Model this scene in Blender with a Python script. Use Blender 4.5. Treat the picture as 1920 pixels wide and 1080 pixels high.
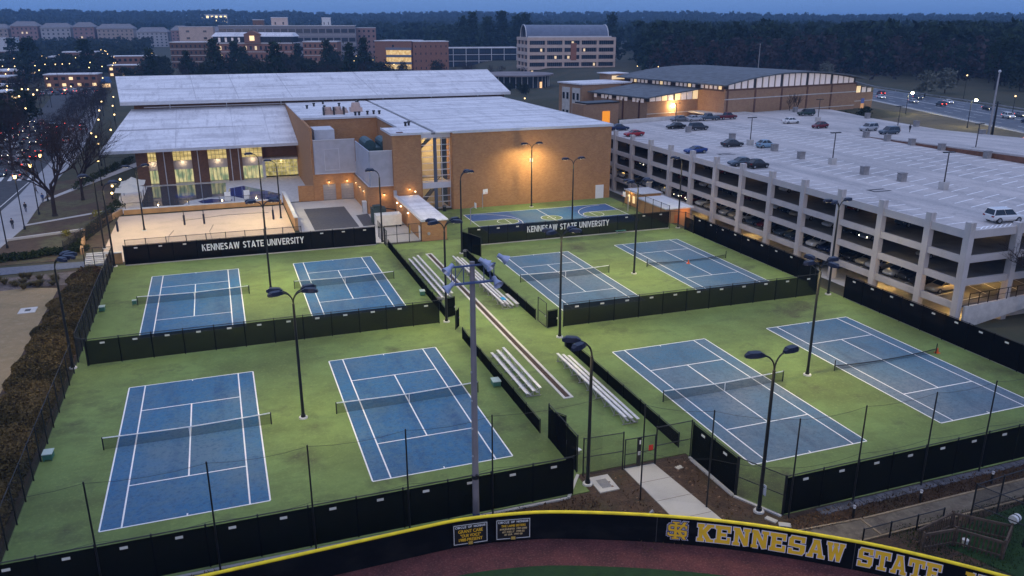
import bpy, bmesh, math, random
import numpy as np
from mathutils import Vector, Matrix

for _o in list(bpy.data.objects):
    bpy.data.objects.remove(_o)
SC = bpy.context.scene
COL = SC.collection
rnd = random.Random(7)
R = math.radians

# ------------------------------------------------------------------ camera
cam_data = bpy.data.cameras.new('camera')
cam = bpy.data.objects.new('camera', cam_data)
COL.objects.link(cam)
cam.location = (0.0, 0.0, 32.0)
cam.rotation_euler = (R(90 - 18.07), 0, R(-19.817))
cam_data.sensor_width = 36.0
cam_data.lens = 36.0 * 1513.0 / 1920.0
cam_data.clip_start = 0.5
cam_data.clip_end = 30000
SC.camera = cam

# ------------------------------------------------------------------ dusk sky, last light of the sun, exposure
SUN_EL, SUN_ROT = R(12.0), R(200.0)
world = bpy.data.worlds.new('World')
SC.world = world
world.use_nodes = True
wt = world.node_tree
bg = wt.nodes['Background']
# overcast dusk: the CIE overcast law (zenith three times the horizon) plus a faint Nishita sky
sky = wt.nodes.new('ShaderNodeTexSky')
sky.sky_type = 'NISHITA'
sky.sun_disc = False
sky.sun_elevation = SUN_EL
sky.sun_rotation = SUN_ROT
sky.altitude = 300
sky.air_density = 1.5
sky.dust_density = 0.6
sky.ozone_density = 6.0
wt.links.new(sky.outputs[0], bg.inputs[0])
bg.inputs[1].default_value = 0.015
tcw = wt.nodes.new('ShaderNodeTexCoord')
spx = wt.nodes.new('ShaderNodeSeparateXYZ')
wt.links.new(tcw.outputs['Generated'], spx.inputs[0])
mxw = wt.nodes.new('ShaderNodeMix')
mxw.data_type = 'RGBA'
mxw.clamp_factor = True
wt.links.new(spx.outputs[2], mxw.inputs[0])
mxw.inputs[6].default_value = (0.112, 0.255, 0.60, 1)
mxw.inputs[7].default_value = (0.68, 0.76, 1.12, 1)
bg2 = wt.nodes.new('ShaderNodeBackground')
wt.links.new(mxw.outputs[2], bg2.inputs[0])
bg2.inputs[1].default_value = 1.0
adw = wt.nodes.new('ShaderNodeAddShader')
wt.links.new(bg.outputs[0], adw.inputs[0])
wt.links.new(bg2.outputs[0], adw.inputs[1])
wt.links.new(adw.outputs[0], wt.nodes['World Output'].inputs[0])
sun_d = bpy.data.lights.new('sun', 'SUN')
sun_d.energy = 0.40
sun_d.angle = R(25)
sun_d.color = (1.0, 0.80, 0.72)
sun = bpy.data.objects.new('sun', sun_d)
COL.objects.link(sun)
_sd = Vector((math.sin(SUN_ROT) * math.cos(SUN_EL), math.cos(SUN_ROT) * math.cos(SUN_EL), math.sin(SUN_EL)))
sun.rotation_euler = _sd.to_track_quat('Z', 'Y').to_euler()
SC.view_settings.view_transform = 'Standard'
SC.view_settings.look = 'None'
SC.view_settings.gamma = 1.0
SC.view_settings.use_curve_mapping = False
SC.view_settings.exposure = 0.0
SC.render.engine = 'CYCLES'
SC.cycles.transparent_max_bounces = 24
SC.cycles.max_bounces = 5
SC.cycles.volume_bounces = 0
SC.cycles.sample_clamp_indirect = 4.0

# ------------------------------------------------------------------ materials
def M(name, col, rough=0.8, var=0.12, scale=1.5, metal=0.0, col2=None, bump=0.0, alpha=None, emit=None, estr=0.0, det=4.0, spec=0.4, lo=0.35, hi=0.65):
    m = bpy.data.materials.new(name)
    m.use_nodes = True
    nt = m.node_tree
    b = nt.nodes['Principled BSDF']
    out = nt.nodes['Material Output']
    b.inputs['Roughness'].default_value = rough
    b.inputs['Metallic'].default_value = metal
    b.inputs['Specular IOR Level'].default_value = spec
    if var > 0 or col2:
        tc = nt.nodes.new('ShaderNodeTexCoord')
        no = nt.nodes.new('ShaderNodeTexNoise')
        no.inputs['Scale'].default_value = scale
        no.inputs['Detail'].default_value = det
        nt.links.new(tc.outputs['Object'], no.inputs['Vector'])
        cr = nt.nodes.new('ShaderNodeValToRGB')
        cr.color_ramp.elements[0].position = lo
        cr.color_ramp.elements[1].position = hi
        c1 = [c * (1 - var) for c in col]
        c2 = col2 or [min(1, c * (1 + var)) for c in col]
        cr.color_ramp.elements[0].color = (*c1, 1)
        cr.color_ramp.elements[1].color = (*c2, 1)
        nt.links.new(no.outputs['Fac'], cr.inputs[0])
        nt.links.new(cr.outputs[0], b.inputs['Base Color'])
        if bump:
            bp = nt.nodes.new('ShaderNodeBump')
            bp.inputs['Strength'].default_value = bump
            bp.inputs['Distance'].default_value = 0.1
            nt.links.new(no.outputs['Fac'], bp.inputs['Height'])
            nt.links.new(bp.outputs[0], b.inputs['Normal'])
    else:
        b.inputs['Base Color'].default_value = (*col, 1)
    if emit:
        b.inputs['Emission Color'].default_value = (*emit, 1)
        b.inputs['Emission Strength'].default_value = estr
    if alpha is not None:
        tr = nt.nodes.new('ShaderNodeBsdfTransparent')
        mx = nt.nodes.new('ShaderNodeMixShader')
        mx.inputs[0].default_value = alpha
        nt.links.new(tr.outputs[0], mx.inputs[1])
        nt.links.new(b.outputs[0], mx.inputs[2])
        nt.links.new(mx.outputs[0], out.inputs[0])
    return m

def layered(name, base, layers, rough=0.85, spec=0.3, bump=0.0, bscale=6.0):
    """base colour with several noise-driven stains: layers = (colour, scale, lo, hi, amount)"""
    m = bpy.data.materials.new(name)
    m.use_nodes = True
    nt = m.node_tree
    b = nt.nodes['Principled BSDF']
    b.inputs['Roughness'].default_value = rough
    b.inputs['Specular IOR Level'].default_value = spec
    tc = nt.nodes.new('ShaderNodeTexCoord')
    prev = None
    for i, (col, sc, lo, hi, amt) in enumerate(layers):
        mp = nt.nodes.new('ShaderNodeMapping')
        mp.inputs['Location'].default_value = (17.3 * i, 5.1 * i, 3.3 * i)
        if isinstance(sc, tuple):
            mp.inputs['Scale'].default_value = sc
            s = 1.0
        else:
            s = sc
        nt.links.new(tc.outputs['Object'], mp.inputs[0])
        no = nt.nodes.new('ShaderNodeTexNoise')
        no.inputs['Scale'].default_value = s
        no.inputs['Detail'].default_value = 5
        no.inputs['Roughness'].default_value = 0.6
        nt.links.new(mp.outputs[0], no.inputs['Vector'])
        mr = nt.nodes.new('ShaderNodeMapRange')
        mr.inputs['From Min'].default_value = lo
        mr.inputs['From Max'].default_value = hi
        mr.inputs['To Max'].default_value = amt
        nt.links.new(no.outputs['Fac'], mr.inputs[0])
        mx = nt.nodes.new('ShaderNodeMix')
        mx.data_type = 'RGBA'
        nt.links.new(mr.outputs[0], mx.inputs[0])
        if prev is None:
            mx.inputs[6].default_value = (*base, 1)
        else:
            nt.links.new(prev, mx.inputs[6])
        mx.inputs[7].default_value = (*col, 1)
        prev = mx.outputs[2]
    nt.links.new(prev, b.inputs['Base Color'])
    if bump:
        no = nt.nodes.new('ShaderNodeTexNoise')
        no.inputs['Scale'].default_value = bscale
        no.inputs['Detail'].default_value = 6
        nt.links.new(tc.outputs['Object'], no.inputs['Vector'])
        bp = nt.nodes.new('ShaderNodeBump')
        bp.inputs['Strength'].default_value = bump
        bp.inputs['Distance'].default_value = 0.15
        nt.links.new(no.outputs['Fac'], bp.inputs['Height'])
        nt.links.new(bp.outputs[0], b.inputs['Normal'])
    return m

def brickmat(name, c1, c2, mortar, sc=1.0):
    m = bpy.data.materials.new(name)
    m.use_nodes = True
    nt = m.node_tree
    b = nt.nodes['Principled BSDF']
    b.inputs['Roughness'].default_value = 0.85
    b.inputs['Specular IOR Level'].default_value = 0.2
    tc = nt.nodes.new('ShaderNodeTexCoord')
    # wall coordinates: horizontal run (x+y) against height z
    sx = nt.nodes.new('ShaderNodeSeparateXYZ')
    nt.links.new(tc.outputs['Object'], sx.inputs[0])
    ad = nt.nodes.new('ShaderNodeMath')
    ad.operation = 'ADD'
    nt.links.new(sx.outputs[0], ad.inputs[0])
    nt.links.new(sx.outputs[1], ad.inputs[1])
    cb = nt.nodes.new('ShaderNodeCombineXYZ')
    nt.links.new(ad.outputs[0], cb.inputs[0])
    nt.links.new(sx.outputs[2], cb.inputs[1])
    br = nt.nodes.new('ShaderNodeTexBrick')
    br.inputs['Color1'].default_value = (*c1, 1)
    br.inputs['Color2'].default_value = (*c2, 1)
    br.inputs['Mortar'].default_value = (*mortar, 1)
    br.inputs['Scale'].default_value = sc
    br.inputs['Brick Width'].default_value = 0.4
    br.inputs['Row Height'].default_value = 0.2
    br.inputs['Mortar Size'].default_value = 0.012
    nt.links.new(cb.outputs[0], br.inputs['Vector'])
    no = nt.nodes.new('ShaderNodeTexNoise')
    no.inputs['Scale'].default_value = 0.8
    no.inputs['Detail'].default_value = 9
    no.inputs['Roughness'].default_value = 0.72
    nt.links.new(tc.outputs['Object'], no.inputs['Vector'])
    mr = nt.nodes.new('ShaderNodeMapRange')
    mr.inputs['From Min'].default_value = 0.3
    mr.inputs['From Max'].default_value = 0.7
    mr.inputs['To Min'].default_value = 0.88
    mr.inputs['To Max'].default_value = 1.10
    nt.links.new(no.outputs['Fac'], mr.inputs[0])
    vm = nt.nodes.new('ShaderNodeVectorMath')
    vm.operation = 'SCALE'
    nt.links.new(br.outputs['Color'], vm.inputs[0])
    nt.links.new(mr.outputs[0], vm.inputs['Scale'])
    nt.links.new(vm.outputs[0], b.inputs['Base Color'])
    return m

def E(name, col, s):
    m = bpy.data.materials.new(name)
    m.use_nodes = True
    nt = m.node_tree
    b = nt.nodes['Principled BSDF']
    b.inputs['Base Color'].default_value = (0.6, 0.55, 0.45, 1)
    b.inputs['Emission Color'].default_value = (*col, 1)
    b.inputs['Emission Strength'].default_value = s
    return m

BRICK = brickmat('tan_brick', (0.42, 0.215, 0.092), (0.35, 0.170, 0.072), (0.36, 0.25, 0.16))
BRICK_DK = brickmat('brown_brick', (0.17, 0.085, 0.045), (0.13, 0.065, 0.038), (0.18, 0.12, 0.09))
BRICK_RED = brickmat('red_brick', (0.30, 0.14, 0.09), (0.25, 0.11, 0.07), (0.3, 0.2, 0.15))
BRICK_FH = brickmat('buff_brick', (0.36, 0.22, 0.13), (0.31, 0.18, 0.11), (0.34, 0.25, 0.18))
ROOF = layered('white_roof_membrane', (0.80, 0.79, 0.80), [((0.55, 0.54, 0.56), (0.06, 0.45, 0.3), 0.40, 0.62, 0.8), ((0.40, 0.39, 0.41), (0.9, 0.12, 0.3), 0.52, 0.70, 0.6), ((0.38, 0.37, 0.39), 0.16, 0.52, 0.68, 0.5), ((0.36, 0.35, 0.37), 1.6, 0.55, 0.72, 0.5), ((0.86, 0.86, 0.88), 4.0, 0.5, 0.7, 0.6)], rough=0.6)
ROOF_DK = M('slate_roof', (0.10, 0.115, 0.13), 0.7, 0.25, 0.6)
TRIM = M('pale_metal_trim', (0.55, 0.56, 0.58), 0.5, 0.05)
CONC = layered('concrete', (0.45, 0.43, 0.41), [((0.30, 0.29, 0.28), 0.25, 0.45, 0.75, 0.6), ((0.52, 0.50, 0.47), 2.0, 0.5, 0.7, 0.5)], rough=0.85)
DECK = layered('deck_concrete', (0.54, 0.50, 0.48), [((0.34, 0.33, 0.33), (0.35, 0.05, 0.3), 0.40, 0.66, 0.85), ((0.25, 0.24, 0.24), 0.09, 0.52, 0.72, 0.6), ((0.27, 0.26, 0.26), 0.9, 0.56, 0.7, 0.55), ((0.58, 0.57, 0.56), 2.5, 0.5, 0.7, 0.5)], rough=0.85)
CONC_PALE = M('pale_concrete', (0.55, 0.53, 0.50), 0.85, 0.1, 1.2)
SPANDREL = layered('precast_concrete', (0.56, 0.52, 0.50), [((0.36, 0.335, 0.325), (0.9, 0.9, 0.15), 0.44, 0.7, 0.75), ((0.25, 0.22, 0.20), (2.2, 2.2, 0.25), 0.56, 0.72, 0.6), ((0.42, 0.39, 0.37), 0.12, 0.45, 0.6, 0.5)], rough=0.85)
ASPHALT = M('asphalt', (0.055, 0.057, 0.062), 0.9, 0.2, 0.8)
ASPHALT_NEW = M('dark_asphalt', (0.075, 0.072, 0.078), 0.9, 0.15, 2.5)
WHITE = M('white_paint', (0.78, 0.78, 0.76), 0.7, 0.05, 4)
LINE = M('court_line_paint', (0.80, 0.80, 0.78), 0.7, 0.04, 3)
LINE_WORN = M('worn_line_paint', (0.66, 0.65, 0.62), 0.8, 0.15, 3)
BLACK = M('black_metal', (0.012, 0.012, 0.013), 0.45, 0.0)
LAMPBLUE = M('navy_lamp_housing', (0.013, 0.016, 0.035), 0.4, 0.0)
SCREEN = M('black_windscreen', (0.008, 0.008, 0.007), 1.0, 0.25, 0.8, alpha=0.91, spec=0.0)
SCREEN_OP = M('black_windscreen_dense', (0.004, 0.004, 0.004), 1.0, 0.25, 0.8, alpha=0.985, spec=0.0)
CHAIN = M('chain_link', (0.02, 0.02, 0.02), 0.6, 0.0, alpha=0.22)
NETMAT = M('tennis_net_mesh', (0.008, 0.010, 0.010), 1.0, 0.0, alpha=0.42, spec=0.0)
BARRIER = M('barrier_netting', (0.015, 0.015, 0.015), 0.8, 0.0, alpha=0.07)
GALV = M('galvanised_steel', (0.36, 0.35, 0.36), 0.5, 0.12, 0.6, metal=0.3)
ALU = M('bleacher_aluminium', (0.62, 0.60, 0.58), 0.45, 0.12, 2.0, metal=0.2)
GLASSDK = M('dark_window_glass', (0.018, 0.024, 0.034), 0.12, 0.0, spec=0.6)
YELLOW = M('yellow_fence_cap', (0.88, 0.66, 0.015), 0.5, 0.12, 1.5)
GOLD = M('gold_lettering', (0.80, 0.46, 0.02), 0.6, 0.06, 2)
LEAF_TAG = M('white_tag', (0.66, 0.64, 0.56), 0.7, 0.0)
GREENBOX = M('green_ball_box', (0.05, 0.16, 0.12), 0.6, 0.1)
ORANGE = M('orange_cone_plastic', (0.75, 0.12, 0.02), 0.6, 0.0)
WARM = E('lit_interior', (1.0, 0.72, 0.30), 1.1)
LENS = E('lamp_lens', (1.0, 0.82, 0.50), 6.0)
GLOBE = E('lamp_globe', (1.0, 0.66, 0.24), 5.0)

# ------------------------------------------------------------------ object helpers
class MB:
    """collects faces and links them as ONE mesh object"""
    def __init__(s):
        s.v = []; s.f = []; s.m = []; s.cur = 0
    def poly(s, pts):
        i = len(s.v)
        s.v += [tuple(p) for p in pts]
        s.f.append(tuple(range(i, i + len(pts)))); s.m.append(s.cur)
        return s
    def hexa(s, p):
        i = len(s.v)
        s.v += [tuple(q) for q in p]
        for q in ((0, 3, 2, 1), (4, 5, 6, 7), (0, 1, 5, 4), (1, 2, 6, 5), (2, 3, 7, 6), (3, 0, 4, 7)):
            s.f.append(tuple(i + k for k in q)); s.m.append(s.cur)
        return s
    def box(s, x0, x1, y0, y1, z0, z1):
        return s.hexa([(x0, y0, z0), (x1, y0, z0), (x1, y1, z0), (x0, y1, z0), (x0, y0, z1), (x1, y0, z1), (x1, y1, z1), (x0, y1, z1)])
    def obox(s, c, u, hx, hy, z0, z1):
        """box centred at c=(x,y), long direction u=(ux,uy)"""
        l = math.hypot(*u); ux, uy = u[0] / l, u[1] / l; nx, ny = -uy, ux
        q = []
        for z in (z0, z1):
            for a, b in ((-hx, -hy), (hx, -hy), (hx, hy), (-hx, hy)):
                q.append((c[0] + ux * a + nx * b, c[1] + uy * a + ny * b, z))
        return s.hexa(q)
    def bar(s, a, b, w=0.05, h=None):
        a = Vector(a); b = Vector(b); d = (b - a).normalized()
        up = Vector((0, 0, 1)) if abs(d.z) < 0.95 else Vector((1, 0, 0))
        n = d.cross(up).normalized(); t = n.cross(d)
        h = w if h is None else h
        q = []
        for c in (a, b):
            for k, l in ((-1, -1), (1, -1), (1, 1), (-1, 1)):
                q.append(c + n * (k * w / 2) + t * (l * h / 2))
        return s.hexa(q)
    def cyl(s, a, b, r0, r1=None, n=8, cap=True):
        a = Vector(a); b = Vector(b); d = (b - a).normalized()
        up = Vector((0, 0, 1)) if abs(d.z) < 0.95 else Vector((1, 0, 0))
        e = d.cross(up).normalized(); t = d.cross(e)
        r1 = r0 if r1 is None else r1
        i = len(s.v)
        for c, r in ((a, r0), (b, r1)):
            for k in range(n):
                an = 2 * math.pi * k / n
                s.v.append(tuple(c + e * (r * math.cos(an)) + t * (r * math.sin(an))))
        for k in range(n):
            s.f.append((i + k, i + (k + 1) % n, i + n + (k + 1) % n, i + n + k)); s.m.append(s.cur)
        if cap:
            s.f.append(tuple(i + k for k in range(n - 1, -1, -1))); s.m.append(s.cur)
            s.f.append(tuple(i + n + k for k in range(n))); s.m.append(s.cur)
        return s
    def tube(s, pts, r, n=6):
        for a, b in zip(pts[:-1], pts[1:]):
            s.cyl(a, b, r, r, n)
        return s
    def prism(s, pts, z0, z1):
        n = len(pts)
        i = len(s.v)
        s.v += [(p[0], p[1], z0) for p in pts] + [(p[0], p[1], z1) for p in pts]
        s.f.append(tuple(i + k for k in range(n - 1, -1, -1))); s.m.append(s.cur)
        s.f.append(tuple(i + n + k for k in range(n))); s.m.append(s.cur)
        for k in range(n):
            s.f.append((i + k, i + (k + 1) % n, i + n + (k + 1) % n, i + n + k)); s.m.append(s.cur)
        return s
    def sphere(s, c, r, nu=8, nv=5, sz=1.0):
        i = len(s.v)
        for a in range(nv + 1):
            th = math.pi * a / nv
            for b in range(nu):
                ph = 2 * math.pi * b / nu
                s.v.append((c[0] + r * math.sin(th) * math.cos(ph), c[1] + r * math.sin(th) * math.sin(ph), c[2] + r * sz * math.cos(th)))
        for a in range(nv):
            for b in range(nu):
                s.f.append((i + a * nu + b, i + (a + 1) * nu + b, i + (a + 1) * nu + (b + 1) % nu, i + a * nu + (b + 1) % nu)); s.m.append(s.cur)
        return s
    def mesh(s, name, off=(0, 0, 0)):
        me = bpy.data.meshes.new(name)
        if any(off):
            v = [(p[0] - off[0], p[1] - off[1], p[2] - off[2]) for p in s.v]
        else:
            v = s.v
        me.from_pydata(v, [], s.f)
        if any(s.m):
            me.polygons.foreach_set('material_index', s.m)
        return me

def root_loc(o):
    l = Vector((0, 0, 0))
    while o is not None:
        l += o.location; o = o.parent
    return l

def tag(o, label=None, cat=None, group=None, kind=None):
    if label: o['label'] = label
    if cat: o['category'] = cat
    if group: o['group'] = group
    if kind: o['kind'] = kind
    return o

def thing(name, label, cat, loc=(0, 0, 0), rz=0.0, group=None):
    o = bpy.data.objects.new(name, None)
    o.empty_display_size = 0.2
    COL.objects.link(o)
    o.location = loc; o.rotation_euler = (0, 0, rz)
    return tag(o, label, cat, group)

def part(name, mb, mats, parent=None, local=False, label=None, kind=None):
    """one mesh object; vertices are world coordinates unless local"""
    off = (0, 0, 0)
    if parent is not None and not local:
        off = root_loc(parent)
    me = mb.mesh(name, off)
    for m in (mats if isinstance(mats, (list, tuple)) else [mats]):
        me.materials.append(m)
    o = bpy.data.objects.new(name, me)
    COL.objects.link(o)
    if parent is not None: o.parent = parent
    if label: o['label'] = label
    if kind: o['kind'] = kind
    return o

def piece(name, me, mat, parent, loc=(0, 0, 0), rot=(0, 0, 0), scale=None):
    """another object that shares mesh data"""
    o = bpy.data.objects.new(name, me)
    COL.objects.link(o)
    o.parent = parent; o.location = loc; o.rotation_euler = rot
    if scale: o.scale = scale
    return o

def struct(name, mb, mats, parent=None, label=None):
    o = part(name, mb, mats, parent)
    o['kind'] = 'structure'
    if label: o['label'] = label
    return o

def solo(name, mb, mats, label, cat, group=None, loc=None):
    """a thing that is one mesh, origin at its base"""
    if loc is None:
        xs = [v[0] for v in mb.v]; ys = [v[1] for v in mb.v]; zs = [v[2] for v in mb.v]
        loc = ((min(xs) + max(xs)) / 2, (min(ys) + max(ys)) / 2, min(zs))
    me = mb.mesh(name, loc)
    for m in (mats if isinstance(mats, (list, tuple)) else [mats]):
        me.materials.append(m)
    o = bpy.data.objects.new(name, me)
    COL.objects.link(o)
    o.location = loc
    return tag(o, label, cat, group)

def copy_tree(o, loc, rz, label=None, group=None):
    def rec(s, par):
        c = s.copy(); COL.objects.link(c)
        c.parent = par
        for ch in s.children: rec(ch, c)
        return c
    c = rec(o, None)
    c.location = loc; c.rotation_euler = (0, 0, rz)
    if label: c['label'] = label
    if group: c['group'] = group
    return c

def lamp(name, kind, loc, energy, color, parent, rad=0.1, spot=None, rot=None):
    d = bpy.data.lights.new(name, kind)
    d.energy = energy; d.color = color
    if kind in ('POINT', 'SPOT'): d.shadow_soft_size = rad
    if kind == 'SPOT':
        d.spot_size = spot or R(150); d.spot_blend = 0.7
    o = bpy.data.objects.new(name, d)
    COL.objects.link(o)
    if parent is not None:
        o.parent = parent
        l = root_loc(parent)
        o.location = Vector(loc) - l
    else:
        o.location = loc
    if rot: o.rotation_euler = rot
    return o

def text_mesh(txt, size, name, ext=0.004, bold=0.0, sx=1.0):
    cu = bpy.data.curves.new(name, 'FONT')
    cu.body = txt; cu.size = size; cu.extrude = ext; cu.offset = bold
    cu.align_x = 'CENTER'; cu.align_y = 'CENTER'
    t = bpy.data.objects.new(name, cu)
    COL.objects.link(t)
    bpy.context.view_layer.update()
    dg = bpy.context.evaluated_depsgraph_get()
    me = bpy.data.meshes.new_from_object(t.evaluated_get(dg))
    bpy.data.objects.remove(t)
    if sx != 1.0:
        for v in me.vertices: v.co.x *= sx
    return me

def smooth(a, b, x):
    t = np.clip((x - a) / (b - a), 0, 1)
    return t * t * (3 - 2 * t)

# ================================================================== SETTING
FH_A = R(11.5)
FU = (math.cos(FH_A), math.sin(FH_A)); FN = (-math.sin(FH_A), math.cos(FH_A))   # along / behind the field house front
FP = (113.0, 187.0)

def terrain(x, y):
    x = np.asarray(x, float); y = np.asarray(y, float)
    h = np.full(x.shape, -0.08)
    # the garage stands in a cutting
    inside = smooth(71.5, 76, x) * (1 - smooth(160, 166, x)) * smooth(58, 68, y) * (1 - smooth(176, 184, y))
    h += -2.35 * inside
    h += 0.6 * smooth(84, 95, x) * (1 - smooth(56, 64, y)) * smooth(40, 50, y)
    d = (x - FP[0]) * FN[0] + (y - FP[1]) * FN[1]
    A = smooth(-7, -1, d) * smooth(88, 112, x) * (1 - smooth(188, 212, x))
    h += 7.6 * A * (1 - smooth(265, 340, y) * 0.95)
    h += 5.0 * smooth(159, 176, x) * (1 - A) * smooth(20, 110, y)
    # open ground of the ball field
    h += -0.0 * x
    r = np.hypot(x, y)
    far = smooth(650, 1300, r)
    h += far * 7.0
    ridge = smooth(1500, 2600, r)
    wob = 6 * np.sin(x * 0.0021 + 1.3) + 5 * np.sin(x * 0.0047 + y * 0.0011) + 3 * np.sin(x * 0.011 + 0.4)
    h += ridge * (30 + wob)
    return h

def axis(lo, hi, fine0, fine1, step):
    a = list(np.arange(fine0, fine1 + 0.1, step))
    s = step; v = fine0
    left = []
    while v > lo:
        s *= 1.22; v -= s; left.append(max(v, lo))
    s = step; v = a[-1]
    right = []
    while v < hi:
        s *= 1.22; v += s; right.append(min(v, hi))
    return np.array(left[::-1] + a + right)

def big_grid(name, mats, kind='structure'):
    xs = axis(-7000, 9000, -72, 300, 4.0); ys = axis(-300, 9500, 20, 320, 4.0)
    X, Y = np.meshgrid(xs, ys)
    Z = terrain(X, Y)
    nx, ny = len(xs), len(ys)
    co = np.stack([X, Y, Z], -1).reshape(-1, 3)
    idx = np.arange(nx * ny).reshape(ny, nx)
    f = np.stack([idx[:-1, :-1], idx[:-1, 1:], idx[1:, 1:], idx[1:, :-1]], -1).reshape(-1, 4)
    me = bpy.data.meshes.new(name)
    me.from_pydata(co.tolist(), [], f.tolist())
    for m in mats: me.materials.append(m)
    o = bpy.data.objects.new(name, me); COL.objects.link(o)
    o['kind'] = kind
    me.polygons.foreach_set('use_smooth', [True] * len(me.polygons))
    return o

EARTH = layered('earth_and_winter_grass', (0.060, 0.055, 0.030), [((0.035, 0.042, 0.022), 0.06, 0.42, 0.6, 0.8), ((0.10, 0.075, 0.045), 0.5, 0.5, 0.75, 0.5)], rough=0.95, bump=0.4)
big_grid('ground', [EARTH])

GREEN = layered('green_court_acrylic', (0.170, 0.250, 0.080), [((0.100, 0.132, 0.045), 0.10, 0.38, 0.62, 0.9), ((0.200, 0.275, 0.080), 0.06, 0.46, 0.64, 0.7), ((0.085, 0.098, 0.042), (0.16, 0.40, 0.5), 0.53, 0.70, 0.55), ((0.062, 0.060, 0.037), 0.13, 0.575, 0.68, 0.8), ((0.075, 0.082, 0.045), 0.42, 0.58, 0.72, 0.55), ((0.13, 0.175, 0.055), 0.8, 0.44, 0.66, 0.5), ((0.25, 0.32, 0.10), 4.0, 0.52, 0.70, 0.3), ((0.09, 0.115, 0.04), 7.5, 0.55, 0.72, 0.3)], rough=0.85, spec=0.2)
BLUE = layered('blue_court_acrylic', (0.036, 0.135, 0.270), [((0.120, 0.170, 0.205), 0.11, 0.44, 0.64, 0.7), ((0.022, 0.070, 0.165), (0.5, 0.10, 0.3), 0.50, 0.68, 0.65), ((0.080, 0.155, 0.215), 1.7, 0.44, 0.64, 0.6), ((0.030, 0.080, 0.165), 4.0, 0.50, 0.66, 0.65), ((0.13, 0.19, 0.25), 8.0, 0.54, 0.68, 0.5)], rough=0.8, spec=0.25)
BLUE_GREY = layered('grey_blue_acrylic', (0.085, 0.165, 0.235), [((0.165, 0.195, 0.225), 0.10, 0.40, 0.60, 0.8), ((0.042, 0.130, 0.230), 0.07, 0.46, 0.62, 0.85), ((0.050, 0.075, 0.12), (0.55, 0.10, 0.3), 0.54, 0.70, 0.65), ((0.075, 0.125, 0.18), 1.7, 0.44, 0.64, 0.6), ((0.055, 0.085, 0.13), 4.0, 0.52, 0.66, 0.6), ((0.21, 0.23, 0.25), 8.0, 0.54, 0.68, 0.5)], rough=0.8, spec=0.25)  # greyer blue with noise mottling, for the four right-hand courts
PAINT_GREEN = layered('basketball_green', (0.150, 0.205, 0.075), [((0.11, 0.15, 0.06), 0.3, 0.5, 0.7, 0.5)], rough=0.8)
BLUE_DEEP = M('deep_blue_acrylic', (0.028, 0.085, 0.235), 0.75, 0.12, 0.6)
MULCH = layered('pine_straw_mulch', (0.070, 0.042, 0.026), [((0.040, 0.025, 0.017), 1.2, 0.45, 0.62, 0.8), ((0.13, 0.080, 0.045), 3.5, 0.56, 0.72, 0.7), ((0.05, 0.045, 0.02), 0.25, 0.5, 0.7, 0.6)], rough=0.95, bump=0.6)
SAND = layered('volleyball_sand', (0.62, 0.47, 0.34), [((0.50, 0.38, 0.27), 0.35, 0.48, 0.7, 0.7), ((0.68, 0.53, 0.40), 2.5, 0.5, 0.7, 0.5)], rough=0.95, bump=0.3)
SANDLOT = layered('dry_sandy_lawn', (0.30, 0.215, 0.115), [((0.22, 0.17, 0.085), 0.4, 0.45, 0.7, 0.8), ((0.36, 0.28, 0.18), 1.6, 0.52, 0.72, 0.6)], rough=0.95, bump=0.4)
TRACK = layered('crushed_brick_track', (0.125, 0.038, 0.036), [((0.060, 0.022, 0.022), 0.5, 0.40, 0.62, 0.85), ((0.075, 0.026, 0.026), (3.0, 0.5, 1.0), 0.48, 0.66, 0.6), ((0.20, 0.085, 0.075), 7.0, 0.52, 0.66, 0.7), ((0.035, 0.014, 0.015), 11.0, 0.54, 0.66, 0.7)], rough=0.95, bump=0.5, bscale=9)
TURF = layered('infield_turf', (0.018, 0.050, 0.012), [((0.012, 0.034, 0.010), 1.0, 0.45, 0.65, 0.7)], rough=0.95, bump=0.4)
WALK = layered('pale_walkway', (0.46, 0.43, 0.38), [((0.36, 0.33, 0.29), 0.4, 0.48, 0.7, 0.6)], rough=0.9)
PAVER = layered('blue_grey_path', (0.12, 0.135, 0.18), [((0.07, 0.08, 0.115), 2.0, 0.45, 0.65, 0.7)], rough=0.9)

def sheet(name, x0, x1, y0, y1, z, mat, label=None):
    return struct(name, MB().poly([(x0, y0, z), (x1, y0, z), (x1, y1, z), (x0, y1, z)]), mat, label=label)
def psheet(name, pts, z, mat, label=None):
    return struct(name, MB().poly([(p[0], p[1], z) for p in pts]), mat, label=label)

# green court field (slab with a real edge)
g = MB()
g.prism([(-15.6, 45.9), (22.5, 45.9), (22.5, 48.3), (31.9, 48.3), (31.9, 41.9), (33.8, 38.7), (70.6, 38.7), (70.6, 114.0), (70.6, 139.4), (33.2, 139.4), (32.2, 118.7), (22.5, 118.7), (22.5, 120.4), (-15.6, 120.4)][::1], -0.06, 0.0)
struct('court_surface', g, GREEN, label='green acrylic surface around the courts')

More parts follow.
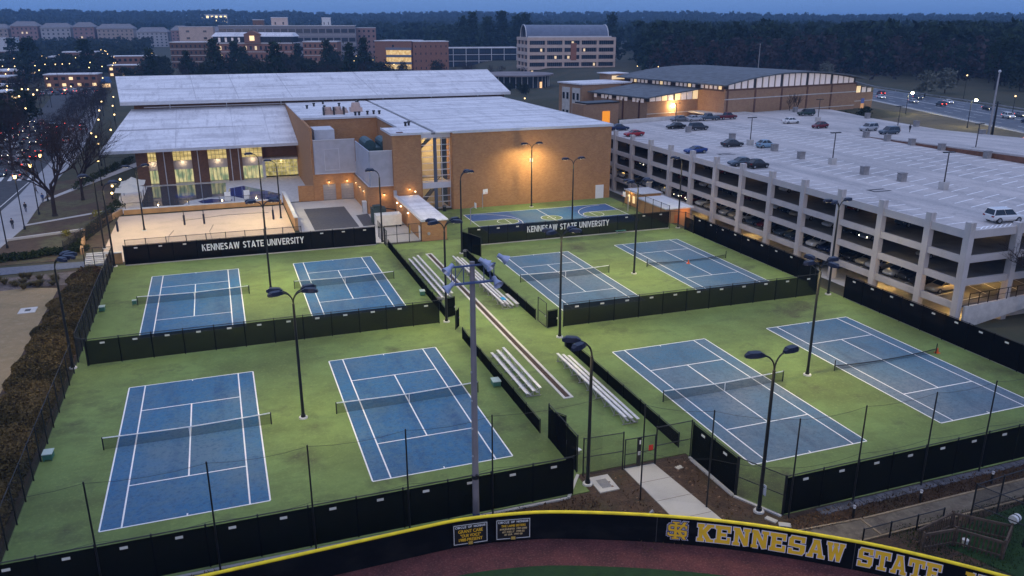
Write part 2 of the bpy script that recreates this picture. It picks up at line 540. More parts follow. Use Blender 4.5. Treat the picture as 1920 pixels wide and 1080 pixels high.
COURTS = {'A': (-4.75, 64.34), 'B': (13.49, 64.37), 'C': (-4.84, 101.27), 'D': (13.48, 101.27), 'E': (41.49, 94.1), 'F': (60.55, 94.9), 'G': (41.24, 56.9), 'H': (60.35, 57.24)}
def court_lines(mb, cx, cy, z):
    D, S, L, V, w = 5.485, 4.115, 11.885, 6.40, 0.055
    def ln(x0, x1, y0, y1): mb.poly([(cx + x0, cy + y0, z), (cx + x1, cy + y0, z), (cx + x1, cy + y1, z), (cx + x0, cy + y1, z)])
    for s in (-1, 1):
        ln(-D, D, s * L - w, s * L + w) if True else None
        ln(s * D - w, s * D + w, -L + w, L - w)
        ln(s * S - w, s * S + w, -L + w, L - w)
        ln(-S + w, S - w, s * V - w, s * V + w)
        ln(-0.05, 0.05, s * (L - 0.06) - 0.25 * (s > 0), s * (L - 0.06) + 0.25 * (s < 0))
    ln(-w, w, -V + w, V - w)
for k, (cx, cy) in COURTS.items():
    b = MB().poly([(cx - 5.52, cy - 11.92, 0.004), (cx + 5.52, cy - 11.92, 0.004), (cx + 5.52, cy + 11.92, 0.004), (cx - 5.52, cy + 11.92, 0.004)])
    c = struct('tennis_court', b, BLUE_GREY if k in 'EFGH' else BLUE)
    m = MB(); court_lines(m, cx, cy, 0.009)
    struct('court_lines', m, LINE, c)

# basketball court in front of the brick gym wall
bx0, bx1, by0, by1 = 39.3, 67.0, 119.9, 134.3
bc = struct('basketball_court', MB().poly([(bx0, by0, 0.004), (bx1, by0, 0.004), (bx1, by1, 0.004), (bx0, by1, 0.004)]), BLUE_DEEP)
bm = MB(); gm = MB(); lt = MB()
cyb = (by0 + by1) / 2
def arc(mb, cx, cy, r, a0, a1, w, z, n=24):
    for i in range(n):
        p, q = R(a0 + (a1 - a0) * i / n), R(a0 + (a1 - a0) * (i + 1) / n)
        mb.poly([(cx + (r - w) * math.cos(p), cy + (r - w) * math.sin(p), z), (cx + (r + w) * math.cos(p), cy + (r + w) * math.sin(p), z), (cx + (r + w) * math.cos(q), cy + (r + w) * math.sin(q), z), (cx + (r - w) * math.cos(q), cy + (r - w) * math.sin(q), z)])
def disc(mb, cx, cy, r, a0, a1, z, n=24):
    mb.poly([(cx + r * math.cos(R(a0 + (a1 - a0) * i / n)), cy + r * math.sin(R(a0 + (a1 - a0) * i / n)), z) for i in range(n + (0 if a1 - a0 >= 360 else 1))])
mx = (bx0 + bx1) / 2
for x0_, s in ((bx0, 1), (bx1, -1)):
    bm.poly([(x0_, cyb - 1.9, 0.013), (x0_ + s * 5.8, cyb - 1.9, 0.013), (x0_ + s * 5.8, cyb + 1.9, 0.013), (x0_, cyb + 1.9, 0.013)][::s])
    a = (-90, 90) if s > 0 else (90, 270)
    disc(bm, x0_ + s * 5.82, cyb, 1.8, a[0], a[1], 0.013)
    arc(gm, x0_ + s * 5.8, cyb, 1.85, 0, 360, 0.05, 0.021)
    arc(gm, x0_ + s * 1.6, cyb, 6.5, a[0], a[1], 0.05, 0.021)
    for t in (-1, 1):
        gm.poly([(x0_ + s * 0.05, cyb + t * 1.9 - 0.05, 0.017), (x0_ + s * 5.8, cyb + t * 1.9 - 0.05, 0.017), (x0_ + s * 5.8, cyb + t * 1.9 + 0.05, 0.017), (x0_ + s * 0.05, cyb + t * 1.9 + 0.05, 0.017)])
    gm.poly([(x0_ + s * 5.75, cyb - 1.8, 0.017), (x0_ + s * 5.85, cyb - 1.8, 0.017), (x0_ + s * 5.85, cyb + 1.8, 0.017), (x0_ + s * 5.75, cyb + 1.8, 0.017)])
    # paler blue outside the arc
    lt.poly([(x0_ + s * 8.2, by0, 0.009), (mx, by0, 0.009), (mx, by1, 0.009), (x0_ + s * 8.2, by1, 0.009)])
disc(bm, mx, cyb, 1.8, 0, 360, 0.013)
arc(gm, mx, cyb, 1.85, 0, 360, 0.05, 0.021)
arc(gm, mx, cyb, 0.7, 0, 360, 0.04, 0.021)
w = 0.06
for q in ((bx0 - w, bx1 + w, by0 - w, by0 + w), (bx0 - w, bx1 + w, by1 - w, by1 + w), (bx0 - w, bx0 + w, by0 + w, by1 - w), (bx1 - w, bx1 + w, by0 + w, by1 - w), (mx - w, mx + w, by0 + w, by1 - w)):
    gm.poly([(q[0], q[2], 0.017), (q[1], q[2], 0.017), (q[1], q[3], 0.017), (q[0], q[3], 0.017)])
struct('court_key', bm, PAINT_GREEN, bc); struct('court_lines', gm, LINE, bc)
struct('court_midfield', lt, BLUE, bc)

# walkway drain strip between the two batteries of courts
dr = struct('drain_strip', MB().poly([(26.95, 60.6, 0.006), (27.45, 60.6, 0.006), (27.45, 111.4, 0.006), (26.95, 111.4, 0.006)]), M('drain_gravel', (0.058, 0.034, 0.022), 0.95, 0.4, 4))
ks = MB()
ks.box(26.72, 26.95, 60.4, 111.6, 0.0, 0.07).box(27.45, 27.68, 60.4, 111.6, 0.0, 0.07).box(26.95, 27.45, 60.38, 60.6, 0.0, 0.07).box(26.95, 27.45, 111.4, 111.62, 0.0, 0.07)
struct('drain_kerb', ks, CONC_PALE, dr)

# dirt, walk, track and turf of the ball field in front
psheet('dirt_strip', [(-60, 30), (90, 30), (90, 45.85), (22.5, 45.85), (-60, 45.85)], -0.035, MULCH)
psheet('dirt_apron', [(22.55, 45.85), (33.9, 45.85), (33.9, 48.25), (22.55, 48.25)], -0.03, MULCH)
sw = struct('sidewalk', MB().prism([(26.25, 47.9), (28.75, 47.9), (29.6, 38.2), (26.5, 38.2)][::-1], -0.06, 0.02), WALK)
j = MB()
for yy in (45.6, 43.1, 40.7):
    j.box(26.2, 29.3, yy - 0.02, yy + 0.02, 0.018, 0.024)
struct('walk_joint', j, M('walk_joint', (0.16, 0.14, 0.12), 0.9, 0), sw)
st = MB().prism([(23.1, 47.5), (24.7, 47.5), (24.65, 45.4), (23.1, 45.4)][::-1], -0.05, 0.05)
ms = struct('drain_slab', st, WALK)
struct('grate', MB().box(23.5, 24.3, 45.85, 47.0, 0.05, 0.056), M('grate_steel', (0.20, 0.19, 0.18), 0.7, 0.3, 25), ms)

# left side: beds, hedge ground, sandy lot, paths, street
psheet('planting_bed', [(-23, 46), (-15.9, 46), (-15.9, 120), (-23, 120)], -0.03, MULCH)
psheet('sandy_lawn', [(-52, 60), (-21.2, 60), (-21.3, 112), (-25, 113.5), (-52, 111)], -0.026, SANDLOT)
psheet('rock_bed', [(-52, 110.9), (-24, 113.4), (-16, 113), (-16, 119.5), (-52, 119)], -0.022, layered('stony_mulch', (0.16, 0.13, 0.12), [((0.09, 0.07, 0.06), 1.5, 0.42, 0.6, 0.9), ((0.28, 0.24, 0.22), 4.0, 0.58, 0.7, 0.7)], rough=0.95, bump=0.6))
psheet('paver_path', [(-60, 119.3), (-16.2, 121.5), (-16.2, 124.3), (-60, 125.6)], -0.012, PAVER)
psheet('lawn', [(-33.2, 126), (-17.5, 126), (-18, 156), (-24, 200), (-33.5, 195)], -0.03, layered('winter_lawn_and_mulch', (0.085, 0.055, 0.035), [((0.10, 0.095, 0.045), 0.12, 0.46, 0.58, 0.9), ((0.05, 0.033, 0.02), 0.9, 0.45, 0.65, 0.7)], rough=0.95, bump=0.5))
pav = struct('pavement', MB().prism([(-39.5, 118), (-33.3, 128), (-31.9, 150), (-33.9, 195), (-34.5, 240), (-44, 380), (-49, 380), (-40, 240), (-38.2, 180), (-38.6, 140)], -0.06, 0.04), layered('street_pavement', (0.36, 0.36, 0.37), [((0.27, 0.27, 0.28), 0.3, 0.45, 0.7, 0.6)], rough=0.9))
psheet('street', [(-75, 118), (-38.7, 118), (-38.7, 140), (-38.3, 180), (-40, 240), (-50, 380), (-60, 520), (-80, 520), (-66, 380), (-64, 300), (-66, 240), (-75, 200)], -0.02, ASPHALT)
zb = MB()
for i in range(7):
    x = -51.5 + i * 1.9
    zb.poly([(x, 199, -0.014), (x + 0.8, 199, -0.014), (x + 0.2, 206, -0.014), (x - 0.6, 206, -0.014)])
for i in range(9):
    zb.poly([(-58 + i * 0.02, 150 + i * 7, -0.014), (-57.8 + i * 0.02, 150 + i * 7, -0.014), (-57.8, 153.5 + i * 7, -0.014), (-58, 153.5 + i * 7, -0.014)])
zb.poly([(-39.6, 140, -0.014), (-39.4, 140, -0.014), (-39.1, 196, -0.014), (-39.3, 196, -0.014)])
struct('street_markings', zb, LINE_WORN)
fp = MB().prism([(-33.3, 151.6), (-33.2, 150.6), (-18.0, 160.4), (-18.0, 161.6)], -0.06, 0.03)
struct('garden_path', fp, CONC)
fp = MB().prism([(-33.4, 172.5), (-33.2, 170.5), (-17.5, 214), (-19.4, 217)], -0.06, 0.03)
struct('footpath', fp, CONC)

# volleyball sand, pool deck, loading yard
sheet('sand_court', -17.9, 10.0, 122.3, 153.6, -0.008, SAND)
sheet('pool_deck', -19.5, 16.0, 156.0, 184.5, 0.006, CONC_PALE)
struct('loading_yard', MB().prism([(10.8, 119.8), (28.0, 119.8), (28.0, 155.3), (10.8, 155.3)], -0.06, 0.0), CONC)
sheet('asphalt_pad', 13.2, 20.5, 131.8, 148.7, 0.006, ASPHALT_NEW)
psheet('asphalt_patch', [(21.2, 132), (23.2, 132), (23.6, 141.2), (21.4, 140.6)], 0.006, ASPHALT_NEW)
WATER = M('pool_water', (0.045, 0.06, 0.075), 0.03, 0.0, spec=0.8)
WATER_B = M('deep_pool_water', (0.008, 0.045, 0.19), 0.05, 0.0, spec=0.5)
psheet('pool_water', [(-15, 160.5), (-7.6, 160.2), (-6.4, 163.8), (-3.2, 165.9), (0.2, 166.2), (0.4, 181), (-15, 181.3)], 0.012, WATER)
psheet('pool_water', [(0.4, 166.9), (3.7, 161.9), (9.5, 159.4), (10.4, 164.5), (7.2, 170.5), (3.8, 176), (0.9, 174)], 0.016, WATER_B)
def ell(cx, cy, rx, ry, n=20): return [(cx + rx * math.cos(2 * math.pi * i / n), cy + ry * math.sin(2 * math.pi * i / n)) for i in range(n)]
psheet('pool_water', ell(-7.4, 169.6, 1.9, 2.6), 0.018, WATER_B)
psheet('pool_coping', ell(-2.6, 161.9, 3.4, 2.9), 0.014, CONC_PALE)
psheet('pool_water', [(-5.0, 162.2), (-4.2, 160.4), (-2.6, 159.5), (-0.6, 160.4), (1.2, 161.1), (1.2, 162.2), (-0.6, 163.0), (-2.6, 164.3), (-4.2, 163.6)], 0.022, WATER_B)

# ================================================================== RECREATION CENTRE
def flat_roof(mb, pts, z0, z1): mb.prism(pts, z0, z1)
rec = thing('recreation_center', 'long brick recreation centre with white sloping roofs behind the tennis courts', 'building', (30, 170, 0))
# --- gym block
w = MB()
w.box(39.0, 70.4, 139.5, 139.9, -0.1, 13.85)            # big blank wall
w.box(70.0, 70.4, 139.9, 207.6, -0.1, 13.85)
w.box(28.3, 28.7, 140.2, 148.8, -0.1, 13.75)
w.box(28.3, 33.25, 139.8, 140.2, -0.1, 13.75)
w.box(28.7, 31.6, 148.4, 148.8, -0.1, 13.75)
w.box(31.3, 31.7, 148.8, 170.0, 3.0, 13.75)
w.box(16.2, 31.7, 170.0, 170.4, 0.0, 13.75)
w.box(16.0, 16.4, 155.6, 207.6, -0.1, 13.74)
w.box(33.25, 33.5, 140.2, 143.0, 0, 13.75)
w.box(38.85, 39.0, 139.7, 143.0, 0, 13.75)
part('wall', w, BRICK, rec)
r = MB()
r.prism([(36.1, 139.35), (70.6, 139.35), (70.6, 207.6), (36.1, 207.6)], 13.86, 14.1)
part('roof', r, ROOF, rec)
r = MB()
r.prism([(28.1, 139.6), (33.6, 139.6), (33.6, 140.3), (35.4, 140.3), (35.4, 207.6), (16.0, 207.6), (16.0, 169.8), (31.2, 169.8), (31.2, 149.0), (28.1, 149.0)], 13.76, 14.02)
part('roof', r, ROOF, rec)
part('roof_gutter', MB().box(35.4, 36.1, 140.3, 207.6, 13.55, 13.9), M('dark_gutter', (0.16, 0.16, 0.165), 0.7, 0.2), rec)
sm = MB()
for i in range(6):
    yy = 150 + i * 9.5
    sm.box(36.2, 70.4, yy - 0.04, yy + 0.04, 14.1, 14.13)
seam = part('roof_seam', sm, M('roof_seam_grey', (0.42, 0.42, 0.45), 0.7, 0.1), rec)
cp = MB()
cp.box(39.0, 70.66, 139.28, 139.36, 13.7, 14.16).box(70.6, 70.68, 139.36, 207.6, 13.7, 14.16).box(28.0, 33.6, 139.5, 139.59, 13.7, 14.1).box(28.0, 28.1, 139.6, 149, 13.7, 14.1).box(16.0, 31.2, 169.7, 169.79, 13.7, 14.1).box(31.1, 31.2, 149.1, 169.6, 13.7, 14.1)
part('coping', cp, TRIM, rec)
# --- glazed stair bay
gb = MB(); gb.poly([(33.5, 140.9, 0.1), (38.85, 140.9, 0.1), (38.85, 140.9, 13.0), (33.5, 140.9, 13.0)])
GLASS_CLEAR = M('clear_glazing', (0.5, 0.6, 0.6), 0.05, 0, alpha=0.14, spec=0.8)
part('stair_glazing', gb, GLASS_CLEAR, rec)
part('stair_interior_wall', MB().box(33.5, 38.85, 147.5, 147.7, 0, 13.4).box(33.5, 38.85, 141.2, 147.5, 4.3, 4.7).box(33.5, 38.85, 141.2, 147.5, -0.08, 0.02), M('cream_wall', (0.62, 0.52, 0.32), 0.8, 0.05), rec)
part('stair_flight', MB().hexa([(33.8, 143, 0.1), (37.4, 143, 4.2), (37.4, 144.6, 4.2), (33.8, 144.6, 0.1), (33.8, 143, 0.5), (37.4, 143, 4.6), (37.4, 144.6, 4.6), (33.8, 144.6, 0.5)]), M('dark_steel_stair', (0.05, 0.045, 0.04), 0.6, 0), rec)
for nm_, a_, b_, w_ in (('stair_rail', (33.8, 142.9, 1.3), (37.4, 142.9, 5.4), .09), ('landing_rail', (33.7, 141.6, 5.7), (38.7, 141.6, 5.7), .08), ('landing_rail', (33.7, 141.6, 5.25), (38.7, 141.6, 5.25), .05), ('upper_flight', (33.7, 143.5, 10.6), (36.0, 143.5, 12.6), .5)):
    part(nm_, MB().bar(a_, b_, w_), bpy.data.materials['dark_steel_stair'], rec)
fr = MB()
for zz in (0.2, 1.3, 2.4, 5.15, 6.15, 7.2, 8.4, 9.5, 10.6, 11.65, 12.75):
    fr.box(33.45, 38.9, 140.75, 140.88, zz - 0.06, zz + 0.06)
for xx in (33.5, 37.3, 38.85):
    fr.box(xx - 0.06, xx + 0.06, 140.72, 140.86, 0, 13)
part('mullion', fr, TRIM, rec)
part('stair_column', MB().box(35.75, 36.35, 140.55, 140.72, 0, 13.0), M('slate_metal', (0.09, 0.11, 0.15), 0.5, 0), rec)
WMP = M('white_metal_panel', (0.60, 0.58, 0.60), 0.5, 0.03)
part('spandrel_panel', MB().box(33.4, 38.9, 140.5, 140.71, 3.9, 5.0), WMP, rec); part('spandrel_panel', MB().box(33.3, 39.0, 140.4, 140.72, 12.95, 13.95), WMP, rec)
for zz, e in ((3.3, 300), (8.6, 260), (11.8, 420)):
    lamp('stair_light', 'POINT', (36.4, 144.5, zz), e, (1.0, 0.72, 0.33), rec, 0.3)
part('side_door', MB().box(67.4, 69.1, 139.4, 139.495, 0, 2.6), M('white_door', (0.68, 0.70, 0.74), 0.5, 0.02), rec)
part('roof_patch', MB().box(29.3, 30.4, 140.6, 141.3, 14.021, 14.12), M('rust_patch', (0.12, 0.04, 0.03), 0.8, 0.1), rec)
# vents and fans on the strip roof
vent_me = MB().cyl((0, 0, 0), (0, 0, 0.55), 0.22, 0.22, 8).cyl((0, 0, 0.55), (0, 0, 0.8), 0.34, 0.30, 8).mesh('roof_vent')
vent_me.materials.append(BLACK)
for px, py in ((19.4, 190), (21.5, 195), (23, 188), (27.0, 193), (31.5, 196), (27.3, 172), (28.1, 172.2), (31.4, 173.5), (32.5, 173), (30.0, 173), (33.0, 150.2), (33.8, 151.0), (24.2, 200), (32.5, 200)):
    piece('roof_vent', vent_me, BLACK, rec, (px - 30, py - 170, 14.02))
fan_me = MB().box(-1.0, 1.0, -1.0, 1.0, 0, 0.7).cyl((0, 0, 0.7), (0, 0, 1.5), 0.85, 0.7, 12).mesh('exhaust_fan')
fan_me.materials.append(M('fan_housing_pink_grey', (0.50, 0.36, 0.30), 0.6, 0.05))
for px, py, s in ((22.3, 176.5, 1.0), (24.3, 176.5, 1.0), (26.0, 178.5, 0.7), (28.8, 180.5, 1.25)):
    piece('exhaust_fan', fan_me, None, rec, (px - 30, py - 170, 14.02), scale=(s, s, s))
for px in (21.2, 23.3, 25.4): part('fan_screen', MB().box(px - 0.12, px + 0.12, 174.5, 176, 14.02, 15.6), BLACK, rec)
# --- loading dock: low roof, garage doors, metal screens, plant
d = MB()
d.box(16.0, 17.7, 155.4, 155.8, 0, 5.0).box(20.1, 21.1, 155.4, 155.8, 0, 5.0).box(23.5, 23.95, 155.4, 155.8, 0, 5.0).box(17.7, 20.1, 155.4, 155.8, 3.05, 5.0).box(21.1, 23.5, 155.4, 155.8, 3.05, 5.0)
d.box(23.6, 23.95, 141.2, 155.4, 0, 4.75).box(23.6, 28.3, 140.85, 141.2, 0, 4.75)
part('dock_wall', d, BRICK, rec)
part('dock_roof', MB().prism([(16.4, 155.8), (24.0, 155.8), (24.0, 141.2), (28.3, 141.2), (28.3, 149), (31.3, 149), (31.3, 170), (16.4, 170)], 4.62, 4.8), ROOF, rec)
dm = M('grey_roller_door', (0.30, 0.29, 0.30), 0.6, 0.06)
for x0 in (17.7, 21.1):
    dd = part('garage_door', MB().box(x0, x0 + 2.4, 155.55, 155.65, 0, 3.05), dm, rec)
    rb = MB()
    for k in range(6): rb.box(x0 + 0.02, x0 + 2.38, 155.52, 155.55, 0.28 + k * 0.46, 0.33 + k * 0.46)
    part('door_rib', rb, GALV, dd)
PANEL = M('ribbed_grey_screen', (0.40, 0.40, 0.43), 0.55, 0.08, 0.8)
PANEL_BL = M('blue_grey_screen', (0.34, 0.38, 0.46), 0.5, 0.08, 0.8)
pn = part('equipment_screen', MB().box(16.5, 24.1, 155.1, 155.3, 5.25, 11.4), PANEL, rec)
part('screen_frame', MB().box(18.3, 21.1, 155.03, 155.095, 5.75, 5.85).box(18.3, 21.1, 155.03, 155.095, 9.7, 9.8).box(18.3, 18.4, 155.03, 155.095, 5.85, 9.7).box(21.0, 21.1, 155.03, 155.095, 5.85, 9.7).box(16.4, 24.15, 155.0, 155.095, 11.4, 11.55).box(16.4, 24.1, 155.0, 155.3, 5.1, 5.25), TRIM, pn)
part('equipment_screen', MB().box(16.42, 16.6, 155.3, 163, 5.25, 11.4), PANEL_BL, rec)
pn = part('equipment_screen', MB().box(24.15, 24.35, 140.85, 155.0, 4.95, 11.1), PANEL_BL, rec)
pn = part('equipment_screen', MB().box(24.36, 28.29, 140.6, 140.84, 4.95, 11.0), PANEL, rec)
rib = MB()
for k in range(20): rib.box(24.45 + k * 0.19, 24.49 + k * 0.19, 140.57, 140.6, 5.1, 10.9)
part('screen_rib', rib, PANEL, pn)
part('screen_trim', MB().box(24.1, 28.4, 140.5, 140.6, 4.8, 4.95).box(24.1, 28.3, 140.55, 140.84, 11.0, 11.12), TRIM, pn)
part('air_handler', MB().box(17.2, 21.0, 159, 165, 9.4, 12.9).box(18.0, 19.8, 158.8, 159, 9.6, 10.4), M('white_unit', (0.55, 0.56, 0.60), 0.5, 0.05), rec)
part('air_handler', MB().box(17.2, 21.0, 159, 165, 4.8, 9.38), GALV, rec)
part('chiller', MB().box(25.4, 30.3, 151, 157.5, 4.8, 10.2).cyl((26.3, 150.8, 10.6), (26.3, 157, 10.6), 1.1, 1.1, 12).cyl((29.3, 150.8, 10.7), (29.3, 157, 10.7), 1.0, 1.0, 12), M('teal_chiller', (0.035, 0.085, 0.10), 0.5, 0.1), rec)
# wall lights of the dock and yard (lit)
sc = MB(); sl = MB()
SCONCES = [(18.9, 155.3, 3.55, 0, -1), (22.3, 155.3, 3.55, 0, -1), (23.5, 152.5, 3.6, -1, 0), (23.5, 148, 3.6, -1, 0), (23.5, 144, 3.6, -1, 0), (26.6, 140.75, 3.3, 0, -1), (31.0, 139.7, 4.2, 0, -1)]
for x, y, z, dx, dy in SCONCES:
    sc.box(x - 0.16, x + 0.16, y - 0.14, y + 0.14, z, z + 0.16)
    sl.box(x - 0.12, x + 0.12, y - 0.11, y + 0.11, z - 0.05, z - 0.002)
    lamp('sconce_light', 'POINT', (x + dx * 0.45, y + dy * 0.45, z - 0.2), 38, (1.0, 0.64, 0.24), rec, 0.1)
s_ = part('wall_sconce', sc, BLACK, rec); part('sconce_lens', sl, LENS, s_)
def litglass(name, c1, c2, s, sc):
    m = bpy.data.materials.new(name); m.use_nodes = True
    nt = m.node_tree; b = nt.nodes['Principled BSDF']
    b.inputs['Roughness'].default_value = 0.1
    b.inputs['Base Color'].default_value = (0.05, 0.05, 0.04, 1)
    tc = nt.nodes.new('ShaderNodeTexCoord'); mp = nt.nodes.new('ShaderNodeMapping')
    mp.inputs['Scale'].default_value = sc
    no = nt.nodes.new('ShaderNodeTexNoise'); no.inputs['Scale'].default_value = 1.0; no.inputs['Detail'].default_value = 3
    cr = nt.nodes.new('ShaderNodeValToRGB')
    cr.color_ramp.elements[0].position = 0.38; cr.color_ramp.elements[1].position = 0.62
    cr.color_ramp.elements[0].color = (*c1, 1); cr.color_ramp.elements[1].color = (*c2, 1)
    nt.links.new(tc.outputs['Object'], mp.inputs[0]); nt.links.new(mp.outputs[0], no.inputs['Vector'])
    nt.links.new(no.outputs['Fac'], cr.inputs[0]); nt.links.new(cr.outputs[0], b.inputs['Emission Color'])
    b.inputs['Emission Strength'].default_value = s
    return m
HALL_UP = litglass('lit_hall_glass', (0.55, 0.40, 0.12), (1.0, 0.76, 0.30), 0.75, (0.5, 1, 1.2))
HALL_LO = litglass('lit_pool_glass', (0.28, 0.38, 0.20), (1.0, 0.86, 0.40), 0.70, (1.3, 1, 0.5))
BANDM = M('grey_band_panel', (0.36, 0.34, 0.35), 0.6, 0.04)
# --- pool hall front with brick piers
PIERS = [(-16.6, -14.4), (-12.7, -9.55), (-5.85, -2.65), (1.2, 4.25)]
pr = MB()
for a, b in PIERS: 
    part('brick_pier', MB().box(a, b, 183.0, 184.6, 0, 7.6), BRICK_DK, rec)
dp = MB()
for x in (-11.2, -4.6, 2.0, 3.6): dp.box(x - 0.08, x + 0.08, 182.9, 182.995, 0, 6.8)
part('downspout', dp, TRIM, rec)
BAYS = [(-14.4, -12.7), (-9.55, -5.85), (-2.65, 1.2), (4.25, 8.5)]
up = MB(); lo = MB(); bd = MB(); mu = MB()
BAYS[0] = (-14.4, -12.7)
for a, b in BAYS:
    part('upper_window', MB().poly([(a, 184.2, 4.75), (b, 184.2, 4.75), (b, 184.2, 7.4), (a, 184.2, 7.4)]), HALL_UP, rec)
    part('lower_window', MB().poly([(a, 184.2, 0.1), (b, 184.2, 0.1), (b, 184.2, 2.9), (a, 184.2, 2.9)]), HALL_LO, rec)
    part('window_band', MB().box(a, b, 183.9, 184.15, 2.9, 4.75), BANDM, rec)
    n = 5 if b - a > 3 else 3
    for k in range(n + 1):
        x = a + (b - a) * k / n
        mu.box(x - 0.045, x + 0.045, 184.02, 184.14, 4.76, 7.4).box(x - 0.045, x + 0.045, 184.02, 184.14, 0.1, 2.89)
    for zz in (5.6, 6.5): mu.box(a, b, 184.05, 184.13, zz - 0.03, zz + 0.03)
    lamp('soffit_light', 'POINT', ((a + b) / 2, 183.3, 4.3), 60, (1.0, 0.74, 0.40), rec, 0.1)
part('window_mullion', mu, M('bronze_mullion', (0.20, 0.17, 0.10), 0.5, 0), rec)
part('hall_wall', MB().box(8.5, 16.0, 185.6, 186.0, 4.3, 8.5).box(4.25, 8.6, 184.6, 185.0, 7.4, 8.4).box(8.4, 8.8, 184.3, 186, 0, 7.6), BRICK_DK, rec)
part('hall_wall', MB().hexa([(-16.6, 184.65, 0), (-16.2, 184.65, 0), (-16.2, 207, 0), (-16.6, 207, 0), (-16.6, 184.65, 8.3), (-16.2, 184.65, 8.3), (-16.2, 207, 13.0), (-16.6, 207, 13.0)]).box(-16.2, 4.2, 184.7, 185.0, 7.41, 8.4), BRICK, rec)
part('entry_canopy', MB().box(8.5, 15.9, 183.6, 185.55, 3.9, 4.25).box(8.3, 8.9, 183.2, 183.7, 0, 3.9), CONC_PALE, rec)
part('entry_glazing', MB().poly([(8.9, 185.8, 0.1), (15.9, 185.8, 0.1), (15.9, 185.8, 3.9), (8.9, 185.8, 3.9)]), litglass('lit_entry_glass', (0.35, 0.30, 0.08), (0.95, 0.78, 0.28), 0.6, (1.2, 1, 1.2)), rec)
em = MB()
for k in range(9): em.box(8.85 + k * 0.88, 8.93 + k * 0.88, 185.65, 185.78, 0.1, 3.9)
for zz in (1.0, 1.9, 2.9): em.box(8.9, 15.9, 185.66, 185.77, zz - 0.03, zz + 0.03)
part('entry_mullion', em, TRIM, rec)
# --- pool hall roof (rises to the back) and the tall roof behind
def slab(mb, p, th):
    """p: four corners of the top face"""
    mb.hexa([(q[0], q[1], q[2] - th) for q in p] + [tuple(q) for q in p])
lr = MB(); slab(lr, [(-22.7, 180.2, 7.75), (15.95, 180.2, 7.85), (15.95, 207.4, 13.55), (-18.2, 207.4, 13.5)], 0.22)
low = part('roof', lr, ROOF, rec)
part('fascia', MB().hexa([(-22.75, 180.08, 7.2), (15.95, 180.08, 7.3), (15.95, 180.19, 7.3), (-22.75, 180.19, 7.2), (-22.75, 180.08, 7.8), (15.95, 180.08, 7.9), (15.95, 180.19, 7.9), (-22.75, 180.19, 7.8)]), TRIM, low)
sm = MB()
def on_low(x, y): return (x, y, 7.80 + (y - 180.2) * 0.2096 + 0.02)
for yy in (192.5, 192.9): sm.bar(on_low(-20, yy), on_low(10.5, yy), 0.07)
for xx in (-8.6, 3.2, 10.4): sm.bar(on_low(xx - 0.0, 181), on_low(xx, 206), 0.06)
part('roof_seam', sm, M('roof_seam_grey_low', (0.42, 0.42, 0.45), 0.7, 0.1), low)
part('clerestory_wall', MB().box(-17.6, 72.6, 207.65, 208.1, 0, 15.0), BRICK_DK, rec)
part('wall', MB().hexa([(-17.6, 208.1, 0), (-17.2, 208.1, 0), (-17.2, 229.6, 0), (-17.6, 229.6, 0), (-17.6, 208.1, 15.2), (-17.2, 208.1, 15.2), (-17.2, 229.6, 18.4), (-17.6, 229.6, 18.4)]).hexa([(72.2, 208.1, 0), (72.6, 208.1, 0), (72.6, 229.6, 0), (72.2, 229.6, 0), (72.2, 208.1, 15.2), (72.6, 208.1, 15.2), (72.6, 229.6, 18.4), (72.2, 229.6, 18.4)]).box(-17.2, 72.2, 229.6, 230, 0, 18.5), BRICK_DK, rec)
br = MB(); slab(br, [(-20.2, 205.6, 15.25), (73.6, 205.6, 15.25), (76.6, 234, 19.5), (-23.2, 234, 19.5)], 0.25)
big = part('roof', br, ROOF, rec)
part('fascia', MB().box(-20.25, 73.65, 205.46, 205.59, 14.55, 15.3), TRIM, big)
sm = MB()
def on_big(x, y): return (x, y, 15.25 + (y - 205.6) * 0.1496 + 0.02)
for yy in (218.5,): sm.bar(on_big(-21, yy), on_big(74, yy), 0.12, 0.07)
for xx in (-4, 5.5, 17.8, 38.5): sm.bar(on_big(xx, 206.2), on_big(xx - 1.4, 233.6), 0.10, 0.06)
part('roof_seam', sm, M('roof_seam_grey_high', (0.42, 0.42, 0.45), 0.7, 0.1), big)
bk = MB()
for k in range(7): bk.box(-10 + k * 12.5, -9.8 + k * 12.5, 206.9, 207.64, 13.2, 14.7)
part('bracket', bk, TRIM, rec)
part('rail_band', MB().box(-15.5, 16, 207.0, 207.15, 13.75, 13.95), TRIM, rec)
lamp('hall_glow', 'POINT', (12.5, 184.9, 3.2), 120, (1.0, 0.70, 0.25), rec, 0.2)

# ================================================================== PARKING GARAGE
gar = thing('parking_garage', 'four level open concrete parking garage with cars on its top deck', 'parking garage', (80, 66.6, -2.4))
GX, GY0, GY1 = 80.0, 66.6, 178.0
GFLOOR = layered('shaded_garage_floor', (0.16, 0.15, 0.14), [((0.08, 0.08, 0.08), 0.3, 0.42, 0.65, 0.8)], rough=0.85)  # interior shade put into the concrete's base colour, plus random darker blotches
FLOORS = [0.4, 3.3, 6.1, 9.05]
cy_cols = [66.6 + 0.35] + [72.6 + i * 7.62 for i in range(0, 14)]
deckpoly = [(80.3, 66.9), (131.0, 66.9), (131.0, 187.2), (112.5, 182.6), (92.5, 177.8), (80.3, 175.2)]
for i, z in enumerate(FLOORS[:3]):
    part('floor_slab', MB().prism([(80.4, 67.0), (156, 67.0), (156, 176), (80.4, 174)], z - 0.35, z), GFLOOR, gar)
dk = part('top_deck', MB().prism(deckpoly, 8.6, 9.05), DECK, gar)
rp = MB()
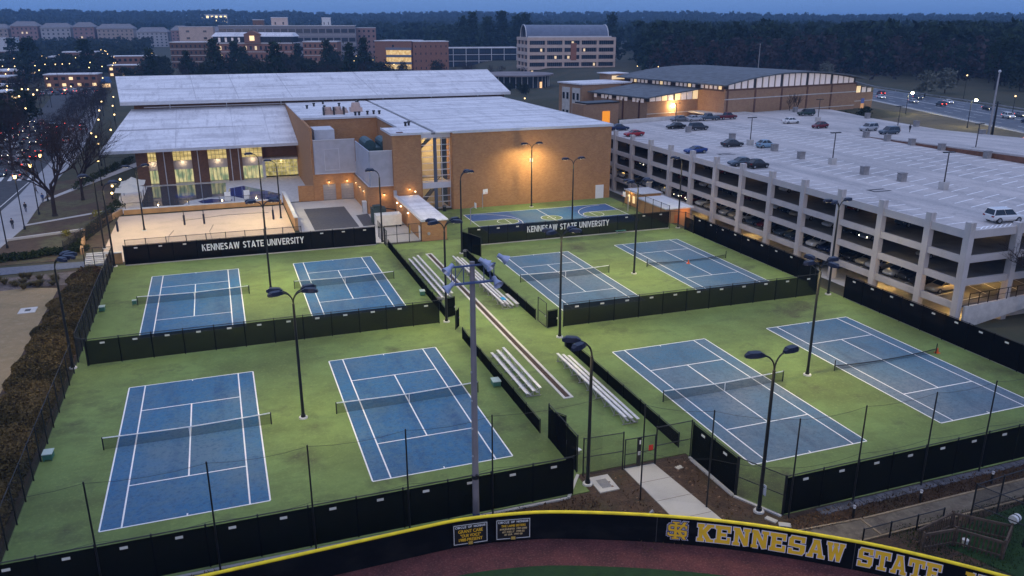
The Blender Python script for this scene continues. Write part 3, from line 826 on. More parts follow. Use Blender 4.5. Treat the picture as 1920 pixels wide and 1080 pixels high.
rp.hexa([(131.2, 66.9, 11.2), (156.3, 66.9, 11.2), (156.3, 143, 8.55), (131.2, 143, 8.55), (131.2, 66.9, 11.65), (156.3, 66.9, 11.65), (156.3, 143, 9.05), (131.2, 143, 9.05)])
rp.prism([(131.0, 143), (156.3, 143), (159.5, 168), (165.0, 189.5), (158, 194.2), (131.0, 187.2)], 8.58, 9.04)
part('top_deck', rp, DECK, gar)
part('ramp_wall', MB().hexa([(131.02, 66.9, 8.2), (131.18, 66.9, 8.2), (131.18, 142.6, 8.2), (131.02, 142.6, 8.2), (131.02, 66.9, 11.1), (131.18, 66.9, 11.1), (131.18, 142.6, 8.95), (131.02, 142.6, 8.95)]), M('rust_brown_wall', (0.17, 0.075, 0.045), 0.85, 0.2), gar)
ground0 = MB().prism([(79.2, 67.2), (156, 67.2), (156, 176), (79.2, 174)], -2.5, -2.38)
part('ground_slab', ground0, CONC_PALE, gar)
# columns: each a part, sharing one mesh
cme = MB().box(-0.38, 0.38, -0.42, 0.42, 0, 12.9).mesh('column'); cme.materials.append(SPANDREL)
for i, y in enumerate(cy_cols):
    c = piece('column', cme, None, gar, (0.0, y - 66.6, 0.0))
for k in range(1, 10):
    piece('column', cme, None, gar, (k * 7.6, 0.4, 0.0), scale=(1, 1, 0.955 if k % 2 else 1.0))
ime = MB().box(-0.35, 0.35, -0.35, 0.35, 0, 10.99).mesh('inner_column'); ime.materials.append(SPANDREL)
for x in (96.5, 113, 130):
    for y in cy_cols[1::2]:
        piece('inner_column', ime, None, gar, (x - 80, y - 66.6, 0.0))
# spandrel beams, one per bay and level
for lv, z in enumerate(FLOORS):
    h0, h1 = (z - 0.52, z + 0.30) if lv < 3 else (z - 0.52, z + 0.42)
    me_b = MB().box(-0.18, 0.18, 0, 1, h0 + 2.4, h1 + 2.4).mesh('spandrel_beam'); me_b.materials.append(SPANDREL)
    ys = cy_cols
    for a, b in zip(ys[:-1], ys[1:]):
        piece('spandrel_beam', me_b, None, gar, (0, a + 0.42 - 66.6, 0), scale=(1, b - a - 0.84, 1))
    me_e = MB().box(0, 1, -0.18, 0.18, h0 + 2.4, h1 + 2.4).mesh('spandrel_beam'); me_e.materials.append(SPANDREL)
    for k in range(0, 9):
        if lv == 0: break
        piece('spandrel_beam', me_e, None, gar, (k * 7.6 + 0.38, 0.4, 0.02), scale=(6.84, 1, 1))
# far side and back walls close the view through the levels
part('rear_wall', MB().box(155.7, 156.0, 67, 176, -2.4, 8.5).box(80.4, 155.7, 174.5, 174.9, -2.4, 8.5), M('dim_concrete', (0.12, 0.11, 0.10), 0.9, 0.2), gar)  # concrete colour darkened to stand in for the shade inside
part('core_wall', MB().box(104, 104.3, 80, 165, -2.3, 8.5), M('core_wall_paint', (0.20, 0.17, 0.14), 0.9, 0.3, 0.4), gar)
# parapet behind the deck, toward the hall
bp = MB(); bp.obox((102.3, 180.5), (1, 0.228), 10.6, 0.15, 8.6, 10.0); bp.obox((121.8, 185.2), (1, 0.25), 9.3, 0.15, 8.6, 9.6)
part('parapet', bp, CONC_PALE, gar)
# deck markings
mk = MB()
z = 9.058
for k in range(40):
    y = 68.9 + k * 2.62
    if y > 172: break
    mk.poly([(80.9, y, z), (85.9, y + 0.25, z), (85.9, y + 0.43, z), (80.9, y + 0.18, z)])
for k in range(38):
    y = 70 + k * 2.62
    if y > 170: break
    mk.poly([(92.6, y, z), (97.7, y + 1.5, z), (97.7, y + 1.70, z), (92.6, y + 0.20, z)])
    mk.poly([(103.8, y, z), (98.9, y - 1.5, z), (98.9, y - 1.30, z), (103.8, y + 0.20, z)])
    mk.poly([(110.5, y, z), (115.6, y + 1.5, z), (115.6, y + 1.72, z), (110.5, y + 0.22, z)])
    mk.poly([(122.0, y, z), (116.4, y - 1.5, z), (116.4, y - 1.28, z), (122.0, y + 0.22, z)])
    mk.poly([(125.2, y, z), (130.3, y + 0.6, z), (130.3, y + 0.82, z), (125.2, y + 0.22, z)])
for k in range(9):
    mk.poly([(82.2 + k * 0.75, 67.8, z + 0.003), (82.5 + k * 0.75, 67.8, z + 0.003), (85.2 + k * 0.75, 69.4, z + 0.003), (84.9 + k * 0.75, 69.4, z + 0.003)])
part('parking_marking', mk, M('bright_line_paint', (0.86, 0.86, 0.85), 0.8, 0.1, 3), gar)
sy = MB()
for (cx, cy) in ((88.7, 128.4), (89.7, 91.2)):
    sy.box(cx - 1.6, cx + 1.6, cy - 0.9, cy - 0.4, 9.05, 9.062).box(cx - 1.6, cx + 1.6, cy + 0.4, cy + 0.9, 9.05, 9.062).box(cx - 1.6, cx - 1.1, cy - 0.4, cy + 0.4, 9.05, 9.062)
part('painted_arrow', sy, ASPHALT, gar)
gm2 = MB()
for k in range(40):
    gm2.poly([(81, 68 + k * 2.62, -2.372), (86, 68.6 + k * 2.62, -2.372), (86, 68.72 + k * 2.62, -2.372), (81, 68.12 + k * 2.62, -2.372)])
    gm2.poly([(81, 68 + k * 2.62, 0.408), (86, 68.6 + k * 2.62, 0.408), (86, 68.72 + k * 2.62, 0.408), (81, 68.12 + k * 2.62, 0.408)])
for k in range(16):
    gm2.poly([(87 + k * 2.6, 69, 0.408), (87.12 + k * 2.6, 69, 0.408), (88.6 + k * 2.6, 75, 0.408), (88.48 + k * 2.6, 75, 0.408)])
part('parking_marking', gm2, LINE_WORN, gar)
# sloped end wall and rail at the near corner
part('ramp_parapet', MB().hexa([(80.5, 66.1, -2.4), (92, 66.1, -0.6), (92, 66.4, -0.6), (80.5, 66.4, -2.4), (80.5, 66.1, 0.45), (92, 66.1, 0.95), (92, 66.4, 0.95), (80.5, 66.4, 0.45)]), CONC_PALE, gar)
rl = MB()
for k in range(8): rl.bar((81 + k * 1.5, 66.2, 0.46 + k * 0.06), (81 + k * 1.5, 66.2, 2.0 + k * 0.03), 0.07)
rl.bar((81, 66.2, 2.0), (92, 66.2, 2.25), 0.07); rl.bar((81, 66.2, 1.3), (92, 66.2, 1.6), 0.05)
part('guard_rail', rl, BLACK, gar)
fx = MB()
for x, y, z, e in [(84, 70, 2.4, 130), (91, 72, 2.5, 170), (84, 82, 2.5, 60), (84, 70, -0.35, 110), (84, 82, -0.3, 90), (84, 97, -0.3, 80), (84, 112, -0.3, 70), (84, 128, -0.3, 60), (84, 143, -0.3, 60), (84, 100, 2.5, 45), (84, 121, 2.5, 45), (84, 142, 2.5, 60), (84, 160, 2.4, 60), (92, 78, 5.3, 26), (92, 104, 5.3, 22), (92, 134, 5.3, 22), (92, 84, 8.2, 40), (92, 74, 8.2, 30), (92, 108, 8.2, 26), (92, 136, 8.2, 26)]:
    lamp('bay_light', 'POINT', (x, y, z), e * (2.6 if z < 0 else (2.2 if y < 80 and z < 3 else 0.8)), (1.0, 0.60, 0.16), gar, 0.2)
    fx.box(x - 0.5, x + 0.5, y - 0.12, y + 0.12, z + 0.02, z + 0.1)
part('ceiling_fixture', fx, LENS, gar)
for zc, e_, ys_ in ((2.55, 34, (74, 89, 104, 119, 134, 149, 164)), (5.3, 16, (80, 95, 111, 126, 142, 157)), (8.1, 20, (88, 103, 118, 133, 149, 165))):
    for y_ in ys_:
        lamp('bay_light', 'POINT', (87.5, y_, zc), e_, (1.0, 0.62, 0.20), gar, 0.2)
# concrete stubs standing on the deck
sme = MB().box(-0.55, 0.55, -0.45, 0.45, 0, 1.25).box(-0.62, 0.62, -0.5, 0.5, 1.25, 1.33).mesh('column_stub'); sme.materials.append(M('dull_concrete', (0.26, 0.25, 0.25), 0.9, 0.2, 1.0))
for x, y in ((98.1, 119), (97.3, 102.5), (98.3, 95.7), (99.7, 128.7), (101.3, 144.9), (99.3, 158.8), (130.2, 138.1), (130.3, 132.2), (130.4, 125.8), (130.3, 118.4), (130.2, 108.2), (129.9, 97.3), (156, 150), (156.2, 132), (158, 168), (150.5, 187)):
    piece('column_stub', sme, None, gar, (x - 80, y - 66.6, 11.45 if y > 0 else 0))

# ================================================================== FENCES
POST = MB().cyl((0, 0, 0), (0, 0, 1), 0.055, 0.055, 8).mesh('post'); POST.materials.append(BLACK)
def _panel(mat):
    me = MB().poly([(0, 0, 0), (1, 0, 0), (1, 0, 1), (0, 0, 1)]).mesh('screen_panel'); me.materials.append(mat); return me
P_SCREEN, P_SCREEN_OP, P_CHAIN = _panel(SCREEN), _panel(SCREEN_OP), _panel(CHAIN)
RAIL = MB().cyl((0, 0, 0), (1, 0, 0), 0.035, 0.035, 6).mesh('top_rail'); RAIL.materials.append(BLACK)
TAG = MB().box(-0.22, 0.22, -0.012, 0.012, 0, 0.17).mesh('wind_flap'); TAG.materials.append(LEAF_TAG)
def fence(label, a, b, h=3.0, screen=None, bay=3.05, mid=False, tags=0, skip=(0, 0), kerb=None, name='court_fence', z=0.0, chain=True, lastpost=True, pmat=None, cat='fence'):
    """posts, rails, chain-link and screen bays from a to b; screen = (bottom, top, mesh)"""
    a = Vector((a[0], a[1], z)); b = Vector((b[0], b[1], z)); L = (b - a).length
    ang = math.atan2(b.y - a.y, b.x - a.x)
    n = max(1, round(L / bay)); s = L / n
    t = thing(name, label, cat, a, ang)
    for i in range(n + (1 if lastpost else 0)):
        piece('post', POST, None, t, (i * s, 0, 0), scale=(1, 1, h + 0.08))
    for i in range(n):
        if screen:
            piece('screen_panel', screen[2], None, t, (i * s, -0.065 - 0.004 * (i % 2), screen[0]), scale=(s, 1, screen[1] - screen[0]))
        if chain:
            piece('chain_link_panel', P_CHAIN, None, t, (i * s, 0.0, 0.05), scale=(s, 1, h - 0.08))
        if tags and i % tags == 0 and not (skip[0] < i * s + s * .5 < skip[1]):
            piece('wind_flap', TAG, None, t, (i * s + s * 0.5, -0.085, screen[1] * 0.84), (R(-8 + 3 * (i % 4)), 0, 0))
    piece('top_rail', RAIL, None, t, (0, 0, h), scale=(L, 1, 1))
    if mid: piece('mid_rail', RAIL, None, t, (0, 0, h * 0.5), scale=(L, 1, 1))
    if kerb:
        part('kerb', MB().box(0, L, -0.2 + kerb, 0.0 + kerb, 0.0, 0.10), CONC, t, local=True)
    return t
def arcstrip(cx, cz, ro, w, a0, a1, n=6, ex=1.0):
    """ring segments as convex quads"""
    q = []
    for k in range(n):
        a, b = R(a0 + (a1 - a0) * k / n), R(a0 + (a1 - a0) * (k + 1) / n)
        q.append([(cx + ex * (ro - w) * math.cos(a), cz + (ro - w) * math.sin(a)), (cx + ex * ro * math.cos(a), cz + ro * math.sin(a)), (cx + ex * ro * math.cos(b), cz + ro * math.sin(b)), (cx + ex * (ro - w) * math.cos(b), cz + (ro - w) * math.sin(b))])
    return q
def bx_(x0, x1, z0, z1): return [(x0, z0), (x1, z0), (x1, z1), (x0, z1)]
SANS = {
 'K': (.80, [bx_(0, .2, 0, 1), [(.2, .42), (.54, 1), (.78, 1), (.2, .66)], [(.30, .50), (.44, .62), (.80, 0), (.56, 0)]]),
 'E': (.66, [bx_(0, .2, 0, 1), bx_(.2, .66, 0, .18), bx_(.2, .60, .41, .59), bx_(.2, .66, .82, 1)]),
 'N': (.84, [bx_(0, .2, 0, 1), bx_(.64, .84, 0, 1), [(.2, .72), (.2, 1), (.64, .28), (.64, 0)]]),
 'S': (.70, arcstrip(.35, .73, .27, .18, 20, 270, 8, 1.25) + arcstrip(.35, .27, .27, .18, 90, -160, 8, 1.25)),
 'A': (.90, [[(0, 0), (.22, 0), (.56, 1), (.34, 1)], [(.68, 0), (.90, 0), (.56, 1), (.36, 1)], bx_(.24, .66, .18, .34)]),
 'W': (1.2, [[(0, 1), (.21, 1), (.42, 0), (.24, 0)], [(.24, 0), (.42, 0), (.66, 1), (.50, 1)], [(.54, 1), (.70, 1), (.96, 0), (.78, 0)], [(.78, 0), (.96, 0), (1.2, 1), (.99, 1)]]),
 'T': (.74, [bx_(0, .74, .82, 1), bx_(.27, .47, 0, .82)]),
 'U': (.80, [bx_(0, .2, .38, 1), bx_(.6, .8, .38, 1)] + arcstrip(.40, .40, .40, .2, 180, 360, 8)),
 'I': (.2, [bx_(0, .2, 0, 1)]),
 'V': (.86, [[(0, 1), (.22, 1), (.52, 0), (.34, 0)], [(.34, 0), (.52, 0), (.86, 1), (.64, 1)]]),
 'R': (.76, [bx_(0, .2, 0, 1), bx_(.2, .42, .82, 1), bx_(.2, .42, .36, .54)] + arcstrip(.42, .68, .32, .18, -90, 90, 6) + [[(.30, .36), (.50, .38), (.78, 0), (.54, 0)]]),
 'Y': (.84, [bx_(.32, .52, 0, .46), [(0, 1), (.23, 1), (.52, .46), (.32, .40)], [(.61, 1), (.84, 1), (.52, .40), (.32, .46)]]),
 'C': (.74, arcstrip(.40, .5, .5, .19, 45, 315, 10, .82)), 'L': (.62, [bx_(0, .2, 0, 1), bx_(.2, .62, 0, .18)]),
 'O': (.86, arcstrip(.43, .5, .5, .19, 0, 360, 12, .86)), 'F': (.62, [bx_(0, .2, 0, 1), bx_(.2, .56, .41, .59), bx_(.2, .62, .82, 1)]), 'H': (.82, [bx_(0, .2, 0, 1), bx_(.62, .82, 0, 1), bx_(.2, .62, .41, .59)]),
}
def lettering(t, txt, h, xc, y, z0, mat, width=None, track=.14):
    """sans capitals as separate letters in the thing's own frame, centred on xc"""
    ws = [(SANS[c][0] if c != ' ' else .42) + track for c in txt]
    tot = sum(ws) - track
    k = (width / (tot * h)) if width else 1.0
    x = xc - tot * h * k / 2
    for c, w_ in zip(txt, ws):
        if c != ' ':
            m = MB()
            for i, st_ in enumerate(SANS[c][1]):
                fr_ = [(x + px * h * k, y - 0.0012 * (i % 3), z0 + pz * h) for px, pz in st_]
                m.poly(fr_)
            o = part('letter', m, mat, t, local=True); o['label'] = 'letter ' + c
        x += w_ * h * k
LW, LE, RW, RE = -15.5, 22.35, 31.85, 70.4
t = fence('black screened fence lettered in white behind the left courts, beside the sand court', (LW + 1.4, 120.1), (20.9, 119.5), 2.85, (0.1, 2.8, P_SCREEN_OP), tags=1, kerb=-0.05, skip=(10, 24.6))
lettering(t, 'KENNESAW STATE UNIVERSITY', 0.98, 17.3, -0.10, 1.2, WHITE, 14.2, .12)
t = fence('black screened fence lettered in white in front of the basketball court', (34.1, 113.9), (68.4, 113.6), 2.85, (0.1, 2.8, P_SCREEN), tags=1, kerb=-0.05, skip=(9.2, 23.6))
lettering(t, 'KENNESAW STATE UNIVERSITY', 0.98, 16.4, -0.10, 1.34, WHITE, 14.0, .12)
fence('black screened fence crossing between the front and rear left courts', (-14.4, 83.2), (21.2, 83.0), 2.75, (0.1, 2.6, P_SCREEN), tags=1)
fence('black screened fence crossing between the front and rear right courts', (33.9, 77.2), (68.0, 76.8), 2.75, (0.1, 2.6, P_SCREEN), tags=1)
fence('tall black screened fence closing the front of the near left courts', (-15.5, 46.2), (21.2, 46.0), 3.0, (0.08, 2.9, P_SCREEN_OP), tags=1)
fence('tall black screened fence closing the front of the near right courts', (33.75, 38.75), (70.4, 38.9), 3.0, (0.08, 2.9, P_SCREEN_OP), tags=1)
fence('black chain link fence down the left edge of the left courts', (LW, 120.2), (LW, 84.6), 3.0, (0.1, 2.9, _panel(M('thin_black_screen', (0.012, 0.011, 0.013), 0.8, 0.2, alpha=0.80))), kerb=None)
fence('black chain link fence between the hedge and the near left court', (LW, 81.6), (LW, 46.4), 3.0, (0.1, 1.3, _panel(M('thin_black_screen_low', (0.012, 0.011, 0.013), 0.8, 0.2, alpha=0.5))), kerb=None)
fence('short grey chain link return at the left end of the middle fence', (LW, 84.4), (-14.5, 83.2), 2.75, None)
fence('low black screen along the left side of the walkway by the rear bleachers', (LE, 117.0), (LE, 84.4), 1.25, (0.05, 1.2, P_SCREEN_OP), bay=3.0)
fence('low black screen along the left side of the walkway by the front bleachers', (LE, 77.6), (LE, 55.2), 1.25, (0.05, 1.2, P_SCREEN_OP), bay=3.0)
fence('low black screen along the right side of the walkway by the rear bleachers', (RW, 107.5), (RW, 80.4), 1.25, (0.05, 1.2, P_SCREEN_OP), bay=3.0)
fence('low black screen along the right side of the walkway by the front bleachers', (RW, 71.5), (RW, 49.3), 1.25, (0.05, 1.2, P_SCREEN_OP), bay=3.0)
fence('tall black screened fence section at the near corner of the walkway', (22.7, 54.2), (22.7, 48.6), 3.05, (0.05, 2.95, P_SCREEN_OP), bay=2.0)
fence('tall black screen at the far end of the right walkway fence, below the light pole', (32.5, 112.2), (34.0, 107.6), 2.85, (0.05, 2.8, P_SCREEN_OP), bay=2.4)
fence('short open fence at the far corner of the rear right courts, beside the lettered fence', (32.5, 112.4), (34.0, 113.8), 2.85, None, bay=2)
fence('black screened fence between the rear right court and the garage', (RE, 109.0), (RE, 80.2), 2.9, (0.1, 2.85, P_SCREEN_OP), tags=1, kerb=0.25)
fence('black screened fence between the near right court and the garage', (RE, 74.8), (RE, 39.2), 2.9, (0.1, 2.85, P_SCREEN_OP), tags=1, kerb=0.25)
fence('open chain link corner fence behind the lettered fence, below the garage', (68.6, 113.5), (RE, 111.8), 2.9, None, bay=2)
fence('blue tinted screen return beside the corner light pole near the utility hut', (RE, 111.6), (RE, 109.2), 2.9, (0.1, 2.2, P_SCREEN), bay=2.4)
fence('short black screen return beside the light pole at the middle right corner', (68.2, 76.7), (69.4, 80.0), 2.9, (0.1, 2.8, P_SCREEN_OP), bay=2)
fence('black screened fence section at the near right court beside the concrete walk', (32.0, 47.6), (32.1, 42.0), 3.0, (0.08, 2.95, P_SCREEN_OP), tags=1, kerb=-0.1)
fence('open chain link fence at the near right corner around the light pole', (32.15, 41.9), (33.7, 38.8), 3.0, None, bay=3.6, mid=True)
fence('open chain link entrance fence left of the entrance gate', (22.9, 47.95), (26.1, 47.8), 3.1, None, bay=3.2, mid=True)
fence('open chain link entrance fence right of the entrance gate', (28.85, 47.7), (31.95, 47.75), 3.1, None, bay=3.1, mid=True)
fence('chain link fence around the sand court with posts above the lettered fence', (-14.0, 121.9), (10.2, 121.9), 3.2, None, bay=2.6)
fence('small chain link enclosure beside the steps by the sand court', (-19.4, 121.6), (-15.6, 121.2), 2.6, None, bay=1.3, mid=True)
fence('black chain link fence between the dumpster yard and the walkway', (22.2, 118.9), (28.0, 119.2), 2.9, None, bay=1.9, mid=True)
fence('black railing at the far end of the left walkway fence', (22.2, 117.2), (22.2, 124.0), 2.6, None, bay=1.1, chain=True)
fence('chain link railing along the pool deck above the sand court', (-17.0, 156.2), (9.5, 156.2), 1.8, None, bay=2.6)
fence('open chain link fence between the basketball court and the utility hut', (69.3, 131.5), (69.3, 115.0), 3.4, None, bay=2.6)
fence('dark fence along the planted edge left of the sand court', (-22.8, 128), (-18.6, 150), 2.4, (0.1, 2.2, _panel(M('thin_dark_screen', (0.014, 0.012, 0.012), 0.8, 0.2, alpha=0.6))), bay=2.6)

def gate(label, hinge, ang, w, h, mat, mesh=None, closed=True):
    t = thing('fence_gate', label, 'gate', (hinge[0], hinge[1], 0), ang)
    f = MB().bar((0.04, 0, 0.08), (0.04, 0, h), 0.07).bar((w - 0.04, 0, 0.08), (w - 0.04, 0, h), 0.07).bar((0, 0, h), (w, 0, h), 0.06).bar((0, 0, 0.12), (w, 0, 0.12), 0.06).bar((0, 0, h * .5), (w, 0, h * .5), 0.05)
    part('gate_frame', f, BLACK, t, local=True)
    piece('gate_screen', mesh or P_SCREEN_OP, None, t, (0.06, -0.05, 0.16), scale=(w - 0.12, 1, h - 0.22))
    part('latch', MB().box(w - 0.14, w - 0.02, -0.12, -0.06, h * 0.45, h * 0.45 + 0.2), GALV, t, local=True)
    return t
gate('black gate leaf standing open by the left light pole at the walkway', (22.5, 84.3), R(20), 1.1, 2.4, BLACK)
gate('black gate leaf standing open at the end of the front left walkway screen', (22.3, 80.2), R(55), 1.2, 2.3, BLACK)
gate('black screened gate leaf at the middle of the right walkway', (32.0, 77.3), R(8), 1.3, 2.1, BLACK)
gate('open mesh gate beside the black screened gate of the right walkway', (31.9, 79.9), R(-88), 2.4, 2.9, BLACK, P_CHAIN)
gate('double chain link entrance gate with a red sign, left leaf', (26.2, 47.75), R(-2), 1.3, 2.5, BLACK, P_CHAIN)
tg = gate('double chain link entrance gate with a red sign, right leaf', (28.8, 47.68), R(178), 1.3, 2.5, BLACK, P_CHAIN)
part('red_sign', MB().box(0.25, 0.62, 0.06, 0.08, 1.3, 1.75), M('red_sign', (0.45, 0.03, 0.02), 0.6, 0), tg, local=True)
part('post_guard', MB().box(1.28, 1.55, -0.05, 0.05, 0.1, 2.5), BLACK, tg, local=True)
part('paper_notice', MB().box(1.3, 1.5, 0.055, 0.07, 1.05, 1.35), WHITE, tg, local=True)
part('paper_notice', MB().box(1.3, 1.42, 0.055, 0.07, 1.95, 2.3), WHITE, tg, local=True)
gate('black screened gate leaf open at the near corner of the walkway', (23.0, 53.6), R(-60), 1.1, 2.6, BLACK)
solo('notice_board', MB().box(33.05, 33.09, 39.9, 40.5, 0.9, 1.7), M('pale_blue_notice', (0.45, 0.5, 0.62), 0.6, 0), 'pale blue notice fixed low on the corner chain link fence', 'notice')

# ================================================================== LIGHT POLES
HEAD = MB()
for x0, x1, w0, w1, z0, z1 in ((0.0, 0.25, 0.14, 0.24, 0.02, 0.10), (0.25, 0.6, 0.24, 0.32, 0.0, 0.13), (0.6, 1.05, 0.32, 0.29, 0.0, 0.13), (1.05, 1.3, 0.29, 0.14, 0.0, 0.10)):
    t0 = z1 + (0.16 if x0 >= 0.25 else 0.03); t1 = z1 + (0.16 if x1 < 1.2 else 0.03)
    HEAD.hexa([(x0, -w0, -0.05), (x1, -w1, -0.05), (x1, w1, -0.05), (x0, w0, -0.05), (x0, -w0 * .8, t0), (x1, -w1 * .8, t1), (x1, w1 * .8, t1), (x0, w0 * .8, t0)])
HEAD = HEAD.mesh('lamp_head'); HEAD.materials.append(LAMPBLUE)
LENSM = MB().box(0.3, 1.05, -0.2, 0.2, -0.075, -0.055).mesh('lamp_lens')
def gooseneck(ang, spread, rise, r=0.06):
    m = MB(); c, s = math.cos(ang), math.sin(ang); pts = []
    for i in range(7):
        a = R(90) * i / 6
        pts.append((c * spread * (1 - math.cos(a)), s * spread * (1 - math.cos(a)), rise * math.sin(a)))
    return m.tube(pts, r, 6)
COURT_COL = (1.0, 0.82, 0.40)
LENS_C = E('court_lamp_lens', (1.0, 0.85, 0.55), 3.0)
LENSM.materials.append(LENS_C)
def light_pole(x, y, h, heads, label, energy=900, z=0.0, base='concrete', spread=0.85, rise=1.05, cat='light pole', group='court light poles', straight=False, lit=True):
    t = thing('light_pole', label, cat, (x, y, z), 0, group)
    b = MB()
    b.cyl((0, 0, 0.0), (0, 0, 0.12), 0.38, 0.36, 14)
    part('pole_base', b, CONC_PALE, t, local=True)
    p = MB().cyl((0, 0, 0.12), (0, 0, 0.35), 0.2, 0.2, 10).cyl((0, 0, 0.35), (0, 0, h - rise), 0.14, 0.105, 10)
    part('pole', p, BLACK, t, local=True)
    for i, a in enumerate(heads):
        a = R(a)
        if straight: m = MB().bar((0, 0, -0.05), (math.cos(a) * spread, math.sin(a) * spread, 0.0), 0.08)
        else: m = gooseneck(a, spread, rise)
        zz = h if straight else h - rise
        arm = piece('arm', (lambda me: (me.materials.append(BLACK), me)[1])(m.mesh('arm')), None, t, (0, 0, zz))
        hd = piece('lamp_head', HEAD, None, t, (math.cos(a) * spread * 0.92, math.sin(a) * spread * 0.92, h), (0, 0, a))
        piece('lamp_lens', LENSM, None, hd)
    if lit and energy:
        k = len(heads)
        for a in (heads if k <= 2 else (heads[0], heads[k // 2])):
            a = R(a)
            lamp('court_lamp', 'SPOT', (x + math.cos(a) * (spread + 0.65), y + math.sin(a) * (spread + 0.65), z + h - 0.2), 2.0 * energy / min(k, 2), COURT_COL, t, 0.25, R(165))
    return t
LP = [
 (4.3, 64.6, 11.4, (20, -20, 160, 200), 'four headed black light pole between the two near left courts', 2100),
 (4.2, 102.0, 11.4, (15, -18, 165, 198), 'four headed black light pole between the two rear left courts', 4200),
 (22.75, 46.8, 11.2, (150, 205), 'twin headed black light pole at the entrance gate, both lamps facing left', 700),
 (32.4, 39.6, 11.7, (12, 168), 'twin headed black light pole at the near right corner of the courts', 900),
 (50.8, 57.3, 11.3, (5, 95, 185, 275), 'four headed black light pole with crossed arms between the near right courts', 2800),
 (22.1, 83.2, 11.6, (150, 200, 20, -30), 'black light pole with clustered heads at the middle left walkway gate', 2200),
 (32.3, 74.5, 11.7, (20, 160, 200, -20), 'black four headed light pole at the middle right walkway gate', 2200),
 (50.9, 92.6, 12.6, (15, -20, 165, 200), 'four headed black light pole between the two rear right courts', 3800),
 (-15.8, 83.0, 11.2, (20, -20, 50, -50), 'black light pole with stacked heads at the left fence beside the hedge', 700),
 (69.5, 76.5, 11.8, (10, 165, 205), 'black light pole at the middle right corner in front of the garage', 1500),
 (22.1, 120.3, 11.2, (180, 150), 'black light pole beside the white dumpster, lamps facing left', 1200),
 (31.9, 110.3, 11.9, (5, 35), 'black light pole at the far corner of the rear right courts', 1300),
 (53.0, 136.5, 11.6, (0, 180), 'twin headed black light pole against the big blank brick wall', 1800),
 (54.6, 121.6, 11.0, (0, 180), 'twin headed black light pole behind the lettered fence of the basketball court', 2000),
 (-15.5, 120.1, 11.6, (0, 30), 'black light pole at the corner of the rear left court by the steps', 1200),
 (8.7, 142.4, 10.0, (160,), 'single gooseneck black light pole in the sand court, right end', 1500),
 (5.6, 135.3, 12.4, (185,), 'tall black light pole standing in the right half of the sand court', 1800),
 (-13.0, 141.0, 10.5, (180, 20), 'black light pole at the left end of the sand court by the shade tent', 1700),
 (-17.9, 131.0, 11.0, (165, 200), 'black light pole rising beside the tan wall left of the sand court', 900),
 (70.0, 113.2, 11.6, (175, 205), 'black light pole at the far right corner near the garage and hut', 1000),
]
for a in LP: light_pole(*a)
# flood lamp on the gym wall pole (lit, aimed at the wall)
wl = thing('flood_lamp', 'lit white flood lamp halfway up the pole on the big brick wall', 'flood lamp', (53.0, 136.75, 8.4))
part('housing', MB().box(52.75, 53.25, 136.65, 137.0, 8.3, 8.9), WHITE, wl); part('lens', MB().box(52.8, 53.2, 137.01, 137.04, 8.36, 8.84), LENS, wl)
lamp('wall_flood', 'POINT', (53.6, 135.6, 7.6), 950, (1.0, 0.76, 0.36), wl, 0.2)

# tall stadium pole with a rack of floodlights in the foreground
st = thing('stadium_light_pole', 'tall grey stadium pole with a blue rack of floodlights in front of the courts', 'stadium light', (13.75, 45.35, 0))
p = MB().cyl((13.75, 45.35, -0.03), (13.75, 45.35, 9), 0.23, 0.20, 14).cyl((13.75, 45.35, 9), (13.75, 45.35, 18.25), 0.20, 0.16, 14)
part('pole', p, M('weathered_grey_steel', (0.20, 0.18, 0.19), 0.6, 0.15, 0.5), st)
part('band', MB().cyl((13.75, 45.35, 3.2), (13.75, 45.35, 3.45), 0.26, 0.26, 14).sphere((13.75, 45.05, 3.55), 0.11), BLACK, st)
part('number_plate', MB().cyl((13.75, 45.35, 0.0), (13.75, 45.35, 0.55), 0.242, 0.24, 14), M('blue_plate', (0.05, 0.08, 0.2), 0.6, 0), st)
rk = MB()
for zz in (17.0, 18.1):
    rk.bar((12.25, 45.05, zz), (15.15, 45.05, zz), 0.10 if zz > 17.5 else 0.24, 0.10)
for xx in (12.35, 12.6, 13.1, 14.4, 14.8, 15.05): rk.bar((xx, 45.05, 17.0), (xx, 45.05, 18.1), 0.05)
rk.bar((12.35, 45.05, 17.0), (13.1, 45.05, 18.05), 0.03).bar((15.05, 45.05, 17.0), (14.4, 45.05, 18.05), 0.03)
part('rack', rk, M('blue_grey_frame', (0.06, 0.09, 0.20), 0.5, 0.1), st)
part('cable_cleat', MB().box(13.45, 13.55, 45.0, 45.1, 5, 5.1).box(13.45, 13.55, 45.0, 45.1, 7, 7.1).box(13.45, 13.55, 45.0, 45.1, 9, 9.1).box(13.45, 13.55, 45.0, 45.1, 11, 11.1), GALV, st, kind='stuff')
FL = MB().cyl((0, 0, 0), (0.36, 0, -0.16), 0.14, 0.32, 14, cap=False).cyl((-0.26, 0, 0.10), (0, 0, 0), 0.15, 0.14, 10)
flm = FL.mesh('floodlight'); flm.materials.append(M('pale_blue_reflector', (0.34, 0.38, 0.52), 0.35, 0, metal=0.4))
for (xx, zz, a) in ((12.2, 18.15, 205), (12.2, 17.0, 190), (14.3, 18.35, -20), (14.55, 18.2, -60), (15.5, 18.5, -15), (15.1, 17.05, -75)):
    piece('floodlight', flm, None, st, (xx - 13.75, 44.85 - 45.35, zz), (0, R(10), R(a)))

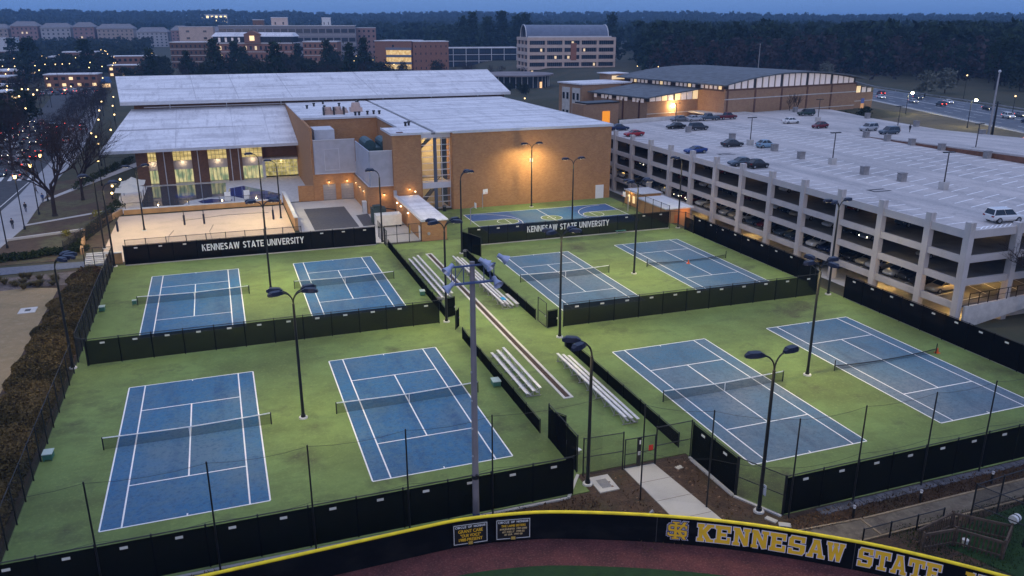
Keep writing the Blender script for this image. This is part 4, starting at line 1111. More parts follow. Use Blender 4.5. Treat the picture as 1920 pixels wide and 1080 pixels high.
# ball netting posts and cables between the courts and the ball field
nt = thing('ball_netting', 'thin black posts and cables of a tall ball net behind the left outfield wall', 'netting', (-9.2, 45.2, 0))
nx = [-15.2, -9.2, -2.7, 3.1, 9.2, 15.0]
for x in nx: part('net_post', MB().cyl((x, 45.5, -0.04), (x, 45.5, 7.6), 0.06, 0.05, 8), BLACK, nt)
cb = MB()
for a, b in zip([-26] + nx, nx + [23.2]):
    for zz in (7.5, 3.6):
        part('cable', MB().tube([(a + (b - a) * k / 4, 45.5, zz - 0.5 * (1 - (2 * k / 4 - 1) ** 2) * 0.5) for k in range(5)], 0.012, 4), BLACK, nt)
part('net', MB().poly([(-26, 45.55, 0.2), (23.2, 45.55, 0.2), (23.2, 45.55, 7.4), (-26, 45.55, 7.4)]), BARRIER, nt)
nt = thing('ball_netting', 'thin black posts and cables of a tall ball net in front of the right courts', 'netting', (25.4, 43.7, 0))
pts = [(25.4, 43.7), (29.3, 41.3), (33.9, 38.35), (39.4, 38.4), (45.6, 38.4), (51.2, 38.4), (57, 38.4)]
for x, y in pts: part('net_post', MB().cyl((x, y, -0.04), (x, y, 7.5), 0.06, 0.05, 8), BLACK, nt)
cb = MB(); nm = MB()
for a, b in zip(pts[:-1], pts[1:]):
    for zz in (7.4, 3.8):
        part('cable', MB().tube([(a[0] + (b[0] - a[0]) * k / 4, a[1] + (b[1] - a[1]) * k / 4, zz - 0.4 * (1 - (2 * k / 4 - 1) ** 2) * 0.5) for k in range(5)], 0.012, 4), BLACK, nt)
    nm.poly([(a[0], a[1], 0.2), (b[0], b[1], 0.2), (b[0], b[1], 7.3), (a[0], a[1], 7.3)])
part('net', nm, BARRIER, nt)

# ================================================================== TENNIS NETS
NAMES = {'A': 'near left court, left one', 'B': 'near left court beside the front bleachers', 'C': 'rear left court, left one', 'D': 'rear left court beside the rear bleachers', 'E': 'rear right court beside the walkway', 'F': 'rear right court by the garage fence', 'G': 'near right court beside the walkway', 'H': 'near right court by the garage fence'}
for k, (cx, cy) in COURTS.items():
    t = thing('tennis_net', 'tennis net with white band across the ' + NAMES[k], 'tennis net', (cx, cy, 0), 0, 'tennis nets')
    W_ = 6.40
    xs = [-W_ + 2 * W_ * i / 12 for i in range(13)]
    low_net = k in 'FH'
    if low_net: t['label'] = 'lowered dark tennis net without its band on the ' + NAMES[k]
    hz = (lambda x: 0.30 + 0.25 * (abs(x) / W_) ** 2) if low_net else (lambda x: 0.92 + 0.15 * (abs(x) / W_) ** 1.3)
    n = MB(); bnd = MB()
    for a, b in zip(xs[:-1], xs[1:]):
        n.poly([(a, 0, 0.03), (b, 0, 0.03), (b, 0, hz(b) - 0.05), (a, 0, hz(a) - 0.05)])
        bnd.hexa([(a, -0.025, hz(a) - 0.06), (b, -0.025, hz(b) - 0.06), (b, 0.025, hz(b) - 0.06), (a, 0.025, hz(a) - 0.06), (a, -0.025, hz(a) + 0.01), (b, -0.025, hz(b) + 0.01), (b, 0.025, hz(b) + 0.01), (a, 0.025, hz(a) + 0.01)])
    part('net', n, NETMAT, t, local=True); part('net_band', bnd, BLACK if low_net else LINE, t, local=True)
    for s in (-1, 1): part('net_post', MB().cyl((s * W_, 0, 0), (s * W_, 0, 1.1), 0.055, 0.05, 8), BLACK, t, local=True)
    if not low_net: part('centre_strap', MB().box(-0.03, 0.03, -0.03, 0.03, 0.02, 0.855), LINE, t, local=True)

# ================================================================== BLEACHERS AND BENCHES
def bleacher(label, x0, y0, y1, dirn, segs=2):
    """three rows; dirn=+1 steps up toward +x"""
    t = thing('bleacher', label, 'bleacher', (x0, (y0 + y1) / 2, 0), 0, 'aluminium bleachers along the walkway')
    L = (y1 - y0) / segs
    for r in range(3):
        z = 0.42 + 0.20 * r; x = x0 + dirn * 0.62 * r
        for s in range(segs):
            a, b = y0 + s * L + 0.03, y0 + (s + 1) * L - 0.03
            part('seat_plank', MB().box(x - 0.13, x + 0.13, a, b, z, z + 0.045), ALU, t)
            if r < 2: part('foot_plank', MB().box(x + dirn * 0.34 - 0.10, x + dirn * 0.34 + 0.10, a, b, z - 0.22, z - 0.18), GALV, t)
    n = int((y1 - y0) / 1.8)
    for i in range(n + 1):
        y = y0 + 0.25 + (y1 - y0 - 0.5) * i / n
        f = MB()
        f.bar((x0 - dirn * 0.1, y, 0.05), (x0 + dirn * 1.4, y, 0.05), 0.05)
        for r in range(3):
            x = x0 + dirn * 0.62 * r
            f.bar((x, y, 0.05), (x, y, 0.42 + 0.2 * r), 0.05)
        f.bar((x0, y, 0.1), (x0 + dirn * 1.24, y, 0.78), 0.04)
        if i < n: f.bar((x0 + dirn * 1.24, y, 0.1), (x0 + dirn * 1.24, y + 1.2, 0.75), 0.03)
        part('support_frame', f, GALV, t)
    return t
bleacher('three row aluminium bleacher beside the near left court', 23.7, 61.6, 71.9, 1)
bleacher('long three row aluminium bleacher beside the near right court, above the entrance gate', 30.75, 53.9, 68.6, -1)
bleacher('three row aluminium bleacher beside the rear left court', 23.6, 90.4, 108.6, 1, 3)
bleacher('three row aluminium bleacher beside the rear right court, with a blue towel on it', 30.7, 84.7, 106.5, -1, 3)
solo('towel', MB().box(29.9, 30.3, 86.3, 87.2, 0.68, 0.74).box(30.3, 30.36, 86.3, 87.2, 0.45, 0.74), M('bright_blue_cloth', (0.03, 0.35, 0.62), 0.8, 0.1), 'bright blue towel draped on the rear right bleacher', 'towel')
def bench(label, c, u, L, mat, w=0.4, name='bench'):
    t = thing(name, label, 'bench', (c[0], c[1], 0), math.atan2(u[1], u[0]))
    part('seat', MB().box(-L / 2, L / 2, -w / 2, w / 2, 0.42, 0.48), mat, t, local=True)
    for s in (-1, 1): part('leg', MB().box(s * (L / 2 - 0.25) - 0.04, s * (L / 2 - 0.25) + 0.04, -w / 2 + 0.04, w / 2 - 0.04, 0, 0.42), GALV, t, local=True)
    return t
bench('single grey bench plank beside the rear right bleacher', (31.35, 87.0), (0, 1), 4.0, ALU)
bench('green bench against the lettered fence of the rear right courts', (59.4, 113.1), (1, 0.0), 1.8, M('green_bench', (0.05, 0.20, 0.17), 0.6, 0))
bench('small white bench behind the black fence near the entrance gate', (23.6, 51.8), (0.3, -1), 2.2, WHITE)
def ball_box(label, x, y, rz, s=1.0):
    t = thing('ball_box', label, 'court box', (x, y, 0), rz)
    b = MB().box(-0.38 * s, 0.38 * s, -0.28 * s, 0.28 * s, 0.12, 0.55)
    for i in (-1, 1):
        for j_ in (-1, 1): b.box(i * 0.34 * s - 0.03, i * 0.34 * s + 0.03, j_ * 0.24 * s - 0.03, j_ * 0.24 * s + 0.03, 0, 0.12)
    part('box_body', b, GREENBOX, t, local=True)
    part('box_lid', MB().box(-0.42 * s, 0.42 * s, -0.32 * s, 0.32 * s, 0.555, 0.62), M('pale_green_lid', (0.42, 0.52, 0.47), 0.6, 0.03), t, local=True)
ball_box('pale lidded green box at the left fence of the near left court', -15.0, 64.3, R(88), 1.15)
ball_box('pale lidded green box at the left fence of the rear left court', -15.0, 100.4, R(88))
ball_box('pale lidded green box at the walkway screen below the front bleacher', 21.9, 65.2, R(85), 1.25)
ball_box('pale lidded green box at the walkway screen below the rear bleacher', 21.8, 93.4, R(85))
ball_box('small dark box at the left post of the rear left net', -11.6, 101.5, 0, 0.6)
def bin_(label, x, y):
    t = thing('litter_bin', label, 'bin', (x, y, 0))
    part('bin_body', MB().cyl((x, y, 0), (x, y, 0.9), 0.32, 0.36, 12), BLACK, t); part('bin_lid', MB().cyl((x, y, 0.9), (x, y, 1.02), 0.39, 0.30, 12), M('bin_lid_grey', (0.10, 0.10, 0.11), 0.5, 0), t)
    part('bin_liner', MB().cyl((x, y, 0.84), (x, y, 0.895), 0.385, 0.385, 12), GALV, t)
bin_('black litter bin at the right walkway gate below the light pole', 32.1, 71.9)
bin_('black litter bin at the left walkway screen beside the rear bleacher', 22.75, 88.9)
bin_('black litter bin at the far end of the right walkway screen', 31.9, 108.4)
bin_('black litter bin beside the glazed stair of the brick building', 37.0, 138.6)
def cone(label, x, y):
    t = thing('traffic_cone', label, 'cone', (x, y, 0))
    part('cone_base', MB().box(x - 0.22, x + 0.22, y - 0.22, y + 0.22, 0.011, 0.05), ORANGE, t); part('cone_body', MB().cyl((x, y, 0.05), (x, y, 0.55), 0.15, 0.04, 10), ORANGE, t)
cone('orange cone standing on the rear right court by the garage fence', 60.4, 94.3)
cone('orange cone beside the near right court by the garage fence', 67.0, 57.3)
def hoop(label, x, y, rz):
    t = thing('basketball_hoop', label, 'basketball hoop', (x, y, 0), rz)
    part('hoop_post', MB().cyl((0, 0, 0), (0, 0, 2.7), 0.08, 0.08, 8).bar((0, 0, 2.7), (0.9, 0, 3.1), 0.08), GALV, t, local=True)
    part('backboard', MB().prism([(-0.55, 0), (0.55, 0), (0.55, 0.03), (-0.55, 0.03)], 0, 0.9), WHITE, t, local=True).matrix_local = Matrix.Translation((0.9, 0, 2.75)) @ Matrix.Rotation(R(90), 4, 'Z')
    part('rim', MB().tube([(1.2 + 0.23 * math.cos(a), 0.23 * math.sin(a), 3.0) for a in [2 * math.pi * i / 10 for i in range(11)]], 0.02, 4), ORANGE, t, local=True)
hoop('white basketball backboard at the left end of the blue basketball court', 38.4, 127.1, 0)
hoop('white basketball backboard at the right end of the blue basketball court', 68.0, 127.1, R(180))
hoop('white basketball backboard by the brick wall near the glazed stair', 44.2, 138.6, R(-70))

# ================================================================== OUTFIELD WALL
def catmull(P, step=0.8):
    out = []
    for i in range(1, len(P) - 2):
        p0, p1, p2, p3 = [np.array(q, float) for q in P[i - 1:i + 3]]
        n = max(2, int(np.linalg.norm(p2 - p1) / step))
        for k in range(n):
            t = k / n
            out.append(0.5 * ((2 * p1) + (-p0 + p2) * t + (2 * p0 - 5 * p1 + 4 * p2 - p3) * t * t + (-p0 + 3 * p1 - 3 * p2 + p3) * t ** 3))
    out.append(np.array(P[-2], float))
    return out
curve = catmull([(7, 42.7), (11.3, 42.85), (15.2, 42.3), (18.5, 41.35), (23.9, 39.0), (28.8, 36.25), (33.6, 32.75), (36.1, 30.6), (39.4, 27.2), (43, 22.6), (46, 17), (48, 11)])
wallpts = [np.array((-34.0, 41.6)), np.array((-22.0, 41.95)), np.array((-12, 42.2)), np.array((-2.9, 42.5)), np.array((4.4, 42.7))] + curve
cum = [0.0]
for a, b in zip(wallpts[:-1], wallpts[1:]): cum.append(cum[-1] + float(np.linalg.norm(b - a)))
def on_wall(s):
    for i in range(len(cum) - 1):
        if s <= cum[i + 1] or i == len(cum) - 2:
            t = (s - cum[i]) / (cum[i + 1] - cum[i])
            p = wallpts[i] * (1 - t) + wallpts[i + 1] * t
            d = (wallpts[i + 1] - wallpts[i]) / (cum[i + 1] - cum[i])
            return p, d
def s_of(x, y):
    best = min(range(len(cum) * 20), key=lambda k: np.linalg.norm(on_wall(cum[-1] * k / (len(cum) * 20))[0] - np.array((x, y))))
    return cum[-1] * best / (len(cum) * 20)
WH = 1.93
ow = thing('outfield_wall', 'curved black outfield wall with a yellow cap and gold lettering', 'outfield wall', (wallpts[8][0], wallpts[8][1], -0.03))
WALLM = layered('black_vinyl_padding', (0.007, 0.007, 0.008), [((0.017, 0.016, 0.016), (0.4, 0.4, 0.8), 0.5, 0.7, 0.8)], rough=1.0, spec=0.0)
nseg = 34
S0 = s_of(11.3, 42.85)
pts_s = list(np.linspace(0, S0, 12)) + list(np.linspace(S0, cum[-1], 40))[1:]
for a, b in zip(pts_s[:-1], pts_s[1:]):
    (pa, da), (pb, db) = on_wall(a + 0.0), on_wall(b - 1e-4)
    na, nb = np.array((da[1], -da[0])), np.array((db[1], -db[0]))
    m = MB().hexa([(*(pa - na * .1), -0.03), (*(pb - nb * .1), -0.03), (*pb, -0.03), (*pa, -0.03), (*(pa - na * .1), WH), (*(pb - nb * .1), WH), (*pb, WH), (*pa, WH)])
    part('wall_panel', m, WALLM, ow)
capm = MB()
cp_ = [(*(on_wall(s)[0] - np.array((on_wall(s)[1][1], -on_wall(s)[1][0])) * 0.05), WH + 0.05) for s in np.linspace(0, cum[-1], 90)]
capm.tube(cp_, 0.105, 8)
part('yellow_cap', capm, YELLOW, ow)
# block lettering: convex strokes in a unit cell (x 0..1, z 0..1)
GL = {
 'K': [[(0, 0), (.42, 0), (.42, .2), (0, .2)], [(0, .8), (.42, .8), (.42, 1), (0, 1)], [(.09, .2), (.33, .2), (.33, .8), (.09, .8)], [(.33, .40), (.62, 0), (.95, 0), (.50, .60), (.33, .62)], [(.33, .42), (.50, .46), (.95, 1), (.62, 1), (.33, .66)], [(.56, 0), (1, 0), (1, .16), (.56, .16)], [(.56, .84), (1, .84), (1, 1), (.56, 1)]],
 'E': [[(0, 0), (.92, 0), (.92, .2), (0, .2)], [(0, .8), (.92, .8), (.92, 1), (0, 1)], [(.1, .2), (.36, .2), (.36, .8), (.1, .8)], [(.36, .41), (.68, .41), (.68, .59), (.36, .59)], [(.74, .2), (.92, .2), (.92, .36), (.74, .36)], [(.74, .64), (.92, .64), (.92, .8), (.74, .8)]],
 'N': [[(0, 0), (.40, 0), (.40, .17), (0, .17)], [(0, .83), (.34, .83), (.34, 1), (0, 1)], [(.09, .17), (.31, .17), (.31, .83), (.09, .83)], [(.10, .95), (.36, 1), (.92, .05), (.68, 0)], [(.69, .05), (.91, .05), (.91, .83), (.69, .83)], [(.60, .83), (1, .83), (1, 1), (.60, 1)]],
 'S': [[(.06, .82), (.88, .82), (.80, 1), (.14, 1)], [(.02, .46), (.30, .46), (.30, .84), (.02, .86)], [(.02, .44), (.80, .38), (.94, .56), (.10, .60)], [(.68, .14), (.96, .14), (.96, .54), (.68, .54)], [(.14, 0), (.84, 0), (.94, .18), (.06, .18)], [(.02, .0), (.24, .0), (.24, .30), (.02, .30)], [(.72, .68), (.94, .68), (.94, 1), (.72, 1)]],
 'A': [[(0, 0), (.36, 0), (.36, .16), (0, .16)], [(.62, 0), (1, 0), (1, .16), (.62, .16)], [(.08, .1), (.32, .1), (.56, 1), (.36, 1)], [(.68, .1), (.92, .1), (.66, 1), (.44, 1)], [(.25, .26), (.75, .26), (.70, .42), (.30, .42)], [(.30, .86), (.68, .86), (.68, 1), (.30, 1)]],
 'W': [[(0, .84), (.32, .84), (.32, 1), (0, 1)], [(.36, .84), (.64, .84), (.64, 1), (.36, 1)], [(.70, .84), (1, .84), (1, 1), (.70, 1)], [(.05, .86), (.27, .86), (.40, .0), (.22, .0)], [(.40, .0), (.22, .0), (.42, .86), (.58, .86)], [(.42, .86), (.58, .86), (.78, .0), (.60, .0)], [(.60, .0), (.78, .0), (.95, .86), (.73, .86)]],
 'T': [[(0, .8), (1, .8), (1, 1), (0, 1)], [(.37, .15), (.63, .15), (.63, .8), (.37, .8)], [(.22, 0), (.78, 0), (.78, .16), (.22, .16)], [(0, .6), (.18, .6), (.18, .8), (0, .8)], [(.82, .6), (1, .6), (1, .8), (.82, .8)]],
 'U': [[(0, .84), (.42, .84), (.42, 1), (0, 1)], [(.58, .84), (1, .84), (1, 1), (.58, 1)], [(.08, .16), (.33, .16), (.33, .84), (.08, .84)], [(.67, .16), (.92, .16), (.92, .84), (.67, .84)], [(.12, 0), (.88, 0), (.92, .2), (.08, .2)]],
}
def inflate(poly, d):
    c = np.mean(np.array(poly), 0); out = []
    P = [np.array(p, float) for p in poly]; n = len(P)
    ar = sum(P[i][0] * P[(i + 1) % n][1] - P[(i + 1) % n][0] * P[i][1] for i in range(n))
    if ar < 0: P = P[::-1]
    for i in range(n):
        e0 = P[i] - P[i - 1]; e1 = P[(i + 1) % n] - P[i]
        n0 = np.array((e0[1], -e0[0])) / (np.linalg.norm(e0) + 1e-9); n1 = np.array((e1[1], -e1[0])) / (np.linalg.norm(e1) + 1e-9)
        b = n0 + n1; b /= max(0.6, np.linalg.norm(b))
        k = min(2.0, 1 / max(0.4, float(b @ n0)))
        out.append(tuple(P[i] + b * d * k))
    return out
def wall_shape(strokes, s0, wid, z0, ht, off, d, flat=None):
    """strokes as thin solids hugging the wall; local frame at the letter centre"""
    p, dd = on_wall(s0 + wid / 2); nn = np.array((dd[1], -dd[0]))
    m = MB()
    for i, st_ in enumerate(strokes):
        q = [(x * wid, z * ht) for x, z in st_]
        q = inflate(q, d)
        o1 = off + 0.0012 * i
        fr_ = [(*(p + dd * (x - wid / 2) + nn * o1), z0 + z) for x, z in q]
        bk_ = [(*(p + dd * (x - wid / 2) + nn * 0.002), z0 + z) for x, z in q]
        m.poly(fr_)
        k = len(q)
        for j_ in range(k): m.poly([bk_[j_], bk_[(j_ + 1) % k], fr_[(j_ + 1) % k], fr_[j_]])
    return m
LILAC = M('pale_lilac_outline', (0.66, 0.62, 0.72), 0.6, 0)
NAVY = M('navy_outline', (0.03, 0.04, 0.12), 0.6, 0)
def word(txt, sa, sb, z0, z1):
    n = len(txt); step = (sb - sa) / n
    for i, ch in enumerate(txt):
        a = sa + i * step
        o = part('letter_outline', wall_shape(GL[ch], a, step * 0.92, z0, z1 - z0, 0.010, 0.05), LILAC, ow, label='pale outline of the letter ' + ch)
        part('letter', wall_shape(GL[ch], a, step * 0.92, z0, z1 - z0, 0.024, 0.0), GOLD, ow, label='gold block letter ' + ch)
# words on the outfield wall
word('KENNESAW', s_of(26.25, 37.75), s_of(33.8, 32.85), 0.36, 1.66)
word('STATE', s_of(34.25, 32.3), s_of(37.75, 29.2), 0.36, 1.66)
word('U', s_of(38.5, 28.4), s_of(39.3, 27.5), 0.36, 1.66)
for (xx, yy) in ((24.0, 39.0), (34.05, 32.5)):
    p, d = on_wall(s_of(xx, yy)); nn = np.array((d[1], -d[0]))
    part('panel_seam', MB().obox(tuple(p + nn * 0.004), tuple(d), 0.015, 0.004, 0.0, 1.9), M('seam_grey', (0.06, 0.06, 0.065), 0.7, 0), ow)
# interlocked KS emblem
KS_K = [[(.33, .0), (.47, .0), (.47, 1), (.33, 1)], [(.47, .45), (.80, 0), (.97, 0), (.56, .55)], [(.47, .42), (.56, .42), (.95, 1), (.78, 1)], [(.22, 0), (.58, 0), (.58, .08), (.22, .08)], [(.22, .92), (.58, .92), (.58, 1), (.22, 1)]]
KS_S = [[(.10, .72), (.88, .72), (.88, .84), (.10, .84)], [(.02, .52), (.14, .52), (.14, .80), (.02, .76)], [(.04, .46), (.90, .40), (.96, .50), (.10, .58)], [(.86, .20), (.98, .20), (.98, .48), (.86, .48)], [(.08, .15), (.92, .15), (.96, .26), (.08, .26)], [(.0, .2), (.10, .2), (.10, .36), (.0, .36)], [(.88, .62), (.98, .62), (.98, .80), (.88, .80)]]
sa = s_of(24.62, 38.75)
part('emblem_outline', wall_shape(KS_S + KS_K, sa, 1.25, 0.38, 1.28, 0.006, 0.085), LILAC, ow)
part('emblem_outline', wall_shape(KS_S + KS_K, sa, 1.25, 0.38, 1.28, 0.022, 0.055), NAVY, ow)
part('emblem', wall_shape(KS_S, sa, 1.25, 0.38, 1.28, 0.038, 0.0), GOLD, ow, label='gold letter S of the interlocked emblem')
part('emblem', wall_shape(KS_K, sa, 1.25, 0.38, 1.28, 0.050, 0.0), GOLD, ow, label='gold letter K of the interlocked emblem')
# two honour signs
def honour(label, s0, s1, lines):
    e0, e1 = on_wall(s0)[0], on_wall(s1)[0]; d = (e1 - e0) / np.linalg.norm(e1 - e0); p = (e0 + e1) / 2; nn = np.array((d[1], -d[0])); w = s1 - s0
    t = thing('honour_sign', label, 'sign', (p[0] + nn[0] * 0.10, p[1] + nn[1] * 0.10, 0.15), math.atan2(d[1], d[0]))
    part('sign_board', MB().box(-w / 2, w / 2, -0.012, 0.10, 0, 1.6), M('sign_black', (0.008, 0.008, 0.009), 0.5, 0), t, local=True)
    b = 0.03; f = MB()
    f.box(-w / 2 + .04, w / 2 - .04, -0.02, -0.012, 1.5, 1.5 + b).box(-w / 2 + .04, -w / 2 + .04 + b, -0.02, -0.012, 0.1, 1.5).box(w / 2 - .04 - b, w / 2 - .04, -0.02, -0.012, 0.1, 1.5)
    f.box(-w / 2 + .04 + b, -0.2, -0.02, -0.012, 0.1, 0.1 + b).box(0.2, w / 2 - .04 - b, -0.02, -0.012, 0.1, 0.1 + b)
    part('sign_frame', f, WHITE, t, local=True)
    for txt, z, size, mt, wd in lines:
        if txt == 'CIRCLE OF HONOR':
            lettering(t, txt, 0.16, 0, -0.018, z - 0.06, mt, w - 0.3); continue
        me = text_mesh(txt, size, 'lettering', 0.004, 0.0, 1.0); me.materials.clear(); me.materials.append(mt)
        xs_ = [v.co.x for v in me.vertices]; k_ = (w * wd) / (max(xs_) - min(xs_)); c_ = (max(xs_) + min(xs_)) / 2
        for v in me.vertices: v.co.x = (v.co.x - c_) * k_
        for dx_ in (0, 0.012):
            o = piece('lettering', me, None, t, (dx_, -0.018 - dx_ * .1, z), (R(90), 0, 0)); o['label'] = 'lettering reading ' + txt
    part('crest', MB().prism([(-0.14, -0.02), (0.14, -0.02), (0.14, -0.013), (-0.14, -0.013)], 0.02, 0.24), M('crest_gold', (0.45, 0.30, 0.06), 0.6, 0.2, 14), t, local=True)
honour('black honour sign with three gold lines in large type on the outfield wall', s_of(11.45, 42.85), s_of(13.65, 42.6), [('CIRCLE OF HONOR', 1.33, 0.27, WHITE, 0.92), ('GRANT CABE', 1.02, 0.34, GOLD, .70), ('"OUR VOICE"', 0.70, 0.32, GOLD, .58), ('1988-PRESENT', 0.40, 0.32, GOLD, .68)])
honour('black honour sign with small lines of gold names on the outfield wall', s_of(14.2, 42.5), s_of(16.4, 42.0), [('CIRCLE OF HONOR', 1.33, 0.27, WHITE, 0.92), ('THE LAMB SISTERS', 1.06, 0.24, GOLD, .70), ('#18 JENNIFER  1997-2000', 0.83, 0.19, M('pale_gold_lettering', (0.62, 0.46, 0.22), 0.6, 0), .78), ('#11 KELLY  1999-02', 0.62, 0.19, bpy.data.materials['pale_gold_lettering'], .64), ('#1 LEA  1997-00', 0.42, 0.19, bpy.data.materials['pale_gold_lettering'], .52)])
# warning track and turf
inner = [on_wall(s) for s in np.linspace(0, cum[-1], 80)]
tr = [tuple(p + np.array((d[1], -d[0])) * 0.01) for p, d in inner]
tf = [tuple(p + np.array((d[1], -d[0])) * 2.75) for p, d in inner]
m = MB()
for i in range(79): m.poly([(*tr[i], -0.02), (*tr[i + 1], -0.02), (*tf[i + 1], -0.02), (*tf[i], -0.02)])
struct('warning_track', m, TRACK)
m = MB()
for i in range(79): m.poly([(*tf[i], -0.015), (*tf[i + 1], -0.015), (20.0 - i * 0.05, -20.0, -0.015), (20.0 - i * 0.05 - 0.05, -20.0, -0.015)])
struct('outfield_turf', m, TURF)
psheet('side_turf', [(41, 33.3), (60, 35), (75, 36), (80, 10), (48, 10), (44, 26)], -0.022, TURF)
# path, kerb stones and low path lights
pth = struct('gravel_path', MB().prism([(33.4, 36.75), (33.9, 34.6), (38.2, 34.7), (60, 34.9), (60, 36.4), (38.6, 36.4)][::-1], -0.06, -0.005), layered('gritty_path', (0.17, 0.14, 0.10), [((0.08, 0.06, 0.045), 0.7, 0.42, 0.62, 0.8), ((0.24, 0.20, 0.15), 5, 0.52, 0.7, 0.6)], rough=0.95))
struct('path_edge', MB().box(38.6, 60, 36.4, 36.55, -0.05, 0.06).box(34, 60, 34.45, 34.6, -0.05, 0.06).bar((33.4, 36.85, 0.0), (38.5, 36.5, 0.0), 0.12).box(38.3, 38.45, 34.65, 36.4, -0.05, 0.05), M('timber_edge', (0.30, 0.22, 0.13), 0.9, 0.2, 2), pth)
stn = MB()
for k in range(46):
    x = 36.3 + k * 0.75
    stn.box(x, x + 0.7, 37.75 + 0.05 * (k % 2) + k * 0.008, 38.5 + k * 0.002, -0.06, 0.02 + 0.015 * (k % 3))
struct('edging_stones', stn, layered('grey_edging', (0.15, 0.15, 0.17), [((0.06, 0.06, 0.065), 1.5, 0.42, 0.6, 0.8), ((0.26, 0.25, 0.25), 4, 0.55, 0.7, 0.6)], rough=0.9), label='row of grey edging stones')
ke = MB()
for a, b in (((-15.4, 45.75), (20.6, 45.6)), ((20.7, 45.6), (22.6, 48.2)), ((31.75, 47.3), (31.85, 41.9)), ((31.9, 41.8), (33.5, 38.6))):
    ke.bar((a[0], a[1], 0.0), (b[0], b[1], 0.0), 0.22, 0.14)
struct('court_kerb', ke, CONC)
def bollard(label, x, y):
    t = thing('path_light', label, 'path light', (x, y, -0.03))
    part('light_post', MB().cyl((x, y, -0.03), (x, y, 0.75), 0.09, 0.09, 8), BLACK, t)
    part('light_head', MB().cyl((x, y, 0.76), (x, y, 0.9), 0.085, 0.085, 8), WHITE, t); part('light_cap', MB().cyl((x, y, 0.901), (x, y, 0.98), 0.13, 0.10, 8), GALV, t)
bollard('short path light where the gravel path widens below the near right courts', 38.0, 36.8)
bollard('short path light halfway along the gravel path below the near right courts', 43.8, 36.75)
bollard('short path light farthest right along the gravel path', 50.7, 36.9)
def spike(label, x, y, z=-0.03):
    solo('garden_spotlight', MB().cyl((x, y, z), (x, y, z + 0.3), 0.04, 0.04, 6).cyl((x - 0.1, y, z + 0.3), (x + 0.16, y, z + 0.45), 0.09, 0.13, 8), GALV, label, 'spotlight')
spike('small spotlight behind the wall at the left honour sign', 7.9, 43.5)
spike('small spotlight in the dirt right of the stadium pole', 19.2, 43.6)
spike('small spotlight in the dirt below the drain slab', 25.1, 41.6)
spike('small spotlight beside the outfield wall at the concrete walk', 26.6, 38.6)
spike('small spotlight behind the gold lettering of the wall', 33.2, 34.2)
# low fence along the path, bullpen
fence('low chain link fence beside the gravel path behind the gold lettering', (36.4, 34.2), (43.2, 34.25), 1.15, None, bay=2.2)
fence('tall chain link fence corner at the far end of the gravel path', (44.9, 33.6), (53, 34.2), 3.0, None, bay=2.6, mid=True)
fence('tall chain link fence running along the bullpen edge', (44.9, 33.6), (46.0, 30.5), 3.0, None, bay=2.6, mid=True)
WOOD = M('weathered_brown_wood', (0.075, 0.048, 0.032), 0.9, 0.3, 3)
bpn = thing('bullpen_fence', 'brown wooden picket enclosure beside the dark turf at lower right', 'wooden fence', (39.5, 32.4, -0.03))
cs = [(39.5, 32.4), (41.9, 32.15), (43.6, 30.0), (45.6, 31.2), (43.2, 33.6), (39.6, 32.9)]
pk = MB().box(-0.05, 0.05, -0.015, 0.015, 0, 1.2).mesh('picket'); pk.materials.append(WOOD)
rl = MB()
for a, b in zip(cs[:-1], cs[1:]):
    A, B = np.array(a), np.array(b); L = np.linalg.norm(B - A); n = int(L / 0.24); ang = math.atan2(*(B - A)[::-1])
    for i in range(n):
        q = A + (B - A) * (i + 0.5) / n
        piece('picket', pk, None, bpn, (q[0] - 39.5, q[1] - 32.4, 0.0), (0, 0, ang))
    for zz in (0.25, 1.15): rl.bar((a[0], a[1], zz), (b[0], b[1], zz), 0.09)
    rl.bar((a[0], a[1], 0), (a[0], a[1], 1.4), 0.12)
    rl.bar((a[0], a[1], 1.25), (b[0], b[1], 1.25), 0.10, 0.04)
part('rail', rl, M('dark_brown_rail', (0.085, 0.060, 0.042), 0.9, 0.3, 3), bpn)
bk = thing('bucket', 'white ball bucket lying on the dark turf at lower right', 'bucket', (47.9, 32.6, -0.02))
part('bucket_body', MB().cyl((47.6, 32.6, 0.3), (48.2, 32.75, 0.3), 0.3, 0.27, 12), WHITE, bk); part('bucket_band', MB().cyl((47.85, 32.66, 0.3), (47.95, 32.69, 0.3), 0.305, 0.30, 12), BLACK, bk)
bk = thing('bucket', 'small white bucket inside the wooden bullpen', 'bucket', (42.6, 31.9, -0.02))
part('bucket_body', MB().cyl((42.6, 31.9, 0), (42.6, 31.9, 0.4), 0.15, 0.2, 10), WHITE, bk); part('bucket_rim', MB().cyl((42.6, 31.9, 0.4), (42.6, 31.9, 0.43), 0.22, 0.22, 10), CONC_PALE, bk)
# loose stones and flags in the dirt
stm = MB()
for i in range(140):
    x = rnd.uniform(22.8, 33); y = rnd.uniform(39.5, 47.2)
    if 25.9 < x < 29.6: continue
    if x > 31.6 and y < 47: continue
    s = rnd.uniform(0.03, 0.12)
    stm.hexa([(x - s, y - s * .7, -0.03), (x + s, y - s, -0.03), (x + s * .8, y + s, -0.03), (x - s, y + s * .8, -0.03), (x - s * .6, y - s * .5, s * .6), (x + s * .6, y - s * .6, s * .8), (x + s * .5, y + s * .6, s * .7), (x - s * .6, y + s * .5, s * .6)])
so = struct('loose_stones', stm, M('brown_stones', (0.16, 0.10, 0.065), 0.9, 0.4, 3)); so['kind'] = 'stuff'
struct('stepping_slab', MB().obox((30.3, 46.6), (1, 0.2), 0.28, 0.2, -0.04, 0.03).obox((33.1, 37.7), (1, -0.6), 0.4, 0.22, -0.04, 0.04).obox((32.6, 38.5), (0.5, -1), 0.4, 0.2, -0.04, 0.05), WALK)

